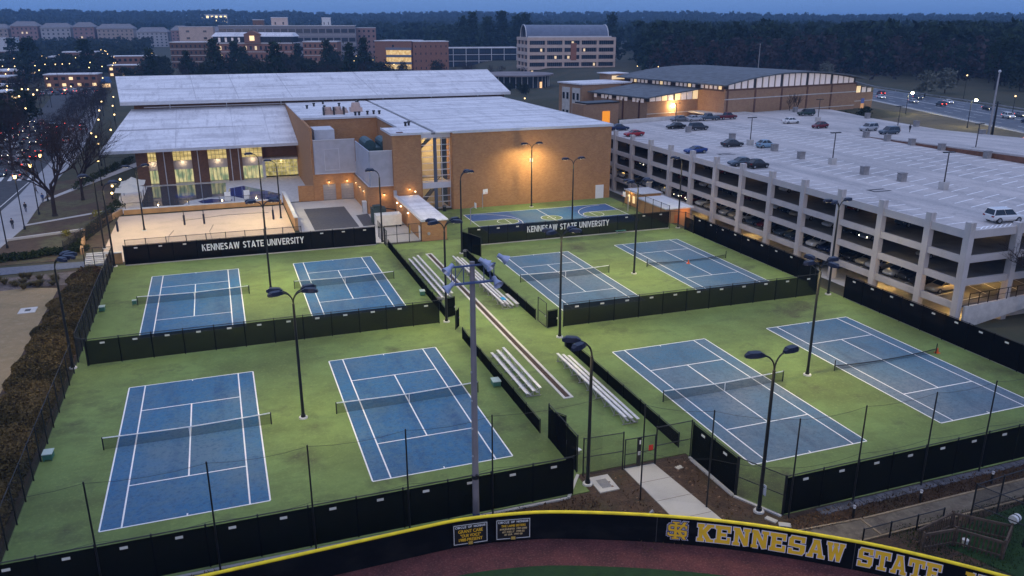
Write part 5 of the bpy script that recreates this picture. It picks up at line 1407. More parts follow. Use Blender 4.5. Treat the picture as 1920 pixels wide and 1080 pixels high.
# ================================================================== YARD OBJECTS AROUND THE COURTS
shed = thing('storage_block', 'long tan brick storage block with a white flat roof beside the walkway', 'storage building', (30, 119, 0))
part('wall', MB().box(28.1, 32.1, 119.2, 138.6, -0.1, 3.05), BRICK, shed)
part('roof', MB().box(28.6, 32.3, 119.0, 138.8, 3.06, 3.25), ROOF, shed)
part('coping', MB().box(28.0, 28.6, 119.0, 138.8, 3.06, 3.4), TRIM, shed)
part('door', MB().box(28.02, 28.095, 120.0, 121.0, 0, 2.1), WHITE, shed)
part('pipe_outlet', MB().cyl((29.2, 119.1, 1.1), (29.2, 119.2, 1.1), 0.25, 0.25, 10), GALV, shed)
part('roof_box', MB().box(28.0, 28.5, 138.9, 139.5, 3.0, 4.2), GALV, shed)
for yy in (136.5, 133.5, 128):
    part('wall_lamp', MB().box(27.85, 28.05, yy - 0.12, yy + 0.12, 2.5, 2.65), LENS, shed)
    lamp('yard_light', 'POINT', (27.6, yy, 2.4), 26, (1.0, 0.56, 0.16), shed, 0.1)
part('wall_lamp', MB().box(31.9, 32.1, 139.62, 139.78, 3.6, 3.75), LENS, shed)
ds = thing('dumpster', 'white compactor dumpster with a dark hopper in the loading yard', 'dumpster', (25, 130.8, 0))
part('container', MB().box(23.1, 27.3, 130.0, 132.2, 0.15, 2.05).box(23.1, 27.3, 129.9, 129.98, 0.25, 0.4), M('off_white_steel', (0.62, 0.60, 0.55), 0.6, 0.06), ds)
part('hopper', MB().box(22.9, 25.2, 132.3, 134.4, 0.2, 2.7).box(23.2, 24.6, 132.6, 134, 2.7, 3.1), M('dark_green_hopper', (0.03, 0.05, 0.045), 0.6, 0.2), ds)
part('compactor_arm', MB().bar((25, 133, 2.6), (27, 132.8, 2.2), 0.18).bar((26.9, 132.8, 0.3), (26.9, 132.8, 2.2), 0.14), BLACK, ds)
part('wheel', MB().cyl((23.4, 129.85, 0.15), (23.4, 130.2, 0.15), 0.15, 0.15, 8).cyl((27.0, 129.85, 0.15), (27.0, 130.2, 0.15), 0.15, 0.15, 8), BLACK, ds)
eb = thing('electric_cabinet', 'pale grey electric cabinet against the dock side wall', 'cabinet', (23.2, 141.8, 0))
part('cabinet_body', MB().box(22.8, 23.5, 141.2, 142.3, 0.0, 2.2), TRIM, eb); part('cabinet_door', MB().box(22.76, 22.795, 141.3, 142.2, 0.15, 2.05), GALV, eb)
for i, yy in enumerate((120.6, 121.4)):
    pass
bo = thing('bollard', 'yellow guard post in the dumpster yard, nearest the storage block', 'bollard', (27.4, 124.6, 0))
part('post', MB().cyl((27.4, 124.6, 0), (27.4, 124.6, 1.25), 0.1, 0.1, 8), M('safety_yellow', (0.55, 0.36, 0.03), 0.6, 0), bo); part('post_cap', MB().sphere((27.4, 124.6, 1.25), 0.1, 8, 4), bpy.data.materials['safety_yellow'], bo)
TANWALL = M('tan_stucco_wall', (0.46, 0.26, 0.11), 0.85, 0.12, 0.8)
def wallrun(name, label, pts, th, z0, z1, cap=True, mat=TANWALL):
    t = thing(name, label, 'wall', (pts[0][0], pts[0][1], z0))
    m = MB(); c = MB()
    for a, b in zip(pts[:-1], pts[1:]):
        u = (b[0] - a[0], b[1] - a[1]); L = math.hypot(*u); mid = ((a[0] + b[0]) / 2, (a[1] + b[1]) / 2)
        m.obox(mid, u, L / 2, th / 2, z0, z1)
        if cap: c.obox(mid, u, L / 2 + 0.03, th / 2 + 0.06, z1 + 0.002, z1 + 0.12)
    part('wall_body', m, mat, t)
    if cap: part('wall_cap', c, CONC_PALE, t)
    return t
wallrun('garden_wall', 'tan wall between the sand court and the loading yard', [(10.45, 132.6), (10.4, 155.8)], 0.5, 0, 2.1)
wallrun('garden_wall', 'tan planter wall along the back of the sand court', [(-17.2, 154.9), (9.8, 154.9)], 0.5, 0, 0.85)
wallrun('garden_wall', 'tan wall running down the left side of the sand court', [(-17.6, 155.6), (-21.8, 141.4), (-20.6, 128.5)], 0.4, 0, 0.9, False)
wallrun('garden_wall', 'tan wall stub at the corner of the sand court beside the steps', [(-16.6, 121.6), (-14.6, 121.7)], 0.4, 0, 1.5)
wallrun('garden_wall', 'low brick wall left of the grey garage doors', [(13.1, 155.75), (15.98, 155.65)], 0.3, 0, 3.0, False, BRICK)
wallrun('retaining_wall', 'pale wall beyond the lawn left of the sand court', [(-33.0, 141.0), (-22.0, 144.6)], 0.5, 0, 0.35, False, CONC)
stp = MB()
for k in range(6): stp.box(-19.6, -16.2, 122.2 + k * 0.6, 122.8 + k * 0.6, -0.06, 0.12 + 0.14 * k)
struct('garden_steps', stp, CONC_PALE)
def tent(label, x0, x1, y0, y1):
    t = thing('shade_tent', label, 'shade canopy', ((x0 + x1) / 2, y0, 0))
    cx, cy = (x0 + x1) / 2, (y0 + y1) / 2
    m = MB(); n = 6; g = {}
    for i in range(n + 1):
        for j_ in range(n + 1):
            u, v = i / n * 2 - 1, j_ / n * 2 - 1
            z = 2.6 + 1.5 * (1 - max(abs(u), abs(v))) ** 1.25 - 0.0 + 0.25 * (abs(u) * abs(v)) 
            g[i, j_] = (cx + u * (x1 - x0) / 2, cy + v * (y1 - y0) / 2, z)
    for i in range(n):
        for j_ in range(n): m.poly([g[i, j_], g[i + 1, j_], g[i + 1, j_ + 1], g[i, j_ + 1]])
    part('canopy', m, M('cream_canopy', (0.66, 0.60, 0.48), 0.8, 0.03), t)
    for xx in (x0 + .2, x1 - .2):
        for yy in (y0 + .2, y1 - .2): part('canopy_post', MB().cyl((xx, yy, 0), (xx, yy, 2.75), 0.06, 0.06, 6), BLACK, t)
    lamp('canopy_light', 'POINT', (cx, cy, 2.1), 90, (1.0, 0.72, 0.36), t, 0.3)
tent('cream shade canopy by the pool, nearer one', -19.2, -14.4, 161.3, 166.3)
tent('cream shade canopy by the pool, farther one', -18.9, -14.5, 167.5, 173.5)
def vpost(label, x, y, h):
    t = thing('volleyball_post', label, 'volleyball post', (x, y, -0.01))
    part('post', MB().cyl((x, y, 0), (x, y, h), 0.06, 0.06, 8), BLACK, t); part('post_pad', MB().cyl((x, y, 0.1), (x, y, 1.75), 0.17, 0.17, 10), LAMPBLUE, t)
vpost('padded black volleyball post left of the pair in mid sand', -6.9, 142.8, 2.5)
vpost('padded black volleyball post right of the pair in mid sand', -3.8, 142.6, 2.5)
vpost('padded black volleyball post at the right side of the sand court', 7.4, 142.0, 2.5)
vpost('padded black volleyball post at the far left of the sand court', -17.0, 141.6, 2.5)
solo('sand_hose', MB().tube([(-8.5, 139.5, 0.03), (-9.1, 136, 0.03), (-9.0, 131, 0.03), (-8.3, 127.5, 0.03)], 0.035, 5).tube([(-2.4, 141.5, 0.03), (-3.0, 137, 0.03), (-2.6, 131, 0.03), (-1.8, 128, 0.03)], 0.035, 5).tube([(-7.5, 146.3, 0.03), (0, 148.6, 0.03), (7.0, 148.2, 0.03)], 0.025, 5), BLACK, 'dark court boundary ropes lying on the sand court', 'rope')
for i, (x, y) in enumerate(((0.4, 160.2), (3.9, 160.9))):
    t = thing('lifeguard_chair', 'white board standing by the pool edge, ' + ('left one' if i == 0 else 'right one'), 'pool board', (x, y, 0))
    part('board', MB().box(x - 0.55, x + 0.55, y - 0.05, y + 0.05, 0.2, 1.9), WHITE, t); part('foot', MB().box(x - 0.5, x - 0.4, y - 0.3, y + 0.3, 0, 0.2).box(x + 0.4, x + 0.5, y - 0.3, y + 0.3, 0, 0.2), GALV, t)
hut = thing('utility_hut', 'low tan utility hut with a pale flat roof beside the garage', 'utility hut', (72, 122, 0))
part('wall', MB().box(69.8, 74.6, 117.0, 126.5, -2, 2.3), TANWALL, hut); part('roof', MB().box(69.5, 75.0, 116.6, 126.9, 2.31, 2.5), M('pale_blue_roof', (0.52, 0.55, 0.60), 0.6, 0.05), hut)
part('door', MB().box(71.5, 72.6, 116.9, 116.98, -1.2, 1.2), M('orange_lit_door', (0.5, 0.17, 0.05), 0.7, 0), hut)
lamp('hut_light', 'POINT', (73.4, 116.0, 1.6), 60, (1.0, 0.4, 0.10), hut, 0.1)
hut = thing('utility_hut', 'small tan hut with an arched pale awning behind the utility hut', 'utility hut', (73, 132, 0))
part('wall', MB().box(71.2, 76, 129.5, 134.5, -2, 2.4), TANWALL, hut); part('roof', MB().box(71.0, 76.2, 129.2, 134.7, 2.41, 2.55), TRIM, hut)
part('window', MB().box(71.12, 71.195, 130.5, 131.3, 0.5, 1.8).box(71.12, 71.195, 132.3, 133.1, 0.5, 1.8), WARM, hut)
lamp('hut_light', 'POINT', (70.8, 132, 2.2), 50, (1.0, 0.6, 0.2), hut, 0.1)

# ================================================================== VEHICLES
PAINT = {}
def paint(name, col, metal=0.3, rough=0.3):
    if name not in PAINT: PAINT[name] = M(name + '_car_paint', col, rough, 0.0, metal=metal, spec=0.5)
    return PAINT[name]
for n_, c_ in dict(black=(0.012, 0.012, 0.014), charcoal=(0.035, 0.038, 0.045), grey=(0.13, 0.135, 0.145), silver=(0.40, 0.41, 0.43), white=(0.72, 0.72, 0.71), blue=(0.015, 0.045, 0.19), navy=(0.012, 0.022, 0.07), sky=(0.22, 0.34, 0.44), red=(0.32, 0.02, 0.025), maroon=(0.13, 0.012, 0.02), green=(0.015, 0.04, 0.035), tan=(0.42, 0.36, 0.26), slate=(0.06, 0.085, 0.115)).items():
    paint(n_, c_)
TYRE = M('tyre_rubber', (0.012, 0.012, 0.012), 0.8, 0.0)
RIM = M('alloy_rim', (0.35, 0.35, 0.36), 0.35, 0.0, metal=0.7)
HEADL = M('headlight_glass', (0.55, 0.55, 0.55), 0.15, 0.0)
TAILL = M('tail_light_glass', (0.25, 0.01, 0.01), 0.2, 0.0)
HEAD_ON = E('headlight_on', (1.0, 0.88, 0.62), 14.0)
TAIL_ON = E('tail_light_on', (1.0, 0.06, 0.03), 7.0)
def loft(mb, st):
    """st: (x, zb, zt, w) cross sections with eight points"""
    rings = []
    for x, zb, zt, w in st:
        h = zt - zb
        rings.append([(x, -w * .80, zb), (x, -w, zb + h * .30), (x, -w * .99, zb + h * .72), (x, -w * .88, zt), (x, w * .88, zt), (x, w * .99, zb + h * .72), (x, w, zb + h * .30), (x, w * .80, zb)])
    i = len(mb.v)
    for r_ in rings: mb.v += r_
    n = 8
    for k in range(len(rings) - 1):
        for j_ in range(n):
            mb.f.append((i + k * n + j_, i + k * n + (j_ + 1) % n, i + (k + 1) * n + (j_ + 1) % n, i + (k + 1) * n + j_)); mb.m.append(0)
    mb.f.append(tuple(i + j_ for j_ in range(n))); mb.m.append(0)
    mb.f.append(tuple(i + (len(rings) - 1) * n + j_ for j_ in range(n - 1, -1, -1))); mb.m.append(0)
    return mb
def cabin(b, t, zb, zt, wb, wt_):
    return MB().hexa([(b[0], -wb, zb), (b[1], -wb, zb), (b[1], wb, zb), (b[0], wb, zb), (t[0], -wt_, zt), (t[1], -wt_, zt), (t[1], wt_, zt), (t[0], wt_, zt)])
KINDS = {
 'sedan': dict(body=[(-2.3, .45, .82, .66), (-2.2, .30, .93, .80), (-1.5, .22, .98, .88), (-.3, .2, .96, .9), (.9, .2, .94, .9), (1.75, .22, .84, .86), (2.2, .28, .72, .76), (2.34, .40, .62, .60)], cab=((-1.62, 1.05), (-.85, .28), .93, 1.42, .80, .62), wb=1.38, r=.32),
 'coupe': dict(body=[(-2.2, .45, .80, .66), (-2.1, .30, .92, .82), (-1.4, .22, .96, .9), (-.3, .2, .90, .9), (.8, .2, .88, .9), (1.7, .22, .80, .86), (2.15, .28, .68, .76), (2.28, .40, .58, .58)], cab=((-1.75, .95), (-.75, .2), .88, 1.30, .80, .58), wb=1.32, r=.33),
 'suv': dict(body=[(-2.25, .50, .95, .78), (-2.2, .38, 1.08, .88), (-1.5, .30, 1.10, .93), (-.3, .28, 1.08, .94), (.9, .28, 1.06, .94), (1.7, .30, 1.00, .90), (2.15, .36, .88, .82), (2.28, .48, .76, .68)], cab=((-2.18, 1.0), (-1.95, .35), 1.06, 1.72, .86, .70), wb=1.35, r=.38),
 'hatch': dict(body=[(-1.95, .45, .80, .66), (-1.85, .30, 1.0, .82), (-1.3, .22, 1.0, .88), (-.3, .2, .97, .88), (.8, .2, .93, .87), (1.5, .22, .82, .82), (1.9, .28, .70, .72), (2.0, .40, .60, .56)], cab=((-1.72, .95), (-.9, .25), .94, 1.50, .78, .56), wb=1.25, r=.33),
 'pickup': dict(body=[(-2.75, .55, 1.02, .84), (-2.7, .45, 1.10, .92), (-1.2, .38, 1.10, .95), (-.1, .36, 1.12, .95), (1.3, .36, 1.12, .95), (2.1, .38, 1.05, .92), (2.6, .44, .95, .84), (2.7, .55, .85, .74)], cab=((-.75, 1.25), (-.5, .65), 1.10, 1.75, .86, .72), wb=1.75, r=.40),
}
CARS = {}
def make_car(kind):
    d = KINDS[kind]
    t = bpy.data.objects.new('parked_car', None); COL.objects.link(t)
    def add(nm, mb, mat, par=t, objmat=False):
        me = mb.mesh(nm); me.materials.append(mat)
        o = bpy.data.objects.new(nm, me); COL.objects.link(o); o.parent = par
        if objmat:
            o.material_slots[0].link = 'OBJECT'; o.material_slots[0].material = mat
        return o
    body = add('body', loft(MB(), d['body']), PAINT['grey'], objmat=True)
    b, tt, zb, zt, wb, wtp = d['cab']
    add('window', cabin(b, tt, zb - .01, zt, wb, wtp), GLASSDK)
    r_ = cabin((tt[0] - .05, tt[1] + .05), (tt[0] + .1, tt[1] - .1), zt - .02, zt + .06, wtp + .02, wtp - .1)
    for s in (-1, 1):
        for fx in (0.5,):
            xb = b[0] + (b[1] - b[0]) * .52; xt = tt[0] + (tt[1] - tt[0]) * .5
            r_.bar((xb, s * (wb + .005), zb), (xt, s * (wtp + .005), zt), .09, .03)
        r_.bar((b[1], s * (wb - .01), zb), (tt[1], s * (wtp - .01), zt), .08, .05).bar((b[0], s * (wb - .01), zb), (tt[0], s * (wtp - .01), zt), .10, .05)
    if kind == 'pickup':
        pass
    add('roof', r_, PAINT['grey'], objmat=True)
    if kind == 'pickup': add('bed', MB().box(-2.6, -.85, -.78, .78, 1.105, 1.115), BLACK)
    R_ = d['r']
    wm = MB().cyl((0, -.11, 0), (0, .11, 0), R_, R_, 12).mesh('wheel'); wm.materials.append(TYRE)
    rm = MB().cyl((0, -.125, 0), (0, .125, 0), R_ * .6, R_ * .6, 8).mesh('rim'); rm.materials.append(RIM)
    W_ = max(q[3] for q in d['body'])
    for sx in (-1, 1):
        for sy in (-1, 1):
            w_ = piece('wheel', wm, None, t, (sx * d['wb'], sy * (W_ - .10), R_)); piece('rim', rm, None, w_)
    f = d['body'][-2]; k = d['body'][1]
    hl = MB().box(f[0] - .06, f[0] + .05, -.16, .16, 0, .13).mesh('headlight'); hl.materials.append(HEADL)
    tl = MB().box(k[0] - .10, k[0] + .06, -.15, .15, 0, .16).mesh('tail_light'); tl.materials.append(TAILL)
    for s in (-1, 1):
        for nm, me, z in (('headlight', hl, f[2] - .22), ('tail_light', tl, k[2] - .26)):
            o = piece(nm, me, None, t, (0, s * (f[3] - .17 if nm == 'headlight' else k[3] - .17), z))
            o.material_slots[0].link = 'OBJECT'; o.material_slots[0].material = me.materials[0]
    return t
used_kind = {}
def car(kind, color, x, y, z, ang, label, group=None, lights=False, name='parked_car', tail=False):
    if kind not in used_kind:
        t = used_kind[kind] = make_car(kind)
    else:
        t = copy_tree(used_kind[kind], (0, 0, 0), 0)
    t.name = name
    t.location = (x, y, z); t.rotation_euler = (0, 0, ang)
    t['label'] = label; t['category'] = 'pickup truck' if kind == 'pickup' else 'car'
    if group: t['group'] = group
    elif 'group' in t: del t['group']
    for ch in t.children:
        n = ch.name.split('.')[0]
        if n in ('body', 'roof'): ch.material_slots[0].material = PAINT[color]
        if n == 'headlight': ch.material_slots[0].material = HEAD_ON if lights else HEADL
        if n == 'tail_light': ch.material_slots[0].material = TAIL_ON if (tail or lights) else TAILL
    return t
DZ = 9.06
GD = 'cars parked on the garage top deck'
for kind, color, x, y, ang, label in [
 ('suv', 'white', 89.3, 70.4, R(-8), 'white off-road car alone near the near corner of the garage deck'),
 ('sedan', 'slate', 83.6, 116.4, R(176), 'dark slate sedan parked beside a black hatchback at the deck edge'),
 ('hatch', 'black', 84.9, 113.6, R(4), 'black hatchback parked beside a slate sedan at the deck edge'),
 ('coupe', 'blue', 84.0, 131.4, R(180), 'bright blue coupe alone at the deck edge'),
 ('sedan', 'charcoal', 95.5, 136.4, R(0), 'dark grey sedan left of the lamp post on the deck'),
 ('hatch', 'sky', 100.9, 133.0, R(0), 'light blue rounded hatchback with a dark roof right of the lamp post'),
 ('coupe', 'red', 84.6, 156.9, R(180), 'red coupe parked near the brick hall corner on the deck'),
 ('sedan', 'navy', 86.3, 167.2, R(0), 'navy car half hidden by the brick hall corner'),
 ('sedan', 'black', 100.0, 165.4, R(180), 'black sedan behind the concrete stub at the rear of the deck'),
 ('suv', 'charcoal', 103.6, 161.5, R(0), 'black boxy off-road car beside the black sedan at the rear of the deck'),
 ('sedan', 'grey', 108.6, 178.2, R(182), 'dark grey car at the back parapet below the bright wall lamp'),
 ('sedan', 'silver', 112.4, 177.6, R(4), 'pale grey car half behind a lamp post at the back parapet'),
 ('pickup', 'slate', 116.8, 177.8, R(178), 'dark teal pickup truck at the back parapet'),
 ('pickup', 'maroon', 122.5, 178.2, R(4), 'maroon pickup truck at the back parapet beside a teal pickup'),
 ('sedan', 'white', 132.0, 165.2, R(2), 'white sedan alone in the middle of the rear deck'),
 ('hatch', 'maroon', 132.2, 155.0, R(184), 'dark red hatchback below the lamp post of the rear deck'),
 ('suv', 'green', 147.3, 178.6, R(170), 'black green estate car by the curved hall at the back of the deck'),
 ('suv', 'silver', 139.2, 147.2, R(186), 'silver off-road car near the ramp slot on the deck'),
 ('suv', 'slate', 138.6, 140.4, R(178), 'dark teal minivan beside the start of the ramp slot'),
]:
    car(kind, color, x, y, DZ - 0.005, ang, label, GD)
# cars on the covered levels, seen through the bays
lv_name = ['lowest covered', 'middle covered', 'upper covered']
bays = list(zip(cy_cols[:-1], cy_cols[1:]))
pal = ['black', 'charcoal', 'silver', 'white', 'navy', 'grey', 'tan', 'maroon', 'slate']
ordn = ['first', 'second', 'third', 'fourth', 'fifth', 'sixth', 'seventh', 'eighth', 'ninth', 'tenth', 'eleventh', 'twelfth', 'thirteenth', 'fourteenth']
pos = ['right', 'centre', 'left']
occ = {0: {0: [2], 1: [0, 1, 2], 2: [0, 1, 2], 3: [0, 1, 2], 4: [0, 1, 2], 5: [0, 1, 2], 6: [0, 1, 2], 7: [0, 1, 2], 8: [0, 1, 2], 9: [0, 1, 2], 10: [0, 1, 2], 11: [0, 1, 2], 12: [0, 1], 13: [0, 1]},
       1: {1: [1], 2: [2], 3: [0, 2], 4: [1, 2], 5: [0, 1], 6: [1, 2], 7: [0, 1, 2], 8: [0, 2], 9: [0, 1], 10: [1, 2], 11: [0, 2], 12: [1]},
       2: {2: [0], 3: [1], 5: [1], 7: [2], 8: [1], 10: [1], 11: [0], 12: [1]}}
fixed = {(0, 2, 1): ('sedan', 'tan'), (0, 3, 2): ('suv', 'white'), (0, 0, 2): ('sedan', 'tan'), (0, 1, 0): ('suv', 'black'), (0, 1, 1): ('suv', 'charcoal'), (0, 1, 2): ('sedan', 'silver')}
for lv in occ:
    for bi, slots in occ[lv].items():
        a, b = bays[bi]
        for s in slots:
            y = a + 0.9 + (b - a) * (0.12 + 0.30 * s)
            k_, c_ = fixed.get((lv, bi, s), (rnd.choice(['sedan', 'sedan', 'suv', 'hatch', 'coupe']), rnd.choice(pal)))
            on = (lv, bi) in ((1, 2), (1, 11), (0, 8)) 
            shade = {'black': 'black', 'charcoal': 'dark grey', 'silver': 'silver', 'white': 'white', 'navy': 'navy', 'grey': 'grey', 'tan': 'tan', 'maroon': 'maroon', 'slate': 'slate blue'}[c_]
            kn = {'sedan': 'sedan', 'suv': 'off-road car', 'hatch': 'hatchback', 'coupe': 'coupe'}[k_]
            car(k_, c_, 83.1 + (0.3 if s == 1 else 0) + (4 if lv == 2 else 0) + (2.5 if lv == 1 else 0), y, FLOORS[lv] + 0.012, R(180 + rnd.uniform(-3, 3)), '%s %s%s, %s level, %s bay from near corner, %s slot' % (shade, kn, ', headlights lit' if on else '', lv_name[lv], ordn[bi], pos[s]), 'cars on the covered garage levels', lights=on)
car('sedan', 'black', 83.6, 93.5, -2.37, R(178), 'black car under the garage seen below the lowest beam', 'cars on the covered garage levels')
# highway traffic
for kind, color, x, y, ang, label, lt_, tl_ in [
 ('suv', 'maroon', 253.0, 263.5, R(70), 'dark car with bright tail lights farthest along the highway', False, True),
 ('sedan', 'white', 240.9, 250.4, R(250), 'white car at the far left of the visible highway', True, False),
 ('suv', 'slate', 251.5, 243.0, R(250), 'dark car on the highway right of the first bright street light', True, False),
 ('sedan', 'silver', 238.5, 232.3, R(250), 'silver car on the highway left of the first dark off-road car', True, False),
 ('suv', 'charcoal', 238.0, 219.5, R(70), 'dark off-road car on the highway left of the second bright street light', False, True),
 ('sedan', 'white', 248.3, 226.0, R(250), 'white car on the highway just left of the second bright street light', True, False),
 ('sedan', 'black', 241.6, 203.8, R(250), 'dark car on the highway behind the tall mast', True, False),
 ('suv', 'white', 225.7, 182.8, R(250), 'white off-road car on the near lane of the highway at the right edge', True, False),
 ('sedan', 'grey', 233.0, 184.5, R(250), 'grey car behind the white off-road car at the right edge of the highway', True, False),
 ('sedan', 'white', 238.5, 184.0, R(250), 'white car at the right frame edge of the highway', True, False),
 ('sedan', 'navy', 219.0, 171.0, R(70), 'dark car nearest the camera on the highway', False, True),
 ('sedan', 'black', 184.0, 142.0, R(240), 'dark car with both headlights on descending the ramp road at the right', True, False)]:
    car(kind, color, x, y, 5.08 if x > 200 else 5.0, ang, label, 'highway traffic', lights=lt_, tail=tl_, name='moving_car')
# parked trucks and trailer behind the deck
car('pickup', 'black', 166.6, 186.5, 4.6, R(200), 'black pickup truck behind the deck at the foot of the bank', None)
trl = thing('flat_trailer', 'long dark flat trailer with a pale bed behind the deck', 'trailer', (171, 177, 4.8), R(-55))
part('bed', MB().box(-5, 5, -1.3, 1.3, 0.9, 1.1), M('pale_trailer_bed', (0.42, 0.43, 0.47), 0.7, 0.05), trl, local=True); part('frame', MB().box(-5, 5, -1.1, 1.1, 0.55, 0.895), BLACK, trl, local=True)
for sx in (-2.5, -1.4, 3.6):
    part('wheel', MB().cyl((sx, -1.2, 0.42), (sx, 1.2, 0.42), 0.42, 0.42, 10), TYRE, trl, local=True)
# left street: queue of cars with their lights on
G = 'cars queued in the street left of the trees'
qcols = ['silver', 'white', 'black', 'grey', 'charcoal', 'navy', 'red', 'sky', 'tan', 'slate']
def street_car(x, y, i, ang, tail):
    c_ = qcols[i % 10]; k_ = ['sedan', 'suv', 'hatch'][i % 3]
    sh = {'sky': 'light blue', 'charcoal': 'dark grey', 'slate': 'slate blue'}.get(c_, c_)
    car(k_, c_, x, y, 0.0, ang, '%s %s queuing with %s in the left street' % (sh, {'sedan': 'sedan', 'suv': 'off-road car', 'hatch': 'hatchback'}[k_], 'red tail lights' if tail else 'headlights on'), G, lights=not tail, tail=tail, name='street_car')
i = 0
for ln, (dx, tail) in enumerate(((-3, True), (-6.5, False), (-10, False), (-13.5, False), (-17, True))):
    for k in range(9):
        y = 205 + k * 13 + ln * 3.7 + rnd.uniform(-3, 3)
        x = -39.5 + dx - (y - 200) * 0.055
        street_car(x, y, i, R(92 if tail else 272) + 0.05, tail); i += 1
for (x, y, a) in ((-40.9, 262, 92), (-39.9, 290, 92), (-43.5, 291, 92), (-41.5, 300, 92)):
    car('suv', 'white', x, y, 0.0, R(a), 'pale van with red tail lights at the left kerb', 'pale vans stopped at the kerb', tail=True, name='street_car')

# ================================================================== PEOPLE
SKIN = M('skin', (0.32, 0.19, 0.13), 0.6, 0)
def person(label, x, y, z, ang, coat, legs, stride=0.28, lean=0.0, hair=(0.02, 0.015, 0.012)):
    V = [(0, 0, .95), (0, 0, 1.12), (.02, 0, 1.36), (.02, 0, 1.50), (.04, 0, 1.66), (.05, 0, 1.74),
         (0, .20, 1.42), (.06, .25, 1.15), (.16, .22, .93), (0, -.20, 1.42), (-.08, -.25, 1.15), (-.02, -.24, .92),
         (0, .10, .90), (stride * .6, .11, .52), (stride * .75, .11, .08), (stride * .75 + .16, .11, .05), (0, -.10, .90), (-stride * .3, -.11, .50), (-stride, -.11, .10), (-stride + .15, -.11, .05)]
    Ed = [(0, 1), (1, 2), (2, 3), (3, 4), (4, 5), (2, 6), (6, 7), (7, 8), (2, 9), (9, 10), (10, 11), (0, 12), (12, 13), (13, 14), (14, 15), (0, 16), (16, 17), (17, 18), (18, 19)]
    Rd = [.15, .15, .17, .07, .10, .085, .075, .055, .045, .075, .055, .045, .10, .075, .055, .05, .10, .075, .055, .05]
    me = bpy.data.meshes.new('person'); me.from_pydata(V, Ed, [])
    o = bpy.data.objects.new('person', me); COL.objects.link(o)
    o.modifiers.new('skin', 'SKIN'); o.modifiers.new('sub', 'SUBSURF').levels = 1
    for k, r_ in enumerate(Rd): me.skin_vertices[0].data[k].radius = (r_ * (.8 if k < 3 else 1), r_)
    me.skin_vertices[0].data[0].use_root = True
    bpy.context.view_layer.update()
    m2 = bpy.data.meshes.new_from_object(o.evaluated_get(bpy.context.evaluated_depsgraph_get()))
    o.modifiers.clear(); o.data = m2
    m2.materials.clear()
    m2.materials.append(coat); m2.materials.append(legs); m2.materials.append(SKIN); m2.materials.append(BLACK)
    for p in m2.polygons:
        c = p.center
        p.material_index = 2 if (c.z > 1.5 or (abs(c.y) > .17 and c.z < .98)) else (0 if c.z > .92 else (1 if c.z > .13 else 3))
        p.use_smooth = True
    o.location = (x, y, z); o.rotation_euler = (0, 0, ang)
    hm = MB().sphere((.02, 0, 1.73), .115, 8, 5, 1.0); 
    hme = hm.mesh('hair'); hme.materials.append(M('hair', hair, 0.8, 0))
    piece('hair', hme, None, o)
    tag(o, label, 'person')
    return o
DKC = M('dark_coat', (0.02, 0.022, 0.03), 0.8, 0); BLC = M('blue_coat', (0.03, 0.07, 0.2), 0.8, 0); JN = M('jeans', (0.03, 0.04, 0.08), 0.8, 0); GRC = M('grey_hoodie', (0.12, 0.12, 0.13), 0.8, 0)
person('person in dark clothes walking on the left pavement, nearest the frame edge', -33.4, 149.4, 0.04, R(95), DKC, DKC)
person('person in dark clothes walking on the left pavement between the lampposts', -33.9, 163.0, 0.04, R(275), DKC, JN)
person('person in a blue coat walking by the big bare tree', -32.5, 171.3, 0.04, R(280), BLC, JN)
person('person in a grey hoodie crossing at the far end of the left pavement', -35.2, 181.0, 0.04, R(190), GRC, DKC)
person('person in dark clothes striding across the garage deck', 145.2, 141.2, 9.16, R(20), DKC, DKC, 0.36)
person('person in a dark coat far up the pavement beside the vans', -35.6, 232, 0.04, R(85), DKC, JN)
person('person in a blue coat far up the pavement beside the white hall roof', -36.5, 252, 0.04, R(265), BLC, DKC)
person('person in a grey hoodie far up the pavement near the crossing', -38.5, 300, 0.04, R(265), GRC, DKC)

# ================================================================== FIELD HOUSE (curved roof)
fh = thing('field_house', 'brick field house with a dark curved roof and tall pale windows behind the garage', 'building', (FP[0], FP[1], 0), FH_A)
w = MB()
w.box(17, 72, 0, 0.5, 6.5, 15.4).box(17, 17.5, 0.5, 43, 6.5, 14.8).box(71.5, 72, 0.5, 43, 6.5, 15.4).box(17.5, 71.5, 42.5, 43, 6.5, 15.4)
w.box(-1.5, 17, 10, 10.5, 6.5, 12.25).box(-1.5, -1.0, 10.5, 34, 5.5, 12.25)
w.box(72, 82, 1.0, 1.5, 3.5, 12.2).box(81.5, 82, 1.5, 30, 3.5, 12.2)
part('wall', w, BRICK_FH, fh, local=True)
arcz = lambda x: 16.9 + 2.5 * (1 - ((x - 44.5) / 28.5) ** 2)
rf = MB(); xs = [15.0 + 59 * k / 18 for k in range(19)]
for a, b in zip(xs[:-1], xs[1:]):
    za, zb = arcz(a), arcz(b)
    rf.hexa([(a, -1.8, za - .35), (b, -1.8, zb - .35), (b, 44.5, zb - .35), (a, 44.5, za - .35), (a, -1.8, za), (b, -1.8, zb), (b, 44.5, zb), (a, 44.5, za)])
part('roof', rf, ROOF_DK, fh, local=True)
gw = MB().poly([(17.2, 0.35, 15.4)] + [(71.8, 0.35, 15.4)] + [(x, 0.35, arcz(x) - .36) for x in [71.8 - 54.6 * k / 16 for k in range(17)]])
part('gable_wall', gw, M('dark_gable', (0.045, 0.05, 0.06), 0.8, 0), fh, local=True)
PANE = M('pale_window_panel', (0.62, 0.60, 0.62), 0.4, 0.04, 0.4, emit=(0.9, 0.75, 0.75), estr=0.22)
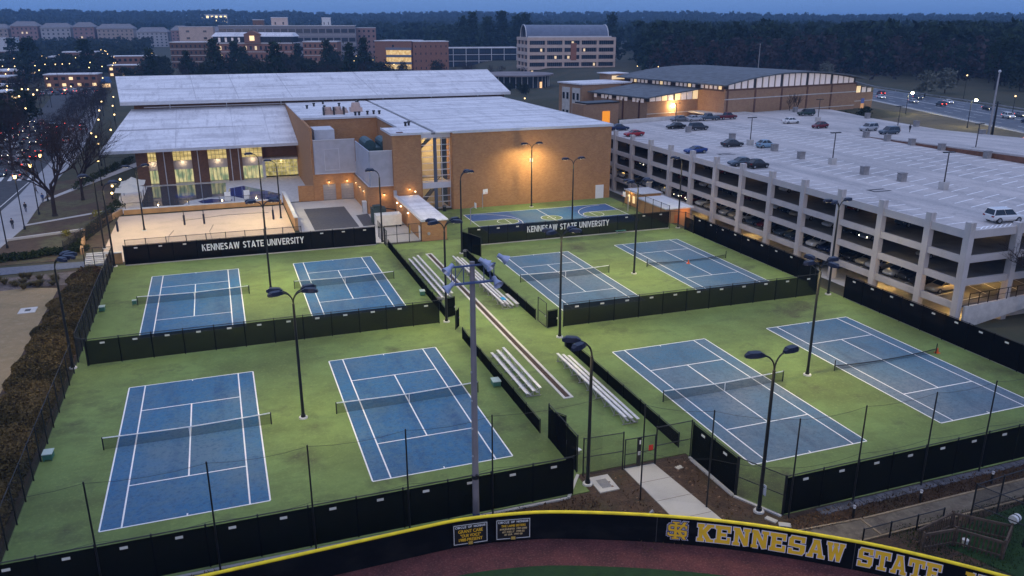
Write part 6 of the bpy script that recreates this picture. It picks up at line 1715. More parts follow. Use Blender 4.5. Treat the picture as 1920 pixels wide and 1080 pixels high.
PANE_LIT = M('lit_window_panel', (0.6, 0.5, 0.35), 0.4, 0, emit=(1.0, 0.72, 0.38), estr=0.75)
bayx = [18.0, 28.6, 39.3, 50.0, 60.7, 71.4]
for bi in range(5):
    a, b = bayx[bi], bayx[bi + 1]
    for k in range(4):
        x0 = a + 0.45 + (b - a - 0.7) * k / 4; x1 = x0 + (b - a - 0.7) / 4 - 0.75
        zt0, zt1 = max(15.9, arcz(x0) - 0.62), max(15.9, arcz(x1) - 0.62)
        part('window_panel', MB().hexa([(x0, -0.02, 15.45), (x1, -0.02, 15.45), (x1, 0.3, 15.45), (x0, 0.3, 15.45), (x0, -0.02, zt0), (x1, -0.02, zt1), (x1, 0.3, zt1), (x0, 0.3, zt0)]), PANE, fh, local=True)
pl = MB()
for x in bayx[:-1]:
    pl.box(x - .3, x + .3, -.12, -0.002, 6.5, 15.42)
pl.box(17.0, 72, -.13, -.121, 15.0, 15.4)
part('pilaster', pl, M('dark_brick_pilaster', (0.13, 0.065, 0.045), 0.85, 0.15), fh, local=True)
part('stone_band', MB().box(17, 72, -.125, -.003, 12.6, 12.85).box(17, 72, -.125, -.003, 8.6, 8.8).box(72, 82, 0.9, 0.998, 9.6, 9.8).box(-1.5, 17, 9.9, 9.998, 8.9, 9.1), CONC_PALE, fh, local=True)
# left flank: row of small windows below the eave
for k in range(24):
    y = 1.4 + k * 1.7
    if k % 6 == 5: continue
    part('flank_window', MB().box(16.9, 17.02, y, y + 1.05, 15.3, 16.3), PANE if k % 7 else PANE_LIT, fh, local=True)
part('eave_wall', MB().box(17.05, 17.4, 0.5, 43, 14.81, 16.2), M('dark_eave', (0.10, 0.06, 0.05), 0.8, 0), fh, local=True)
# wing with the lit clerestory
wz = lambda x: 13.5 + 1.8 * (x + 3) / 20
part('roof', MB().hexa([(-3, 8.5, wz(-3) - .3), (17.0, 8.5, wz(17) - .3), (17.0, 35, wz(17) - .3), (-3, 35, wz(-3) - .3), (-3, 8.5, wz(-3)), (17.0, 8.5, wz(17)), (17.0, 35, wz(17)), (-3, 35, wz(-3))]), ROOF_DK, fh, local=True)
part('clerestory_frame', MB().hexa([(-1.5, 10.2, 12.25), (17, 10.2, 12.25), (17, 10.45, 12.25), (-1.5, 10.45, 12.25), (-1.5, 10.2, wz(-1.5) - .31), (17, 10.2, wz(17) - .31), (17, 10.45, wz(17) - .31), (-1.5, 10.45, wz(-1.5) - .31)]), M('dark_frame', (0.05, 0.05, 0.055), 0.7, 0), fh, local=True)
for k in range(8):
    x0 = -0.6 + k * 2.15 + (0.5 if k > 3 else 0); x1 = x0 + 1.75
    part('window_panel', MB().hexa([(x0, 9.95, 12.3), (x1, 9.95, 12.3), (x1, 10.19, 12.3), (x0, 10.19, 12.3), (x0, 9.95, wz(x0) - .45), (x1, 9.95, wz(x1) - .45), (x1, 10.19, wz(x1) - .45), (x0, 10.19, wz(x0) - .45)]), PANE_LIT if k in (2, 4, 7) else PANE, fh, local=True)
for k in range(13):
    if k % 4 == 3: continue
    y = 11.5 + k * 1.75
    part('flank_window', MB().box(-1.62, -1.49, y, y + 1.2, 11.9, 12.9), PANE, fh, local=True)
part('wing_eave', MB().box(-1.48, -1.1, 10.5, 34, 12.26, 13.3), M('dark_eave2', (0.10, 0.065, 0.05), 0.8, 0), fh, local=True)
for k in range(3): part('downspout', MB().box(-1.75, -1.5, 13 + k * 7, 13.4 + k * 7, 5.5, 12.4), M('rust_pipe', (0.10, 0.045, 0.035), 0.8, 0), fh, local=True)
# entry block and far office block
part('wall', MB().box(-22, -10.5, 11, 16, 3.0, 12.4), BRICK_FH, fh, local=True)
part('roof', MB().box(-21.0, -10.3, 10.8, 16.2, 12.41, 12.75), BLACK, fh, local=True)
part('lit_opening', MB().box(-15.8, -13.4, 10.85, 10.98, 6.5, 10.4), M('orange_opening', (0.5, 0.18, 0.02), 0.7, 0, emit=(1.0, 0.33, 0.02), estr=0.8), fh, local=True)
part('wall', MB().box(-4.2, 10, 36, 48, 2.0, 15.2), BRICK_FH, fh, local=True)
part('roof', MB().box(-4.6, 14, 35.6, 48.4, 15.21, 15.6), ROOF, fh, local=True)
for k in range(2):
    part('panel', MB().box(-4.35, -4.21, 37.0 + k * 5.2, 40.9 + k * 5.2, 2.5, 14.2), CONC_PALE, fh, local=True)
    for j_ in range(2):
        for z0 in (5.6, 10.8):
            part('window', MB().box(-4.45, -4.36, 37.5 + k * 5.2 + j_ * 2.0, 38.5 + k * 5.2 + j_ * 2.0, z0, z0 + 1.9), GLASSDK, fh, local=True)
part('wall', MB().box(14.2, 20, 46, 52, 8, 17.3), BRICK_FH, fh, local=True); part('lit_strip', MB().box(14.4, 19.8, 45.8, 45.99, 15.7, 16.8), PANE_LIT, fh, local=True); part('roof', MB().box(13.4, 20.6, 45.4, 52.5, 17.31, 17.6), ROOF, fh, local=True)
part('annex_roof', MB().hexa([(71.9, -0.5, 14.7), (83.2, -0.5, 13.2), (83.2, 31, 13.2), (71.9, 31, 14.7), (71.9, -0.5, 15.0), (83.2, -0.5, 13.5), (83.2, 31, 13.5), (71.9, 31, 15.0)]), ROOF_DK, fh, local=True)
for k in range(3): part('window_panel', MB().box(73.6 + k * 2.6, 75.5 + k * 2.6, 0.92, 0.99, 12.25, 14.2 - k * .35), PANE_LIT if k == 0 else PANE, fh, local=True)
part('annex_clerestory', MB().hexa([(72, 1.1, 12.2), (82, 1.1, 12.2), (82, 1.3, 12.2), (72, 1.3, 12.2), (72, 1.1, 14.6), (82, 1.1, 13.3), (82, 1.3, 13.3), (72, 1.3, 14.6)]), BLACK, fh, local=True)
part('banner', MB().box(76.4, 77.9, 0.85, 0.9, 6.4, 8.9), M('striped_banner', (0.75, 0.30, 0.12), 0.7, 0.0, emit=(1, 0.6, 0.25), estr=0.25), fh, local=True)
part('banner', MB().box(76.4, 77.9, 0.85, 0.9, 8.91, 10.4), M('blue_banner', (0.10, 0.16, 0.45), 0.7, 0.0), fh, local=True)
part('lit_wall_lamp', MB().sphere((7.4, 9.6, 10.9), 0.42, 8, 6), E('bright_wall_lamp', (1.0, 0.80, 0.45), 60), fh, local=True)
lamp('wall_lamp_light', 'POINT', Vector((FP[0] + FU[0] * 7.4 + FN[0] * 8.6, FP[1] + FU[1] * 7.4 + FN[1] * 8.6, 11)), 1500, (1.0, 0.62, 0.26), None, 0.4)
bpy.data.objects['wall_lamp_light'].parent = fh; bpy.data.objects['wall_lamp_light'].location = (7.4, 8.7, 10.8)
part('canopy', MB().box(13, 25, -3, 9.4, 8.8, 9.2), CONC_PALE, fh, local=True)
stm = thing('flag_pole', 'thin pale pole standing behind the curved roof', 'pole', (192, 262, 8)); part('pole', MB().cyl((192, 262, 8), (192, 262, 25), .18, .1, 6), GALV, stm); part('pole_cap', MB().sphere((192, 262, 25.1), .25, 6, 4), GALV, stm)

# ================================================================== BUILDINGS FARTHER AWAY
def rect_building(name, label, loc, rz, w_, d_, h, wall, floors, nwin, win=GLASSDK, roof=ROOF, side=0, frac=0.62, band=None, lit=(), z=0.0, parapet=True, wfrac=0.6, litm=None):
    t = thing(name, label, 'building', (loc[0], loc[1], z), rz)
    part('wall', MB().box(0, w_, 0, d_, -3, h), wall, t, local=True)
    part('roof', MB().box(-.3, w_ + .3, -.3, d_ + .3, h + .005, h + .5), roof, t, local=True)
    fhh = h / floors
    wme = MB().box(0, 1, -.08, -.01, 0, 1).mesh('window'); wme.materials.append(win)
    sme_ = MB().box(-.08, -.01, 0, 1, 0, 1).mesh('window'); sme_.materials.append(win)
    lme = MB().box(0, 1, -.08, -.01, 0, 1).mesh('lit_window'); lme.materials.append(litm or PANE_LIT)
    for f_ in range(floors):
        for k in range(nwin):
            p = w_ / nwin
            isl = (f_, k) in lit
            piece('lit_window' if isl else 'window', lme if isl else wme, None, t, (p * (k + .5 - wfrac / 2), 0, f_ * fhh + fhh * .22), scale=(p * wfrac, 1, fhh * frac))
        for k in range(side):
            p = d_ / side
            piece('window', sme_, None, t, (0, p * (k + .5 - wfrac / 2), f_ * fhh + fhh * .22), scale=(1, p * wfrac, fhh * frac))
    if band:
        m = MB()
        for f_ in range(1, floors + 1): m.box(-.05, w_ + .05, -.12, -.09, f_ * fhh - .35, f_ * fhh + .1)
        part('band', m, band, t, local=True)
    return t
# five storey office building with the barrel roof
BEIGE = M('beige_precast', (0.58, 0.44, 0.36), 0.8, 0.08, 0.3)
ang = R(-8)
ob = thing('barrel_roof_building', 'five storey beige office building with a dark barrel roof', 'building', (196, 514, 0), ang)
W5, D5, H5 = 60.0, 32.0, 23.0
part('core', MB().box(.6, W5 - .6, .6, D5 - .6, -2, H5 - .3), GLASSDK, ob, local=True)
for f_ in range(6):
    z0 = f_ * 4.6 - .2
    part('floor_band', MB().box(-.3, W5 + .3, -.3, D5 + .3, z0 - .7, z0 + 1.3 if f_ else z0 + 1), BEIGE, ob, local=True)
for k in range(6):
    part('column', MB().box(k * (W5 - 1) / 5, k * (W5 - 1) / 5 + 1.4, -.1, 1.2, -2, H5), BEIGE, ob, local=True)
for k in range(4):
    part('column', MB().box(-.1, 1.1, k * (D5 - 1) / 3, k * (D5 - 1) / 3 + 1.1, -2, H5), BEIGE, ob, local=True)
for (x, f_) in ((8.6, 3), (18.3, 2), (27.2, 2), (2.5, 0), (30, 4), (45, 1), (38, 3)):
    part('lit_window', MB().box(x, x + 1.5, .45, .58, f_ * 4.6 + 1.4, f_ * 4.6 + 3.2), PANE_LIT, ob, local=True)
for k in range(40):
    x = 1.6 + k * 1.4
    part('mullion', MB().box(x, x + .1, .4, .55, 0, H5), M('window_mullion_grey', (0.2, 0.2, 0.22), 0.6, 0) if k == 0 else bpy.data.materials['window_mullion_grey'], ob, local=True)
part('red_panel', MB().box(29.2, 33.2, -.36, -.31, 9.5, 20.5), M('rust_panel', (0.30, 0.12, 0.07), 0.7, 0.1), ob, local=True)
bl = MB(); ed = MB()
for k in range(14):
    a, b = math.pi * k / 14, math.pi * (k + 1) / 14
    p = lambda t, r_=9.0: (D5 / 2 - r_ * math.cos(t), H5 + 1.2 + r_ * .86 * math.sin(t))
    (y0, z0), (y1, z1) = p(a), p(b)
    bl.hexa([(1, y0, z0 - .3), (W5 - 3, y0, z0 - .3), (W5 - 3, y1, z1 - .3), (1, y1, z1 - .3), (1, y0, z0), (W5 - 3, y0, z0), (W5 - 3, y1, z1), (1, y1, z1)])
    (q0, r0), (q1, r1) = p(a, 9.4), p(b, 9.4)
    ed.hexa([(.5, y0, z0), (1.0, y0, z0), (1.0, y1, z1), (.5, y1, z1), (.5, q0, r0), (1.0, q0, r0), (1.0, q1, r1), (.5, q1, r1)])
    ed.hexa([(W5 - 3, y0, z0), (W5 - 2.5, y0, z0), (W5 - 2.5, y1, z1), (W5 - 3, y1, z1), (W5 - 3, q0, r0), (W5 - 2.5, q0, r0), (W5 - 2.5, q1, r1), (W5 - 3, q1, r1)])
part('barrel_roof', bl, M('zinc_blue_roof', (0.13, 0.16, 0.22), 0.45, 0.1, 0.3, metal=0.3), ob, local=True)
part('roof_edge', ed.box(.5, W5 - 2.5, .9, 1.4, H5 + 1.0, H5 + 1.9), TRIM, ob, local=True)
part('barrel_end', MB().poly([(2.5, D5 / 2 - 8.7 * math.cos(math.pi * k / 14), H5 + 1.2 + 7.4 * math.sin(math.pi * k / 14)) for k in range(15)]), GLASSDK, ob, local=True)
# glass rotunda in front of it
rt = thing('glass_rotunda', 'low round glass pavilion in front of the barrel roofed building', 'building', (155, 424, 0))
part('glass_wall', MB().cyl((155, 424, -1), (155, 424, 6.2), 18, 18, 36), GLASSDK, rt)
part('roof', MB().cyl((155, 424, 6.21), (155, 424, 6.9), 20.5, 20.5, 36), M('rotunda_roof', (0.20, 0.17, 0.17), 0.7, 0.2, 0.2), rt)
for k in range(36):
    a = 2 * math.pi * k / 36
    if math.sin(a) < .2: part('mullion', MB().cyl((155 + 18.1 * math.cos(a), 424 + 18.1 * math.sin(a), -1), (155 + 18.1 * math.cos(a), 424 + 18.1 * math.sin(a), 6.2), .14, .14, 5), TRIM, rt)
part('lit_door', MB().box(162, 163.2, 406.2, 406.5, 0.2, 3.4), E('rotunda_lit_door', (1.0, .5, .15), 1.2), rt)
# brick library with the lit glass bay and the long glass link
lb = rect_building('library_building', 'red brick library with three lit glazed floors', (114, 612), R(-30), 28, 30, 20.6, BRICK_RED, 4, 1, frac=.3, wfrac=.05)
for f_ in range(4):
    part('lit_floor', MB().box(9, 27.6, -1.2, -.9, 1.2 + f_ * 5, 4.4 + f_ * 5), [litglass('library_lit_glass', (.75, .45, .15), (1.0, .72, .34), .9, (.6, 1, .5)), ] if f_ == 0 else bpy.data.materials['library_lit_glass'], lb, local=True) if f_ < 3 else None
    part('floor_band', MB().box(8.6, 28, -1.4, -.02, -.4 + f_ * 5, 1.19 + f_ * 5), M('blue_grey_band', (.18, .2, .25), .6, .05) if f_ == 0 else bpy.data.materials['blue_grey_band'], lb, local=True)
lb2 = rect_building('brick_tower', 'windowless red brick block right of the lit library floors', (139, 597), R(-6), 26, 22, 20.2, BRICK_RED, 4, 7, frac=.3, wfrac=.18)
lk = rect_building('glass_link', 'long low glass building left of the barrel roofed office', (160, 640), R(-8), 72, 14, 14.5, GLASSDK, 3, 14, win=M('blue_glass', (.03, .045, .07), .15, 0), band=TRIM, frac=.5, wfrac=.9)
for k in range(8): part('frame_post', MB().box(k * 10.2, k * 10.2 + .5, -.4, -.13, 0, 14.5), TRIM, lk, local=True)
# long brick hall with the grey attic roof
bh = rect_building('brick_hall', 'long brick hall with a pale attic roof and a lit gable window', (3, 684), R(-20), 62, 18, 18.5, BRICK_RED, 3, 16, frac=.45, wfrac=.4, lit={(2, 1), (2, 6), (2, 8), (1, 1), (2, 12)}, band=CONC_PALE)
part('attic', MB().box(.5, 61.5, 1, 17, 19.0, 23.4), GLASSDK, bh, local=True)
part('attic_roof', MB().hexa([(-.6, -.3, 23.4), (62.6, -.3, 23.4), (62.6, 18, 23.4), (-.6, 18, 23.4), (1.5, 5, 26.4), (60.5, 5, 26.4), (60.5, 13, 26.4), (1.5, 13, 26.4)]), ROOF, bh, local=True)
part('gable', MB().prism([(25, -1.2), (37, -1.2), (37, 4), (25, 4)], 18.51, 25.0).hexa([(24.5, -1.4, 25.0), (37.5, -1.4, 25.0), (37.5, 5, 25.0), (24.5, 5, 25.0), (30.6, -1.4, 27.6), (31.4, -1.4, 27.6), (31.4, 5, 27.6), (30.6, 5, 27.6)]), BRICK_RED, bh, local=True)
part('lit_window', MB().box(29.2, 32.8, -1.5, -1.21, 20.4, 24.0), E('gable_lit_window', (1.0, .66, .28), 1.4), bh, local=True)
for k in range(9): part('attic_window', MB().box(2 + k * 2.5, 3.6 + k * 2.5, .7, .95, 19.4, 22.6), PANE if k % 2 else BLACK, bh, local=True)
for k in range(9): part('attic_window', MB().box(39 + k * 2.4, 40.6 + k * 2.4, .7, .95, 19.4, 22.6), BLACK, bh, local=True)
rect_building('brick_wing', 'lower brick wing at the right end of the long brick hall', (68, 661), R(-18), 26, 18, 19.5, BRICK_RED, 4, 7, frac=.42, wfrac=.35, lit={(3, 4)}, band=CONC_PALE)
rect_building('brick_wing', 'lower grey brick wing at the left end of the long brick hall', (-28, 700), R(-14), 31, 18, 19.0, BRICK_DK, 4, 9, frac=.42, wfrac=.35, band=CONC_PALE)
rect_building('far_parking_deck', 'grey multi storey car park behind the long brick hall', (10, 800), R(-10), 120, 40, 31, M('dim_grey_concrete', (.25, .23, .24), .8, .1), 4, 18, frac=.45, wfrac=.85, band=CONC)
rect_building('brick_dormitory', 'pinkish dormitory with rows of small windows behind the brick wing', (118, 820), R(-8), 36, 20, 29, M('pink_brick', (.30, .18, .15), .8, .1), 6, 8, frac=.4, wfrac=.4, lit={(2, 3)})
for k, (x, y, w_, h) in enumerate(((56, 802, 14, 38), (-24, 830, 30, 30), (103, 815, 8, 38), (40, 805, 9, 36))):
    rect_building('roof_tower', ['pale stair tower rising behind the gable of the brick hall', 'pale roof block with bright lamps left of the brick hall', 'small pale roof tower right of the brick hall', 'brown stair tower behind the brick hall gable'][k], (x, y), R(-10), w_, 10, h, [BEIGE, BEIGE, CONC_PALE, BRICK_DK][k], 5, 2, frac=.3, wfrac=.2)
# apartments on the left skyline, each its own block
APT = [M('apartment_tan', (.36, .29, .25), .8, .1), M('apartment_grey', (.38, .37, .38), .8, .08), M('apartment_brick', (.28, .17, .15), .8, .1)]
def apartment(label, x, y, w_, h, mi, z, lit):
    t = rect_building('apartment_block', label, (x, y), R(-8), w_, 20, h, APT[mi], 5, max(4, int(w_ / 5)), frac=.45, wfrac=.35, lit=lit, z=z)
    t['group'] = 'apartment blocks on the left skyline'
    part('hip_roof', MB().hexa([(-1.2, -1.2, h + .5), (w_ + 1.2, -1.2, h + .5), (w_ + 1.2, 21, h + .5), (-1.2, 21, h + .5), (5, 9, h + 6), (w_ - 5, 9, h + 6), (w_ - 5, 11, h + 6), (5, 11, h + 6)]), M('apartment_roof', (.20, .19, .20), .8, .1) if 'apartment_roof' not in bpy.data.materials else bpy.data.materials['apartment_roof'], t, local=True)
    return t
for a in [('tan apartment block at the left frame edge of the skyline', -292, 1200, 62, 21, 0, 6, {(1, 3)}), ('brick gabled apartment block second from the left on the skyline', -226, 1185, 30, 24, 2, 6, {(3, 2), (3, 3)}), ('grey apartment block third from the left on the skyline', -193, 1180, 34, 22, 1, 6, ()), ('dark gabled apartment block fourth from the left on the skyline', -155, 1165, 24, 23, 2, 6, {(2, 1)}), ('tan apartment block fifth from the left on the skyline', -128, 1160, 42, 21, 0, 6, ()), ('pale square apartment block left of the dark trees', -82, 1140, 36, 17, 1, 6, {(1, 2)}), ('brick gabled apartment block beside the pale square one', -42, 1130, 20, 19, 2, 6, {(2, 2), (1, 2)}), ('long grey apartment block ending behind the brick hall', -18, 1120, 60, 18, 1, 6, ())]:
    apartment(*a)
wb_ = thing('white_hall', 'plain white box of a hall at the left frame edge', 'building', (-215, 960, 4)); part('wall', MB().box(-242, -182, 960, 985, 0, 19), M('white_render', (.60, .60, .62), .7, .05), wb_); part('base', MB().box(-242.1, -181.9, 959.7, 959.99, 0, 6.5), BRICK_DK, wb_); part('roof', MB().box(-242.5, -181.5, 959.5, 985.5, 19.01, 19.5), ROOF, wb_)
pv = thing('low_pavilion', 'low pavilion with two white roof edges and lit windows among the trees', 'building', (-106, 800, 0)); part('wall', MB().box(-122, -92, 800, 815, 0, 5.8), BRICK_RED, pv); part('roof', MB().box(-128, -91, 797, 817, 5.81, 6.8), ROOF, pv); part('upper_wall', MB().box(-116, -91, 804, 815, 6.81, 9.4), BRICK_RED, pv); part('upper_roof', MB().box(-118, -90, 802, 816, 9.41, 10.2), ROOF, pv)
for k in range(5): part('lit_window', MB().box(-119 + k * 5, -117 + k * 5, 799.8, 799.98, 1.5, 4), PANE_LIT, pv)
lh = rect_building('brick_lodge', 'low brick building with a pale flat roof at the left frame edge', (-118, 418), R(6), 36, 16, 6.0, BRICK_DK, 1, 8, frac=.5, wfrac=.4, lit={(0, 5), (0, 6), (0, 2)})
rect_building('brick_lodge', 'brick building with a long pale roof edge above the left street', (-138, 520), R(8), 40, 26, 7.5, BRICK_RED, 2, 10, frac=.3, wfrac=.3)
rect_building('brick_lodge', 'low lit shopfront at the left frame edge beside the street', (-112, 318), R(4), 34, 14, 4.5, BRICK_DK, 1, 9, frac=.5, wfrac=.6, lit={(0, 1), (0, 3), (0, 4), (0, 6), (0, 8)}, litm=E('shop_lit', (1.0, .5, .2), .5))
kt = thing('kiosk_tent', 'blue square canopy at the end of the pavement behind the white hall roof', 'canopy', (-52, 480, 0)); part('canopy', MB().hexa([(-55, 480, 3.2), (-50, 480, 3.2), (-50, 485, 3.2), (-55, 485, 3.2), (-54.2, 480.8, 6), (-50.8, 480.8, 6), (-50.8, 484.2, 6), (-54.2, 484.2, 6)]), M('blue_canopy', (.05, .12, .25), .7, .05), kt)
for xx in (-54.8, -50.4): part('canopy_post', MB().box(xx - .15, xx + .15, 480.1, 480.4, 0, 3.2), GALV, kt)
part('lit_counter', MB().box(-54.4, -50.6, 481, 481.3, .8, 2.6), E('kiosk_light', (1.0, .6, .25), 1.6), kt)
hb = rect_building('hill_building', 'small lit building high on the wooded left skyline', (-10, 2150), R(0), 60, 20, 20, CONC_PALE, 2, 6, frac=.5, wfrac=.5, z=35, litm=E('hill_lit', (1, .75, .3), 2.2), lit={(a_, b_) for a_ in range(2) for b_ in range(6)})
hb = rect_building('hill_building', 'small white lit building on the skyline above the brick hall', (215, 2100), R(0), 70, 20, 12, CONC_PALE, 1, 6, frac=.5, wfrac=.5, z=30, litm=E('hill_lit_white', (1, .9, .7), 2.0), lit={(0, 1), (0, 4), (0, 5)})

# campus buildings among the trees on the left
CLEAR = []
for k, (x, y, w_, d_, h, n_, lb_) in enumerate(((-128, 470, 34, 14, 7.5, 9, 'brick campus building with a pale roof and lit ground floor near the left frame edge'), (-84, 500, 26, 12, 6.5, 7, 'low campus building with a pale roof right of the brick one at the frame edge'), (-100, 385, 26, 12, 6, 7, 'low campus building with warm lit windows nearest the left street'), (-150, 640, 40, 14, 9, 9, 'two storey campus building with lit windows below the white hall'), (-62, 590, 22, 12, 7, 6, 'small campus building with a pale roof beside the blue canopy'), (-70, 700, 30, 14, 9, 8, 'campus building with lit windows right of the low pavilion'))):
    rect_building('campus_building', lb_, (x, y), R(-6), w_, d_, h, BRICK_RED if k % 2 else BRICK_DK, 2, n_, frac=.45, wfrac=.5, lit={(0, i_) for i_ in range(0, n_, 2)} | {(1, (k * 3) % n_)}, litm=E('campus_lit', (1.0, .66, .28), 1.3) if k == 0 else bpy.data.materials['campus_lit'])
    CLEAR.append((x + w_ / 2, y - 14, w_ / 2 + 6, 26))
def clear(x, y): return not any(abs(x - a) < c and abs(y - b) < d for a, b, c, d in CLEAR)
lotc = ['white', 'silver', 'grey', 'black', 'navy', 'maroon']
for k in range(24):
    car('sedan' if k % 2 else 'suv', lotc[k % 6], -77 + (k % 8) * 3.1, 448 + (k // 8) * 13, 0, R(92 + (k % 3)), 'parked car with lights in the lot before the small campus buildings', 'cars in the lot before the small campus buildings', lights=k % 3 == 0, name='lot_car')
CLEAR.append((-66, 452, 17, 34))

# ================================================================== HIGHWAY
rdn = [(300, 395), (268, 330), (245, 280), (233, 246), (201, 160), (186, 118), (172, 70), (150, 0)]
rdf = [(345, 420), (315, 360), (292, 320), (279, 295), (249, 195), (236, 150), (228, 100), (220, 0)]
m = MB()
for i in range(len(rdn) - 1): m.poly([(*rdn[i], 5.05), (*rdf[i], 5.05), (*rdf[i + 1], 5.05), (*rdn[i + 1], 5.05)])
hw = struct('highway', m, M('highway_asphalt', (0.085, 0.10, 0.125), 0.7, 0.15, 0.3))
lm = MB()
for f_ in (.04, .2, .36, .5, .52, .66, .82, .96):
    for i in range(len(rdn) - 1):
        A, B = [np.array(rdn[j_]) * (1 - f_) + np.array(rdf[j_]) * f_ for j_ in (i, i + 1)]
        dash = f_ in (.2, .36, .66, .82); n = int(np.linalg.norm(B - A) / 12) if dash else 1
        for k in range(n):
            p = A + (B - A) * k / n; q = A + (B - A) * (k + (.4 if dash else 1)) / n
            u = (B - A) / np.linalg.norm(B - A); nn = np.array((-u[1], u[0])) * .12
            lm.poly([(*(p - nn), 5.056), (*(p + nn), 5.056), (*(q + nn), 5.056), (*(q - nn), 5.056)])
struct('lane_marking', lm, LINE_WORN, hw)
kb = MB()
for i in range(len(rdn) - 1): kb.bar((*(np.array(rdn[i]) - (1.2, 0)), 5.1), (*(np.array(rdn[i + 1]) - (1.2, 0)), 5.1), .8, .3)
struct('road_kerb', kb, CONC_PALE, hw)
gr = thing('guard_rail', 'low guard rail along the far side of the highway', 'guard rail', (*rdf[4], 5))
gm_ = MB()
for i in range(len(rdf) - 1):
    gm_.bar((rdf[i][0] + 1, rdf[i][1], 5.6), (rdf[i + 1][0] + 1, rdf[i + 1][1], 5.6), .08, .35)
part('rail', gm_, GALV, gr)
for i in range(3, 6):
    for k in range(6):
        p = np.array(rdf[i]) + (np.array(rdf[i + 1]) - np.array(rdf[i])) * k / 6
        part('rail_post', MB().box(p[0] + .9, p[0] + 1.1, p[1] - .1, p[1] + .1, 4.8, 5.75), GALV, gr)
bank = psheet('grass_bank', [(158.5, 100), (166, 190), (190, 214), (229, 252), (231.5, 246), (199.5, 160), (184.5, 118), (176, 92)], 5.02, layered('dry_bank', (0.13, 0.105, 0.062), [((0.08, 0.07, 0.04), .25, .45, .65, .8), ((.18, .15, .10), 1.2, .52, .7, .6)], rough=.95, bump=.4))
hr = psheet('ramp_road', [(172, 150), (182, 152), (192, 128), (184, 112), (172, 120)], 5.03, ASPHALT)

# ================================================================== STREET LAMPS
def street_lamp(x, y, z, h, label, kind='globe', e=0, group='lit street lamps', col=(1.0, .72, .34)):
    t = thing('street_lamp', label, 'street lamp', (x, y, z), 0, group)
    part('pole', MB().cyl((0, 0, 0), (0, 0, h), .10, .07, 8).cyl((0, 0, 0), (0, 0, .5), .2, .16, 8), BLACK, t, local=True)
    if kind == 'lantern':
        part('lantern', MB().cyl((0, 0, h), (0, 0, h + .55), .16, .28, 8), GLOBE, t, local=True)
        part('lantern_cap', MB().cyl((0, 0, h + .56), (0, 0, h + .8), .34, .08, 8), BLACK, t, local=True)
    elif kind == 'globe':
        part('globe', MB().sphere((0, 0, h + .25), .22, 8, 6), GLOBE, t, local=True)
    else:
        part('arm', MB().bar((-.1, 0, h), (1.4, 0, h + .25), .1), GALV, t, local=True)
        part('lamp_head', MB().sphere((1.6, 0, h + .2), .42, 14, 9, .8), E('highway_lamp', (1.0, .95, .55), 45) if 'highway_lamp' not in bpy.data.materials else bpy.data.materials['highway_lamp'], t, local=True)
    if e: lamp('street_light', 'POINT', (x, y, z + h - .3 if kind != 'head' else z + h - .7), e, col, t, .3)
    return t
for i, (x, y) in enumerate(((-31.7, 136.3), (-31.6, 148.7), (-31.4, 160.3), (-31.9, 172.5))):
    street_lamp(x, y, 0, 8.4, 'lit lantern post on the left pavement, %s from the frame edge' % ordn[i], 'lantern', 220)
for i, (x, y) in enumerate(((-24.0, 186), (-24.5, 200), (-27.0, 214), (-29, 228), (-27, 242), (-31, 236), (-25.5, 256), (-33, 270), (-30, 284), (-36, 300), (-33.5, 316), (-39, 335), (-37, 356))):
    street_lamp(x, y, 0, 5.0, 'lit globe lamp along the path beside the white hall roof', 'globe', 70 if i < 7 else 0, 'globe lamps along the path beside the white hall roof')
for x, y, h in ((-20.5, 170.5, .9), (-21.2, 178.5, .9), (-20.4, 186, .9)):
    street_lamp(x, y, 0, h, 'knee high lit globe beside the path at the shade canopies', 'globe', 25, 'knee high path lights by the shade canopies')
for i in range(90):
    x = rnd.uniform(-160, -44); y = rnd.uniform(250, 780)
    street_lamp(x, y, 0, rnd.uniform(8, 14), 'lit lamp among the trees left of the street', 'globe', 0, 'lamps among the trees left of the street')
for i in range(22):
    x = rnd.uniform(92, 112) + rnd.uniform(-3, 3); y = rnd.uniform(520, 700)
    street_lamp(x, y, 0, rnd.uniform(4, 9), 'lit lamp in the car park left of the library', 'globe', 0, 'lamps in the car park left of the library')
for x, y, z in ((92, 275, 3), (99, 262, 3.5), (103, 300, 3), (96, 236, 2), (108, 246, 4)):
    street_lamp(x, y, z, 4.5, 'lit lamp on the slope between the brick gym and the field house', 'globe', 60, 'lamps on the slope behind the brick gym')
for x, y in ((272, 470), (300, 480), (232, 430), (240, 420), (262, 455)):
    street_lamp(x, y, 3, 6, 'lit lamp at the wood edge behind the field house', 'globe', 0, 'lamps at the wood edge behind the field house')
street_lamp(205, 202, 5, 6.4, 'tall highway lamp with a dazzling head, left of the two', 'head', 1800, 'dazzling highway lamps', (1.0, .9, .5))
street_lamp(194, 169, 5, 7.2, 'tall highway lamp with a dazzling head, right of the two', 'head', 1800, 'dazzling highway lamps', (1.0, .9, .5))
street_lamp(236, 190, 5, 5.5, 'distant orange lamp beyond the highway at the right frame edge', 'globe')
street_lamp(262, 232, 5, 9, 'distant orange lamp in front of the wood right of the highway lamps', 'globe')
mp_ = thing('tall_mast', 'tall slim grey mast at the highway bend', 'mast', (176, 147, 5)); part('pole', MB().cyl((176, 147, 5), (176, 147, 21.3), .30, .16, 8), GALV, mp_); part('mast_head', MB().sphere((176, 147, 21.5), .35, 8, 5), TRIM, mp_)
mp_ = thing('tall_mast', 'dark wooden utility pole right of the grey mast', 'mast', (182, 151, 5)); part('pole', MB().cyl((182, 151, 5), (182, 151, 14), .3, .2, 8), BLACK, mp_); part('cross_arm', MB().bar((181, 151, 13.4), (183, 151, 13.4), .15), BLACK, mp_)
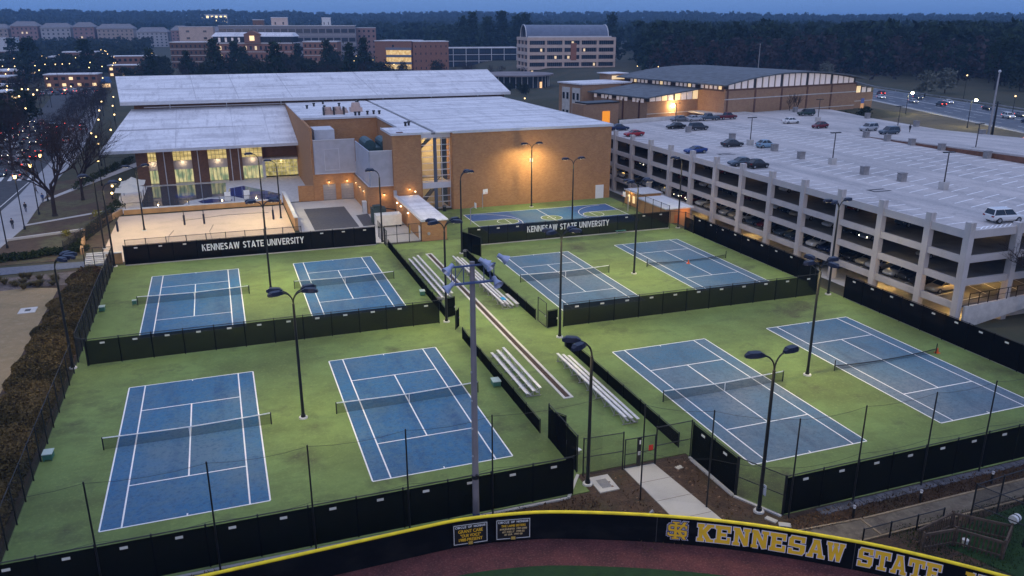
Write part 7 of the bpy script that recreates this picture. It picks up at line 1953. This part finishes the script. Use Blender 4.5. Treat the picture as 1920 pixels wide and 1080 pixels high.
def deck_lamp(x, y, label, z=9.05):
    t = thing('deck_lamp', label, 'light pole', (x, y, z), 0, 'twin headed deck lamps')
    part('plinth', MB().box(-.5, .5, -.5, .5, 0, 1.1), CONC, t, local=True)
    part('pole', MB().cyl((0, 0, 1.1), (0, 0, 5.4), .10, .08, 8), M('bronze_pole', (.05, .04, .04), .5, 0) if 'bronze_pole' not in bpy.data.materials else bpy.data.materials['bronze_pole'], t, local=True)
    for s in (-1, 1): part('lamp_head', MB().box(s * .15 if s > 0 else -1.0, 1.0 if s > 0 else -.15, -.2, .2, 5.35, 5.5), BLACK, t, local=True)
    part('crossbar', MB().box(-.15, .15, -.08, .08, 5.401, 5.48), BLACK, t, local=True)
for x, y, l in ((100.1, 137.0, 'deck lamp between a grey sedan and a light blue hatchback'), (99.3, 112.3, 'deck lamp in the middle of the deck'), (99.1, 88.6, 'deck lamp nearest the near corner of the deck'), (140.8, 166.1, 'deck lamp at the rear of the deck behind the dark red hatchback'), (102.3, 169.5, 'deck lamp at the back parapet near the black cars'), (133.5, 113.7, 'deck lamp standing at the ramp slot')):
    deck_lamp(x, y, l)
deck_lamp(146.0, 145.6, 'deck lamp beside the walking person')
skp = thing('dump_skip', 'tan timber screen in front of the field house annex', 'screen', (163, 196, 5)); part('screen_board', MB().obox((163.5, 194.5), (1, .1), 3.2, .12, 4.5, 7.4), M('tan_boards', (.40, .27, .15), .8, .1), skp); part('screen_post', MB().obox((160.2, 194.2), (1, .1), .12, .14, 4.5, 7.5).obox((166.8, 194.9), (1, .1), .12, .14, 4.5, 7.5), BLACK, skp)

# ================================================================== VEGETATION
def leafmat(name, c1, c2):
    m = M(name, c1, 0.9, 0.0, 0.15, col2=c2, det=3, spec=0.1)
    return m
PINE = leafmat('pine_foliage', (0.007, 0.016, 0.011), (0.030, 0.050, 0.026))
LEAFD = leafmat('dark_evergreen_foliage', (0.014, 0.022, 0.013), (0.040, 0.048, 0.024))
TWIG = leafmat('bare_twigs', (0.030, 0.022, 0.022), (0.062, 0.045, 0.043))
TWIG_P = leafmat('pale_blossom_twigs', (0.09, 0.10, 0.085), (0.17, 0.18, 0.15))
BARK = M('bark', (0.030, 0.024, 0.022), 0.95, 0.3, 3)
def crown_np(kind, seed, nclump, nleaf, H, Wd, base, leaf):
    """leaf-sized faces scattered in clumps through the crown volume"""
    rg = np.random.default_rng(seed)
    if kind == 'pine':
        t = rg.random(nclump) ** 0.8
        z = base + (H - base) * t
        rad = Wd * (1.05 - t) ** 0.7 * (0.55 + 0.5 * rg.random(nclump))
    elif kind == 'round':
        t = rg.random(nclump); z = base + (H - base) * t
        rad = Wd * np.sqrt(np.clip(1 - (2 * t - 0.9) ** 2, 0.03, 1)) * (0.35 + 0.7 * rg.random(nclump))
    else:
        t = rg.random(nclump); z = base + (H - base) * t
        rad = Wd * (0.35 + 0.65 * np.sin(np.pi * (0.15 + 0.8 * t))) * rg.random(nclump) ** 0.5
    an = rg.random(nclump) * 2 * np.pi
    c = np.stack([rad * np.cos(an), rad * np.sin(an), z], -1)
    cs_ = Wd * 0.22 * (0.6 + 0.8 * rg.random(nclump))
    p = c[:, None, :] + rg.normal(size=(nclump, nleaf, 3)) * cs_[:, None, None] * np.array([1, 1, 0.55])
    p = p.reshape(-1, 3); n = len(p)
    d1 = rg.normal(size=(n, 3)); d1 /= np.linalg.norm(d1, axis=1)[:, None]
    d2 = np.cross(d1, rg.normal(size=(n, 3))); d2 /= np.linalg.norm(d2, axis=1)[:, None]
    s = leaf * (0.6 + 0.8 * rg.random(n))[:, None]
    v = np.stack([p - d1 * s, p + d2 * s * .6, p + d1 * s, p - d2 * s * .6], 1).reshape(-1, 3)
    return v
def quad_mesh(name, v, mat):
    me = bpy.data.meshes.new(name)
    n = len(v) // 4
    me.vertices.add(len(v)); me.vertices.foreach_set('co', v.astype(np.float32).ravel())
    me.loops.add(n * 4); me.loops.foreach_set('vertex_index', np.arange(n * 4, dtype=np.int32))
    me.polygons.add(n); me.polygons.foreach_set('loop_start', np.arange(0, n * 4, 4, dtype=np.int32))
    me.update(calc_edges=True)
    me.materials.append(mat)
    return me
def trunk_mesh(H, r0, forks=0, seed=0):
    m = MB().cyl((0, 0, -.5), (0, 0, H), r0, r0 * .35, 7)
    rg = random.Random(seed)
    for k in range(forks):
        z = H * rg.uniform(.35, .85); a = rg.uniform(0, 6.28); L = H * rg.uniform(.2, .35)
        m.cyl((0, 0, z), (math.cos(a) * L, math.sin(a) * L, z + L * .8), r0 * .3, r0 * .08, 5, cap=False)
    me = m.mesh('trunk'); me.materials.append(BARK); return me
def bare_mesh(seed, H, spread, levels=5, r0=.28, q0=.55, q1=.82):
    """recursive bare branches"""
    rg = random.Random(seed); m = MB()
    def grow(p, d, L, r_, lv):
        q = p + d * L
        m.cyl(p, q, r_, r_ * .62, 6 if lv == 0 else (4 if lv < 3 else 3), cap=False)
        if lv >= levels: return
        n = 4 if lv < 2 else 3
        for k in range(n + (1 if lv == 0 else 0)):
            t = rg.uniform(.45, 1.0) if lv else rg.uniform(.5, 1.0)
            s = p + d * L * t
            ax = Vector((rg.gauss(0, 1), rg.gauss(0, 1), rg.gauss(.25, .5))).normalized()
            nd = (d * (1.1 - spread * .2) + ax * spread).normalized()
            if nd.z < -.1: nd.z = .05
            grow(s, nd, L * rg.uniform(q0, q1), r_ * .56, lv + 1)
    grow(Vector((0, 0, 0)), Vector((.03, .02, 1)).normalized(), H * .30, r0, 0)
    return m
PROTO = {}
def tree_kinds():
    for i in range(4):
        PROTO['pine%d' % i] = (quad_mesh('crown', crown_np('pine', 10 + i, 70, 11, 22, 4.2, 5 + i, .75), PINE), trunk_mesh(19, .38, 3, i))
    for i in range(3):
        PROTO['ever%d' % i] = (quad_mesh('crown', crown_np('round', 30 + i, 70, 11, 12, 4.8, 2.0, .62), LEAFD), trunk_mesh(9, .32, 3, i))
    for i in range(3):
        v = crown_np('twig', 50 + i, 80, 12, 11, 4.4, 3.0, .75)
        # twig faces are slivers
        q = v.reshape(-1, 4, 3); c = (q[:, 0] + q[:, 2]) / 2
        q[:, 1] = c + (q[:, 1] - c) * .10; q[:, 3] = c + (q[:, 3] - c) * .10
        PROTO['bare%d' % i] = (quad_mesh('crown', q.reshape(-1, 3), TWIG), trunk_mesh(9, .26, 8, i))
    PROTO['pale0'] = (quad_mesh('crown', crown_np('round', 77, 50, 10, 9, 3.2, 2.0, .5), TWIG_P), trunk_mesh(7, .2, 5, 9))
tree_kinds()
def tree(kind, x, y, s, label, group, z=None, name=None):
    c, tr_ = PROTO[kind]
    zz = float(terrain(x, y)) if z is None else z
    nm = name or ('pine_tree' if kind.startswith('pine') else ('bare_tree' if kind.startswith('bare') else 'broadleaf_tree'))
    t = thing(nm, label, 'tree', (x, y, zz), rnd.uniform(0, 6.28), group)
    t.scale = (s * rnd.uniform(.85, 1.15), s * rnd.uniform(.85, 1.15), s)
    piece('trunk', tr_, None, t); piece('crown', c, None, t)
    return t
rv = random.Random(5)
# wood beyond the highway: front ranks tree by tree
LBL = {'pine': 'tall dark pine in the wood beyond the highway', 'ever': 'dark evergreen tree in the wood beyond the highway', 'bare': 'bare brown tree in the wood beyond the highway'}
cnt = 0
while cnt < 122:
    t = rv.random()
    bx_ = 258 + t * 150 + rv.uniform(0, 75); by_ = 130 + t * 330 + rv.uniform(-40, 40)
    # keep clear of the road
    f_ = np.interp(by_, [0, 100, 150, 195, 295, 320, 360, 420, 700], [222, 230, 238, 251, 281, 294, 317, 347, 420])
    if bx_ < f_ + 7: continue
    k_ = rv.choice(['pine0', 'pine1', 'pine2', 'pine3', 'ever0', 'ever1', 'bare0', 'bare1'] if bx_ < f_ + 40 else ['pine0', 'pine1', 'pine2', 'pine3', 'ever2'])
    g_ = {'p': 'pine', 'e': 'ever', 'b': 'bare'}[k_[0]]
    tree(k_, bx_, by_, rv.uniform(.75, 1.15), LBL[g_], LBL[g_].split(' in ')[0] + 's beyond the highway')
    cnt += 1
for x, y in ((262, 250), (285, 262), (282, 330)):
    tree('pale0', x, y, 1.1, {262: 'pale blossoming tree at the wood edge, nearest the second highway lamp', 285: 'pale blossoming tree deeper in the wood edge', 282: 'pale blossoming tree above the end of the curved roof'}[x], None)
# wood behind the field house and the office
LB2 = {'pine': 'tall pine in the wood behind the field house', 'ever': 'evergreen in the wood behind the field house', 'bare': 'bare tree at the wood edge behind the field house'}
for k in range(95):
    x = rv.uniform(262, 470); y = rv.uniform(430, 620)
    if x < y * .57: x = y * .57 + rv.uniform(0, 60)
    k_ = rv.choice(['pine0', 'pine1', 'pine2', 'pine3', 'ever0'])
    tree(k_, x, y, rv.uniform(.8, 1.1), LB2['pine' if k_[0] == 'p' else 'ever'], ('pines' if k_[0] == 'p' else 'evergreens') + ' behind the field house')
for k in range(16):
    y = rv.uniform(360, 430); x = rv.uniform(.57 * y, 310)
    tree(rv.choice(['bare0', 'bare1', 'bare2']), x, y, rv.uniform(.5, .85), LB2['bare'], 'bare trees at the wood edge behind the field house')
for k, (x, y, s) in enumerate(((208, 700, 1.5), (218, 705, 1.65), (228, 695, 1.4), (243, 700, 1.7), (254, 690, 1.55), (265, 700, 1.6), (236, 720, 1.5), (205, 690, 1.2), (330, 660, 1.6))):
    tree('pine%d' % (k % 4), x, y, s, 'large pine standing behind the glass link and the office building', 'large pines behind the glass link')
# trees in front of the brick hall, behind the white roof
for k in range(105):
    x = rv.uniform(-46, 100); y = rv.uniform(420, 600) + max(0, 20 - x) * .8
    k_ = rv.choice(['ever0', 'ever1', 'ever2', 'bare0', 'bare1', 'pine1'])
    lb_ = {'e': 'dark evergreen between the white roof and the brick hall', 'b': 'bare tree between the white roof and the brick hall', 'p': 'pine between the white roof and the brick hall'}[k_[0]]
    tree(k_, x, y, rv.uniform(.8, 1.15), lb_, {'e': 'evergreens', 'b': 'bare trees', 'p': 'pines'}[k_[0]] + ' between the white roof and the brick hall')
for k in range(26):
    x = rv.uniform(104, 205); y = rv.uniform(450, 560)
    if 170 < x and y > 470: continue
    tree(rv.choice(['bare0', 'bare1', 'bare2', 'ever1']), x, y, rv.uniform(.55, .8), 'low dark tree in front of the library and the glass link', 'low trees in front of the library')
for k in range(12):
    tree('ever%d' % (k % 3), rv.uniform(118, 150), rv.uniform(370, 398), rv.uniform(.25, .42), 'clipped evergreen shrub around the round glass pavilion', 'shrubs around the round glass pavilion', name='evergreen_shrub')
# campus trees on the left
for k in range(150):
    x = rv.uniform(-190, -46); y = rv.uniform(245, 790)
    if x > -66 - (y - 250) * .02: x -= 18
    if abs(x + 102) < 24 and 640 < y: continue
    if (x < -150 and y > 700) or not clear(x, y): continue
    k_ = rv.choice(['ever0', 'ever1', 'ever2', 'bare0', 'bare1', 'bare2', 'pine2'])
    lb_ = {'e': 'dark evergreen on the campus left of the street', 'b': 'bare tree on the campus left of the street', 'p': 'pine on the campus left of the street'}[k_[0]]
    tree(k_, x, y, rv.uniform(.75, 1.2), lb_, {'e': 'evergreens', 'b': 'bare trees', 'p': 'pines'}[k_[0]] + ' on the campus left of the street')
for k, (x, y) in enumerate(((-60, 232), (-66, 244), (-57, 258), (-70, 262), (-63, 276), (-74, 240), (-58, 300), (-68, 310))):
    tree('ever%d' % (k % 3), x, y, rv.uniform(.9, 1.1), 'dense dark tree beside the left street behind the big bare tree', 'dense dark trees beside the left street')
# big bare trees with real branches
def big_bare(label, x, y, seed, H, spread, levels, r0, z=0.0, q0=.55, q1=.82):
    t = thing('bare_tree', label, 'tree', (x, y, z), 0)
    m = bare_mesh(seed, H, spread, levels, r0, q0, q1)
    n0 = 6
    tm = MB().cyl((0, 0, -.3), (0, 0, .35), r0 * 1.5, r0 * 1.05, 8)
    part('trunk', tm, BARK, t, local=True); part('crown', m, TWIG, t, local=True)
    return t
big_bare('large bare dark tree on the lawn beside the left pavement', -28.6, 158.2, 3, 19, .62, 7, .40, 0.0, .64, .88)
big_bare('smaller bare tree behind the large one on the left lawn', -25.8, 171.5, 8, 17, .6, 6, .3, 0.0, .62, .88)
big_bare('bare street tree standing among the queued cars, nearer one', -45.5, 214, 17, 16, .62, 6, .3, 0.0, .62, .88)
big_bare('bare street tree standing among the queued cars, farther one', -52.0, 246, 19, 17, .62, 6, .3, 0.0, .62, .88)
big_bare('bare tree right of the garage at the right frame edge', 88.6, 64.0, 12, 13, .85, 6, .24, -.3)
big_bare('bare sapling at the right frame edge below the garage', 92.0, 58.0, 21, 9, .8, 5, .15, .3)
for k, (x, y) in enumerate(((151.5, 190.8), (153.3, 191.2), (155, 191.8))):
    big_bare('slim bare tree against the field house wall, %s from the left' % ordn[k], x, y, 40 + k, 8, .45, 4, .1, 8.0)
# scrub behind the trailer
for k, (x, y) in enumerate(((170, 189), (173, 186), (176, 188))):
    tree('ever%d' % k, x, y, .38, 'dark bush behind the flat trailer', 'dark bushes behind the flat trailer', name='evergreen_shrub')
# hedge, shrubs and grasses on the left
HEDGE = leafmat('rusty_hedge_leaves', (0.042, 0.036, 0.015), (0.165, 0.112, 0.045))
rg = np.random.default_rng(4)
n = 52000
yy = 46 + (117.5 - 46) * rg.random(n); wv = .35 * np.sin(yy * 1.3) + .3 * np.sin(yy * .57 + 1)
xl = np.where(yy > 106, -20.6, -21.2) + wv * .7
uu = rg.random(n)
xx = xl + (-16.2 - xl) * uu
hh = 0.75 * (1 - np.abs(2 * uu - 1) ** 3) * (1 + .22 * np.sin(yy * 2.1 + xx * 1.7) + .15 * np.sin(xx * 4.1 - yy * .9))
zz = hh * (1 - .35 * rg.random(n) ** 2)
p = np.stack([xx, yy, zz], -1); d1 = rg.normal(size=(n, 3)); d1[:, 2] *= .6; d1 /= np.linalg.norm(d1, axis=1)[:, None]
d2 = np.cross(d1, rg.normal(size=(n, 3))); d2 /= np.linalg.norm(d2, axis=1)[:, None]
s = (.09 + .10 * rg.random(n))[:, None]
hv = np.stack([p - d1 * s, p + d2 * s * .6, p + d1 * s, p - d2 * s * .6], 1).reshape(-1, 3)
hd = thing('hedge_row', 'broad rusty brown hedge along the left court fence', 'hedge', (-18.6, 80, 0))
hme = quad_mesh('hedge_foliage', hv - np.array([-18.6, 80, 0]), HEDGE); ho = piece('hedge_foliage', hme, None, hd); ho['kind'] = 'stuff'
sm_ = MB()
for k in range(60):
    y = 47 + k * 1.17
    sm_.cyl((-18.6 + .8 * math.sin(k), y, -.05), (-18.6 + .8 * math.sin(k) + .2, y, .8), .04, .02, 4, cap=False)
part('hedge_stem', sm_, BARK, hd, kind='stuff')
def shrub(label, x, y, r_, h, mat, seed, group, nm='shrub', n_=260, tuft=False):
    rg = np.random.default_rng(seed)
    t = thing(nm, label, 'shrub' if not tuft else 'grass tuft', (x, y, -.02), 0, group)
    if tuft:
        an = rg.random(n_) * 2 * np.pi; b = rg.random((n_, 1)) * .25 * r_
        base_ = np.concatenate([np.cos(an)[:, None] * b, np.sin(an)[:, None] * b, np.zeros((n_, 1))], 1)
        out = np.stack([np.cos(an), np.sin(an), np.zeros(n_)], -1) * (r_ * (.3 + .7 * rg.random(n_)))[:, None]
        tip = base_ + out + np.array([0, 0, 1]) * (h * (.5 + .5 * rg.random(n_)))[:, None]
        sd = np.stack([-np.sin(an), np.cos(an), np.zeros(n_)], -1) * .035
        mid = (base_ + tip) / 2 + np.array([0, 0, .15 * h])
        v = np.stack([base_, mid - sd, tip, mid + sd], 1).reshape(-1, 3)
    else:
        v = crown_np('round', seed, max(4, n_ // 10), 10, h, r_, .05, .13)
    me = quad_mesh('foliage', v, mat); piece('foliage', me, None, t)
    part('stem', MB().cyl((0, 0, -.05), (0, 0, h * .5), .05, .02, 5), BARK, t, local=True)
GRS = leafmat('ornamental_grass', (0.075, 0.062, 0.028), (0.20, 0.16, 0.075)); GRN = leafmat('green_shrub_leaves', (0.016, 0.026, 0.010), (0.05, 0.065, 0.022)); YEL = leafmat('yellow_shrub_leaves', (0.12, 0.11, 0.02), (0.30, 0.26, 0.05)); RUST = leafmat('rust_shrub_leaves', (0.05, 0.028, 0.014), (0.13, 0.065, 0.03))
for k in range(34):
    x = rv.uniform(-33, -17.5); y = rv.uniform(112.5, 118.5)
    shrub('tuft of dry ornamental grass in the stony bed left of the courts', x, y, rv.uniform(.5, .95), rv.uniform(.5, 1.05), GRS, 100 + k, 'grass tufts in the stony bed', 'ornamental_grass', 150, True)
for k in range(9):
    shrub('rusty low shrub at the fence end of the stony bed', rv.uniform(-19.5, -16.8), rv.uniform(113.5, 118.8), .7, .8, RUST, 200 + k, 'rusty shrubs in the stony bed')
for k in range(26):
    t_ = k / 25
    shrub('dark green shrub in the hedge line below the lawn', -34 + t_ * 13.5, 127.6 + t_ * 3.2 + rv.uniform(-.5, .5), .75, .95, GRN, 300 + k, 'dark shrubs of the hedge line below the lawn')
for k in range(20):
    t_ = k / 19
    shrub('dark shrub along the planted edge left of the sand court', -22.4 + t_ * 3.6 + rv.uniform(-.6, .6), 130 + t_ * 33, .9, 1.2, GRN, 340 + k, 'dark shrubs along the planted edge left of the sand court')
shrub('yellow leaved shrub in the planted edge left of the sand court', -21.2, 153.5, 1.1, 1.5, YEL, 380, None)
shrub('small yellow green shrub on the lawn below the path', -24.6, 141.8, .7, .8, YEL, 381, None)
for k in range(16):
    shrub('clipped dark shrub along the footpath beside the white hall roof', -28.5 + k * .5 + rv.uniform(-.3, .3), 184 + k * 2.3, 1.0, 1.3, GRN, 400 + k, 'clipped shrubs along the footpath')
for k in range(12):
    shrub('dark scrub on the slope right of the garage corner', rv.uniform(87, 98), rv.uniform(50, 62), .9, .9, RUST, 430 + k, 'scrub on the slope right of the garage')
inl = struct('drain_inlet', MB().box(-24.2, -22.4, 102.6, 104.6, -.05, .04), CONC_PALE)
struct('grate', MB().box(-23.6, -23.0, 103.2, 104.0, .04, .046), BLACK, inl)
struct('drain_inlet', MB().box(-24.5, -22.9, 76.5, 78.2, -.05, .04), CONC_PALE)
# grass blades on the near turf and weeds along the dirt strip
def scatter(name, n, fx, size, mat, hgt):
    rg = np.random.default_rng(hash(name) % 1000)
    xy = fx(rg, n); n = len(xy)
    z0 = np.full(n, -.03)
    an = rg.random(n) * 6.28; w_ = size * (.5 + rg.random(n))
    dx = np.stack([np.cos(an), np.sin(an), np.zeros(n)], -1) * w_[:, None]
    b = np.concatenate([xy, z0[:, None]], 1); tp = b + np.array([0, 0, 1]) * (hgt * (.4 + rg.random(n)))[:, None] + rg.normal(size=(n, 3)) * size
    v = np.stack([b - dx * .5, b + dx * .5, tp + dx * .2, tp - dx * .2], 1).reshape(-1, 3)
    me = quad_mesh(name, v, mat); o = bpy.data.objects.new(name, me); COL.objects.link(o); o['kind'] = 'stuff'
    return tag(o, None)
def _dirt(rg, n):
    x = rg.uniform(-16, 56, n); y = np.where(x < 22.5, rg.uniform(42.9, 45.6, n), np.where(x < 33.5, rg.uniform(38, 47.8, n), rg.uniform(36.6, 38.2, n)))
    ok = ~((x > 26) & (x < 29.8)) & ~((x > 31.6) & (x < 33.7) & (y > 38.6)) & ~((x > 22.9) & (x < 24.9) & (y > 45.2))
    return np.stack([x, y], -1)[ok]
o = scatter('pine_straw', 14000, _dirt, .09, leafmat('pine_straw', (.05, .03, .018), (.15, .085, .045)), .05)
o['label'] = 'scattered brown pine straw on the dirt in front of the courts'; o['category'] = 'ground cover'
def _turf(rg, n): return np.stack([rg.uniform(39, 58, n), rg.uniform(29, 35, n)], -1)
o = scatter('short_grass', 9000, _turf, .05, leafmat('turf_blades', (.012, .032, .010), (.05, .075, .02)), .09)
o['label'] = 'short dark grass around the bullpen at lower right'; o['category'] = 'grass'
# far forest: one mass of thousands of trees
rg = np.random.default_rng(11)
def forest(name, label, n, pick, H, Wd, nq, mat, leaf):
    vs = []
    base_ = [crown_np('pine' if i < 3 else 'round', 500 + i, nq // 6, 6, H, Wd, 1.0, leaf) for i in range(6)]
    xy = pick(n)
    zt = terrain(xy[:, 0], xy[:, 1])
    for i in range(len(xy)):
        b = base_[rg.integers(6)]; s = rg.uniform(.62, 1.3); a = rg.uniform(0, 6.28); c, s_ = math.cos(a), math.sin(a)
        q = np.empty_like(b); q[:, 0] = (b[:, 0] * c - b[:, 1] * s_) * s + xy[i, 0]; q[:, 1] = (b[:, 0] * s_ + b[:, 1] * c) * s + xy[i, 1]; q[:, 2] = b[:, 2] * s + zt[i]
        vs.append(q.astype(np.float32))
    me = quad_mesh(name, np.concatenate(vs), mat)
    o = bpy.data.objects.new(name, me); COL.objects.link(o)
    tag(o, label, 'forest', None, 'stuff')
def polar(r0, r1, a0, a1):
    def f(n):
        r = np.sqrt(rg.uniform(r0 ** 2, r1 ** 2, n)); a = np.radians(rg.uniform(a0, a1, n))
        return np.stack([r * np.sin(a), r * np.cos(a)], -1)
    return f
# azimuths from north (+y) toward east (+x): the view spans -13 to 53 degrees
def campus(n):
    p = np.stack([rg.uniform(-330, 130, n), rg.uniform(560, 1110, n)], -1)
    x, y = p[:, 0], p[:, 1]
    ok = ~((x > -45) & (y < 690 + 0)) & ~((x > -40) & (y > 660) & (y < 860)) & ~((x > -128) & (x < -76) & (y > 640) & (y < 830)) & ~((x > -270) & (x < -150) & (y > 720) & (y < 990)) & (x < -62 - (y - 380) * .0)
    ok = ok & np.array([clear(a, b) for a, b in p])
    return p[ok]
forest('campus_wood', 'dark mixed trees massed between the left street and the apartment blocks', 2300, campus, 10, 4.6, 72, LEAFD, 1.2)
forest('pine_wood', 'dark pine wood filling the ground behind the highway and the field house', 1500, polar(500, 900, 28.2, 58), 22, 4.6, 84, PINE, 1.5)
forest('bare_wood', 'brown leafless trees mixed through the dark wood behind the highway', 420, polar(440, 760, 29, 56), 17, 4.6, 90, TWIG, 1.1)
def midfield(n):
    p = polar(820, 1500, -16, 58)(n)
    ok = ~((p[:, 0] < 60) & (p[:, 1] < 1190))
    return p[ok]
forest('distant_wood', 'blue hazy wood in the middle distance', 2600, midfield, 19, 5.5, 60, PINE, 2.1)
forest('ridge_forest', 'blue hazy forest on the far ridge along the horizon', 5200, polar(1500, 2750, -18, 58), 20, 8, 42, LEAFD, 3.2)

# meadow edge and low wood filling the valley around the office building
def valley(n):
    p = np.stack([rg.uniform(60, 300, n), rg.uniform(560, 900, n)], -1)
    x, y = p[:, 0], p[:, 1]
    ok = ~((x < 245) & (y < 665)) & ~((x < 160) & (y < 850)) & ~((x > 180) & (x < 275) & (y < 560))
    return p[ok]
forest('valley_wood', 'dark low wood behind the glass link and the office building', 700, valley, 15, 5, 72, PINE, 1.4)
# give trees and lamps of small groups their own place from the left
NUM = ['first', 'second', 'third', 'fourth', 'fifth', 'sixth', 'seventh', 'eighth', 'ninth', 'tenth', 'eleventh', 'twelfth', 'thirteenth', 'fourteenth', 'fifteenth', 'sixteenth', 'seventeenth', 'eighteenth', 'nineteenth']
TENS = {20: ('twentieth', 'twenty'), 30: ('thirtieth', 'thirty'), 40: ('fortieth', 'forty'), 50: ('fiftieth', 'fifty'), 60: ('sixtieth', 'sixty'), 70: ('seventieth', 'seventy'), 80: ('eightieth', 'eighty'), 90: ('ninetieth', 'ninety')}
def nth(i):
    i += 1
    if i < 20: return NUM[i - 1]
    t = i // 10 * 10
    return TENS[t][0] if i == t else TENS[t][1] + '-' + NUM[i - t - 1]
fam = {}
for o in list(bpy.data.objects):
    if o.parent is None and 'label' in o and o.get('group') and o.get('category') in ('tree', 'street lamp', 'shrub', 'grass tuft', 'car', 'pickup truck'):
        fam.setdefault((o['group'], o['label']), []).append(o)
for (g_, l_), os_ in fam.items():
    if 1 < len(os_) <= 99 and len(l_.split()) <= 13:
        os_.sort(key=lambda o: math.atan2(o.location.x, o.location.y))
        for i, o in enumerate(os_):
            w_ = l_.split()
            o['label'] = l_ + ', ' + ('leftmost' if i == 0 else ('rightmost' if i == len(os_) - 1 else nth(i) + ' from left')) 

for k in range(22):
    y = 236 + k * 8.5
    big = 'bare%d' % (k % 3)
    t = tree(big, -38.6 - (y - 236) * .062 + (3.4 if k % 2 else -3.2), y, rv.uniform(.55, .8), 'small bare street tree beside the far pavement, %s from the near end' % nth(k), 'small bare street trees along the far pavement', z=0)

# ================================================================== HAZE
hz = bpy.data.materials.new('dusk_haze')
hz.use_nodes = True
_nt = hz.node_tree
_nt.nodes.remove(_nt.nodes['Principled BSDF'])
_v = _nt.nodes.new('ShaderNodeVolumePrincipled')
_v.inputs['Color'].default_value = (0.32, 0.60, 1.0, 1)
_v.inputs['Density'].default_value = 0.00019
_v.inputs['Anisotropy'].default_value = 0.0
_nt.links.new(_v.outputs[0], _nt.nodes['Material Output'].inputs['Volume'])
hb_ = MB().box(-6900, 8900, -290, 9400, -4.5, 110).mesh('haze')
hb_.materials.append(hz)
ho_ = bpy.data.objects.new('haze', hb_); COL.objects.link(ho_)
ho_['kind'] = 'stuff'; ho_['label'] = 'pale blue evening haze over the whole campus'
bpy.context.view_layer.update()
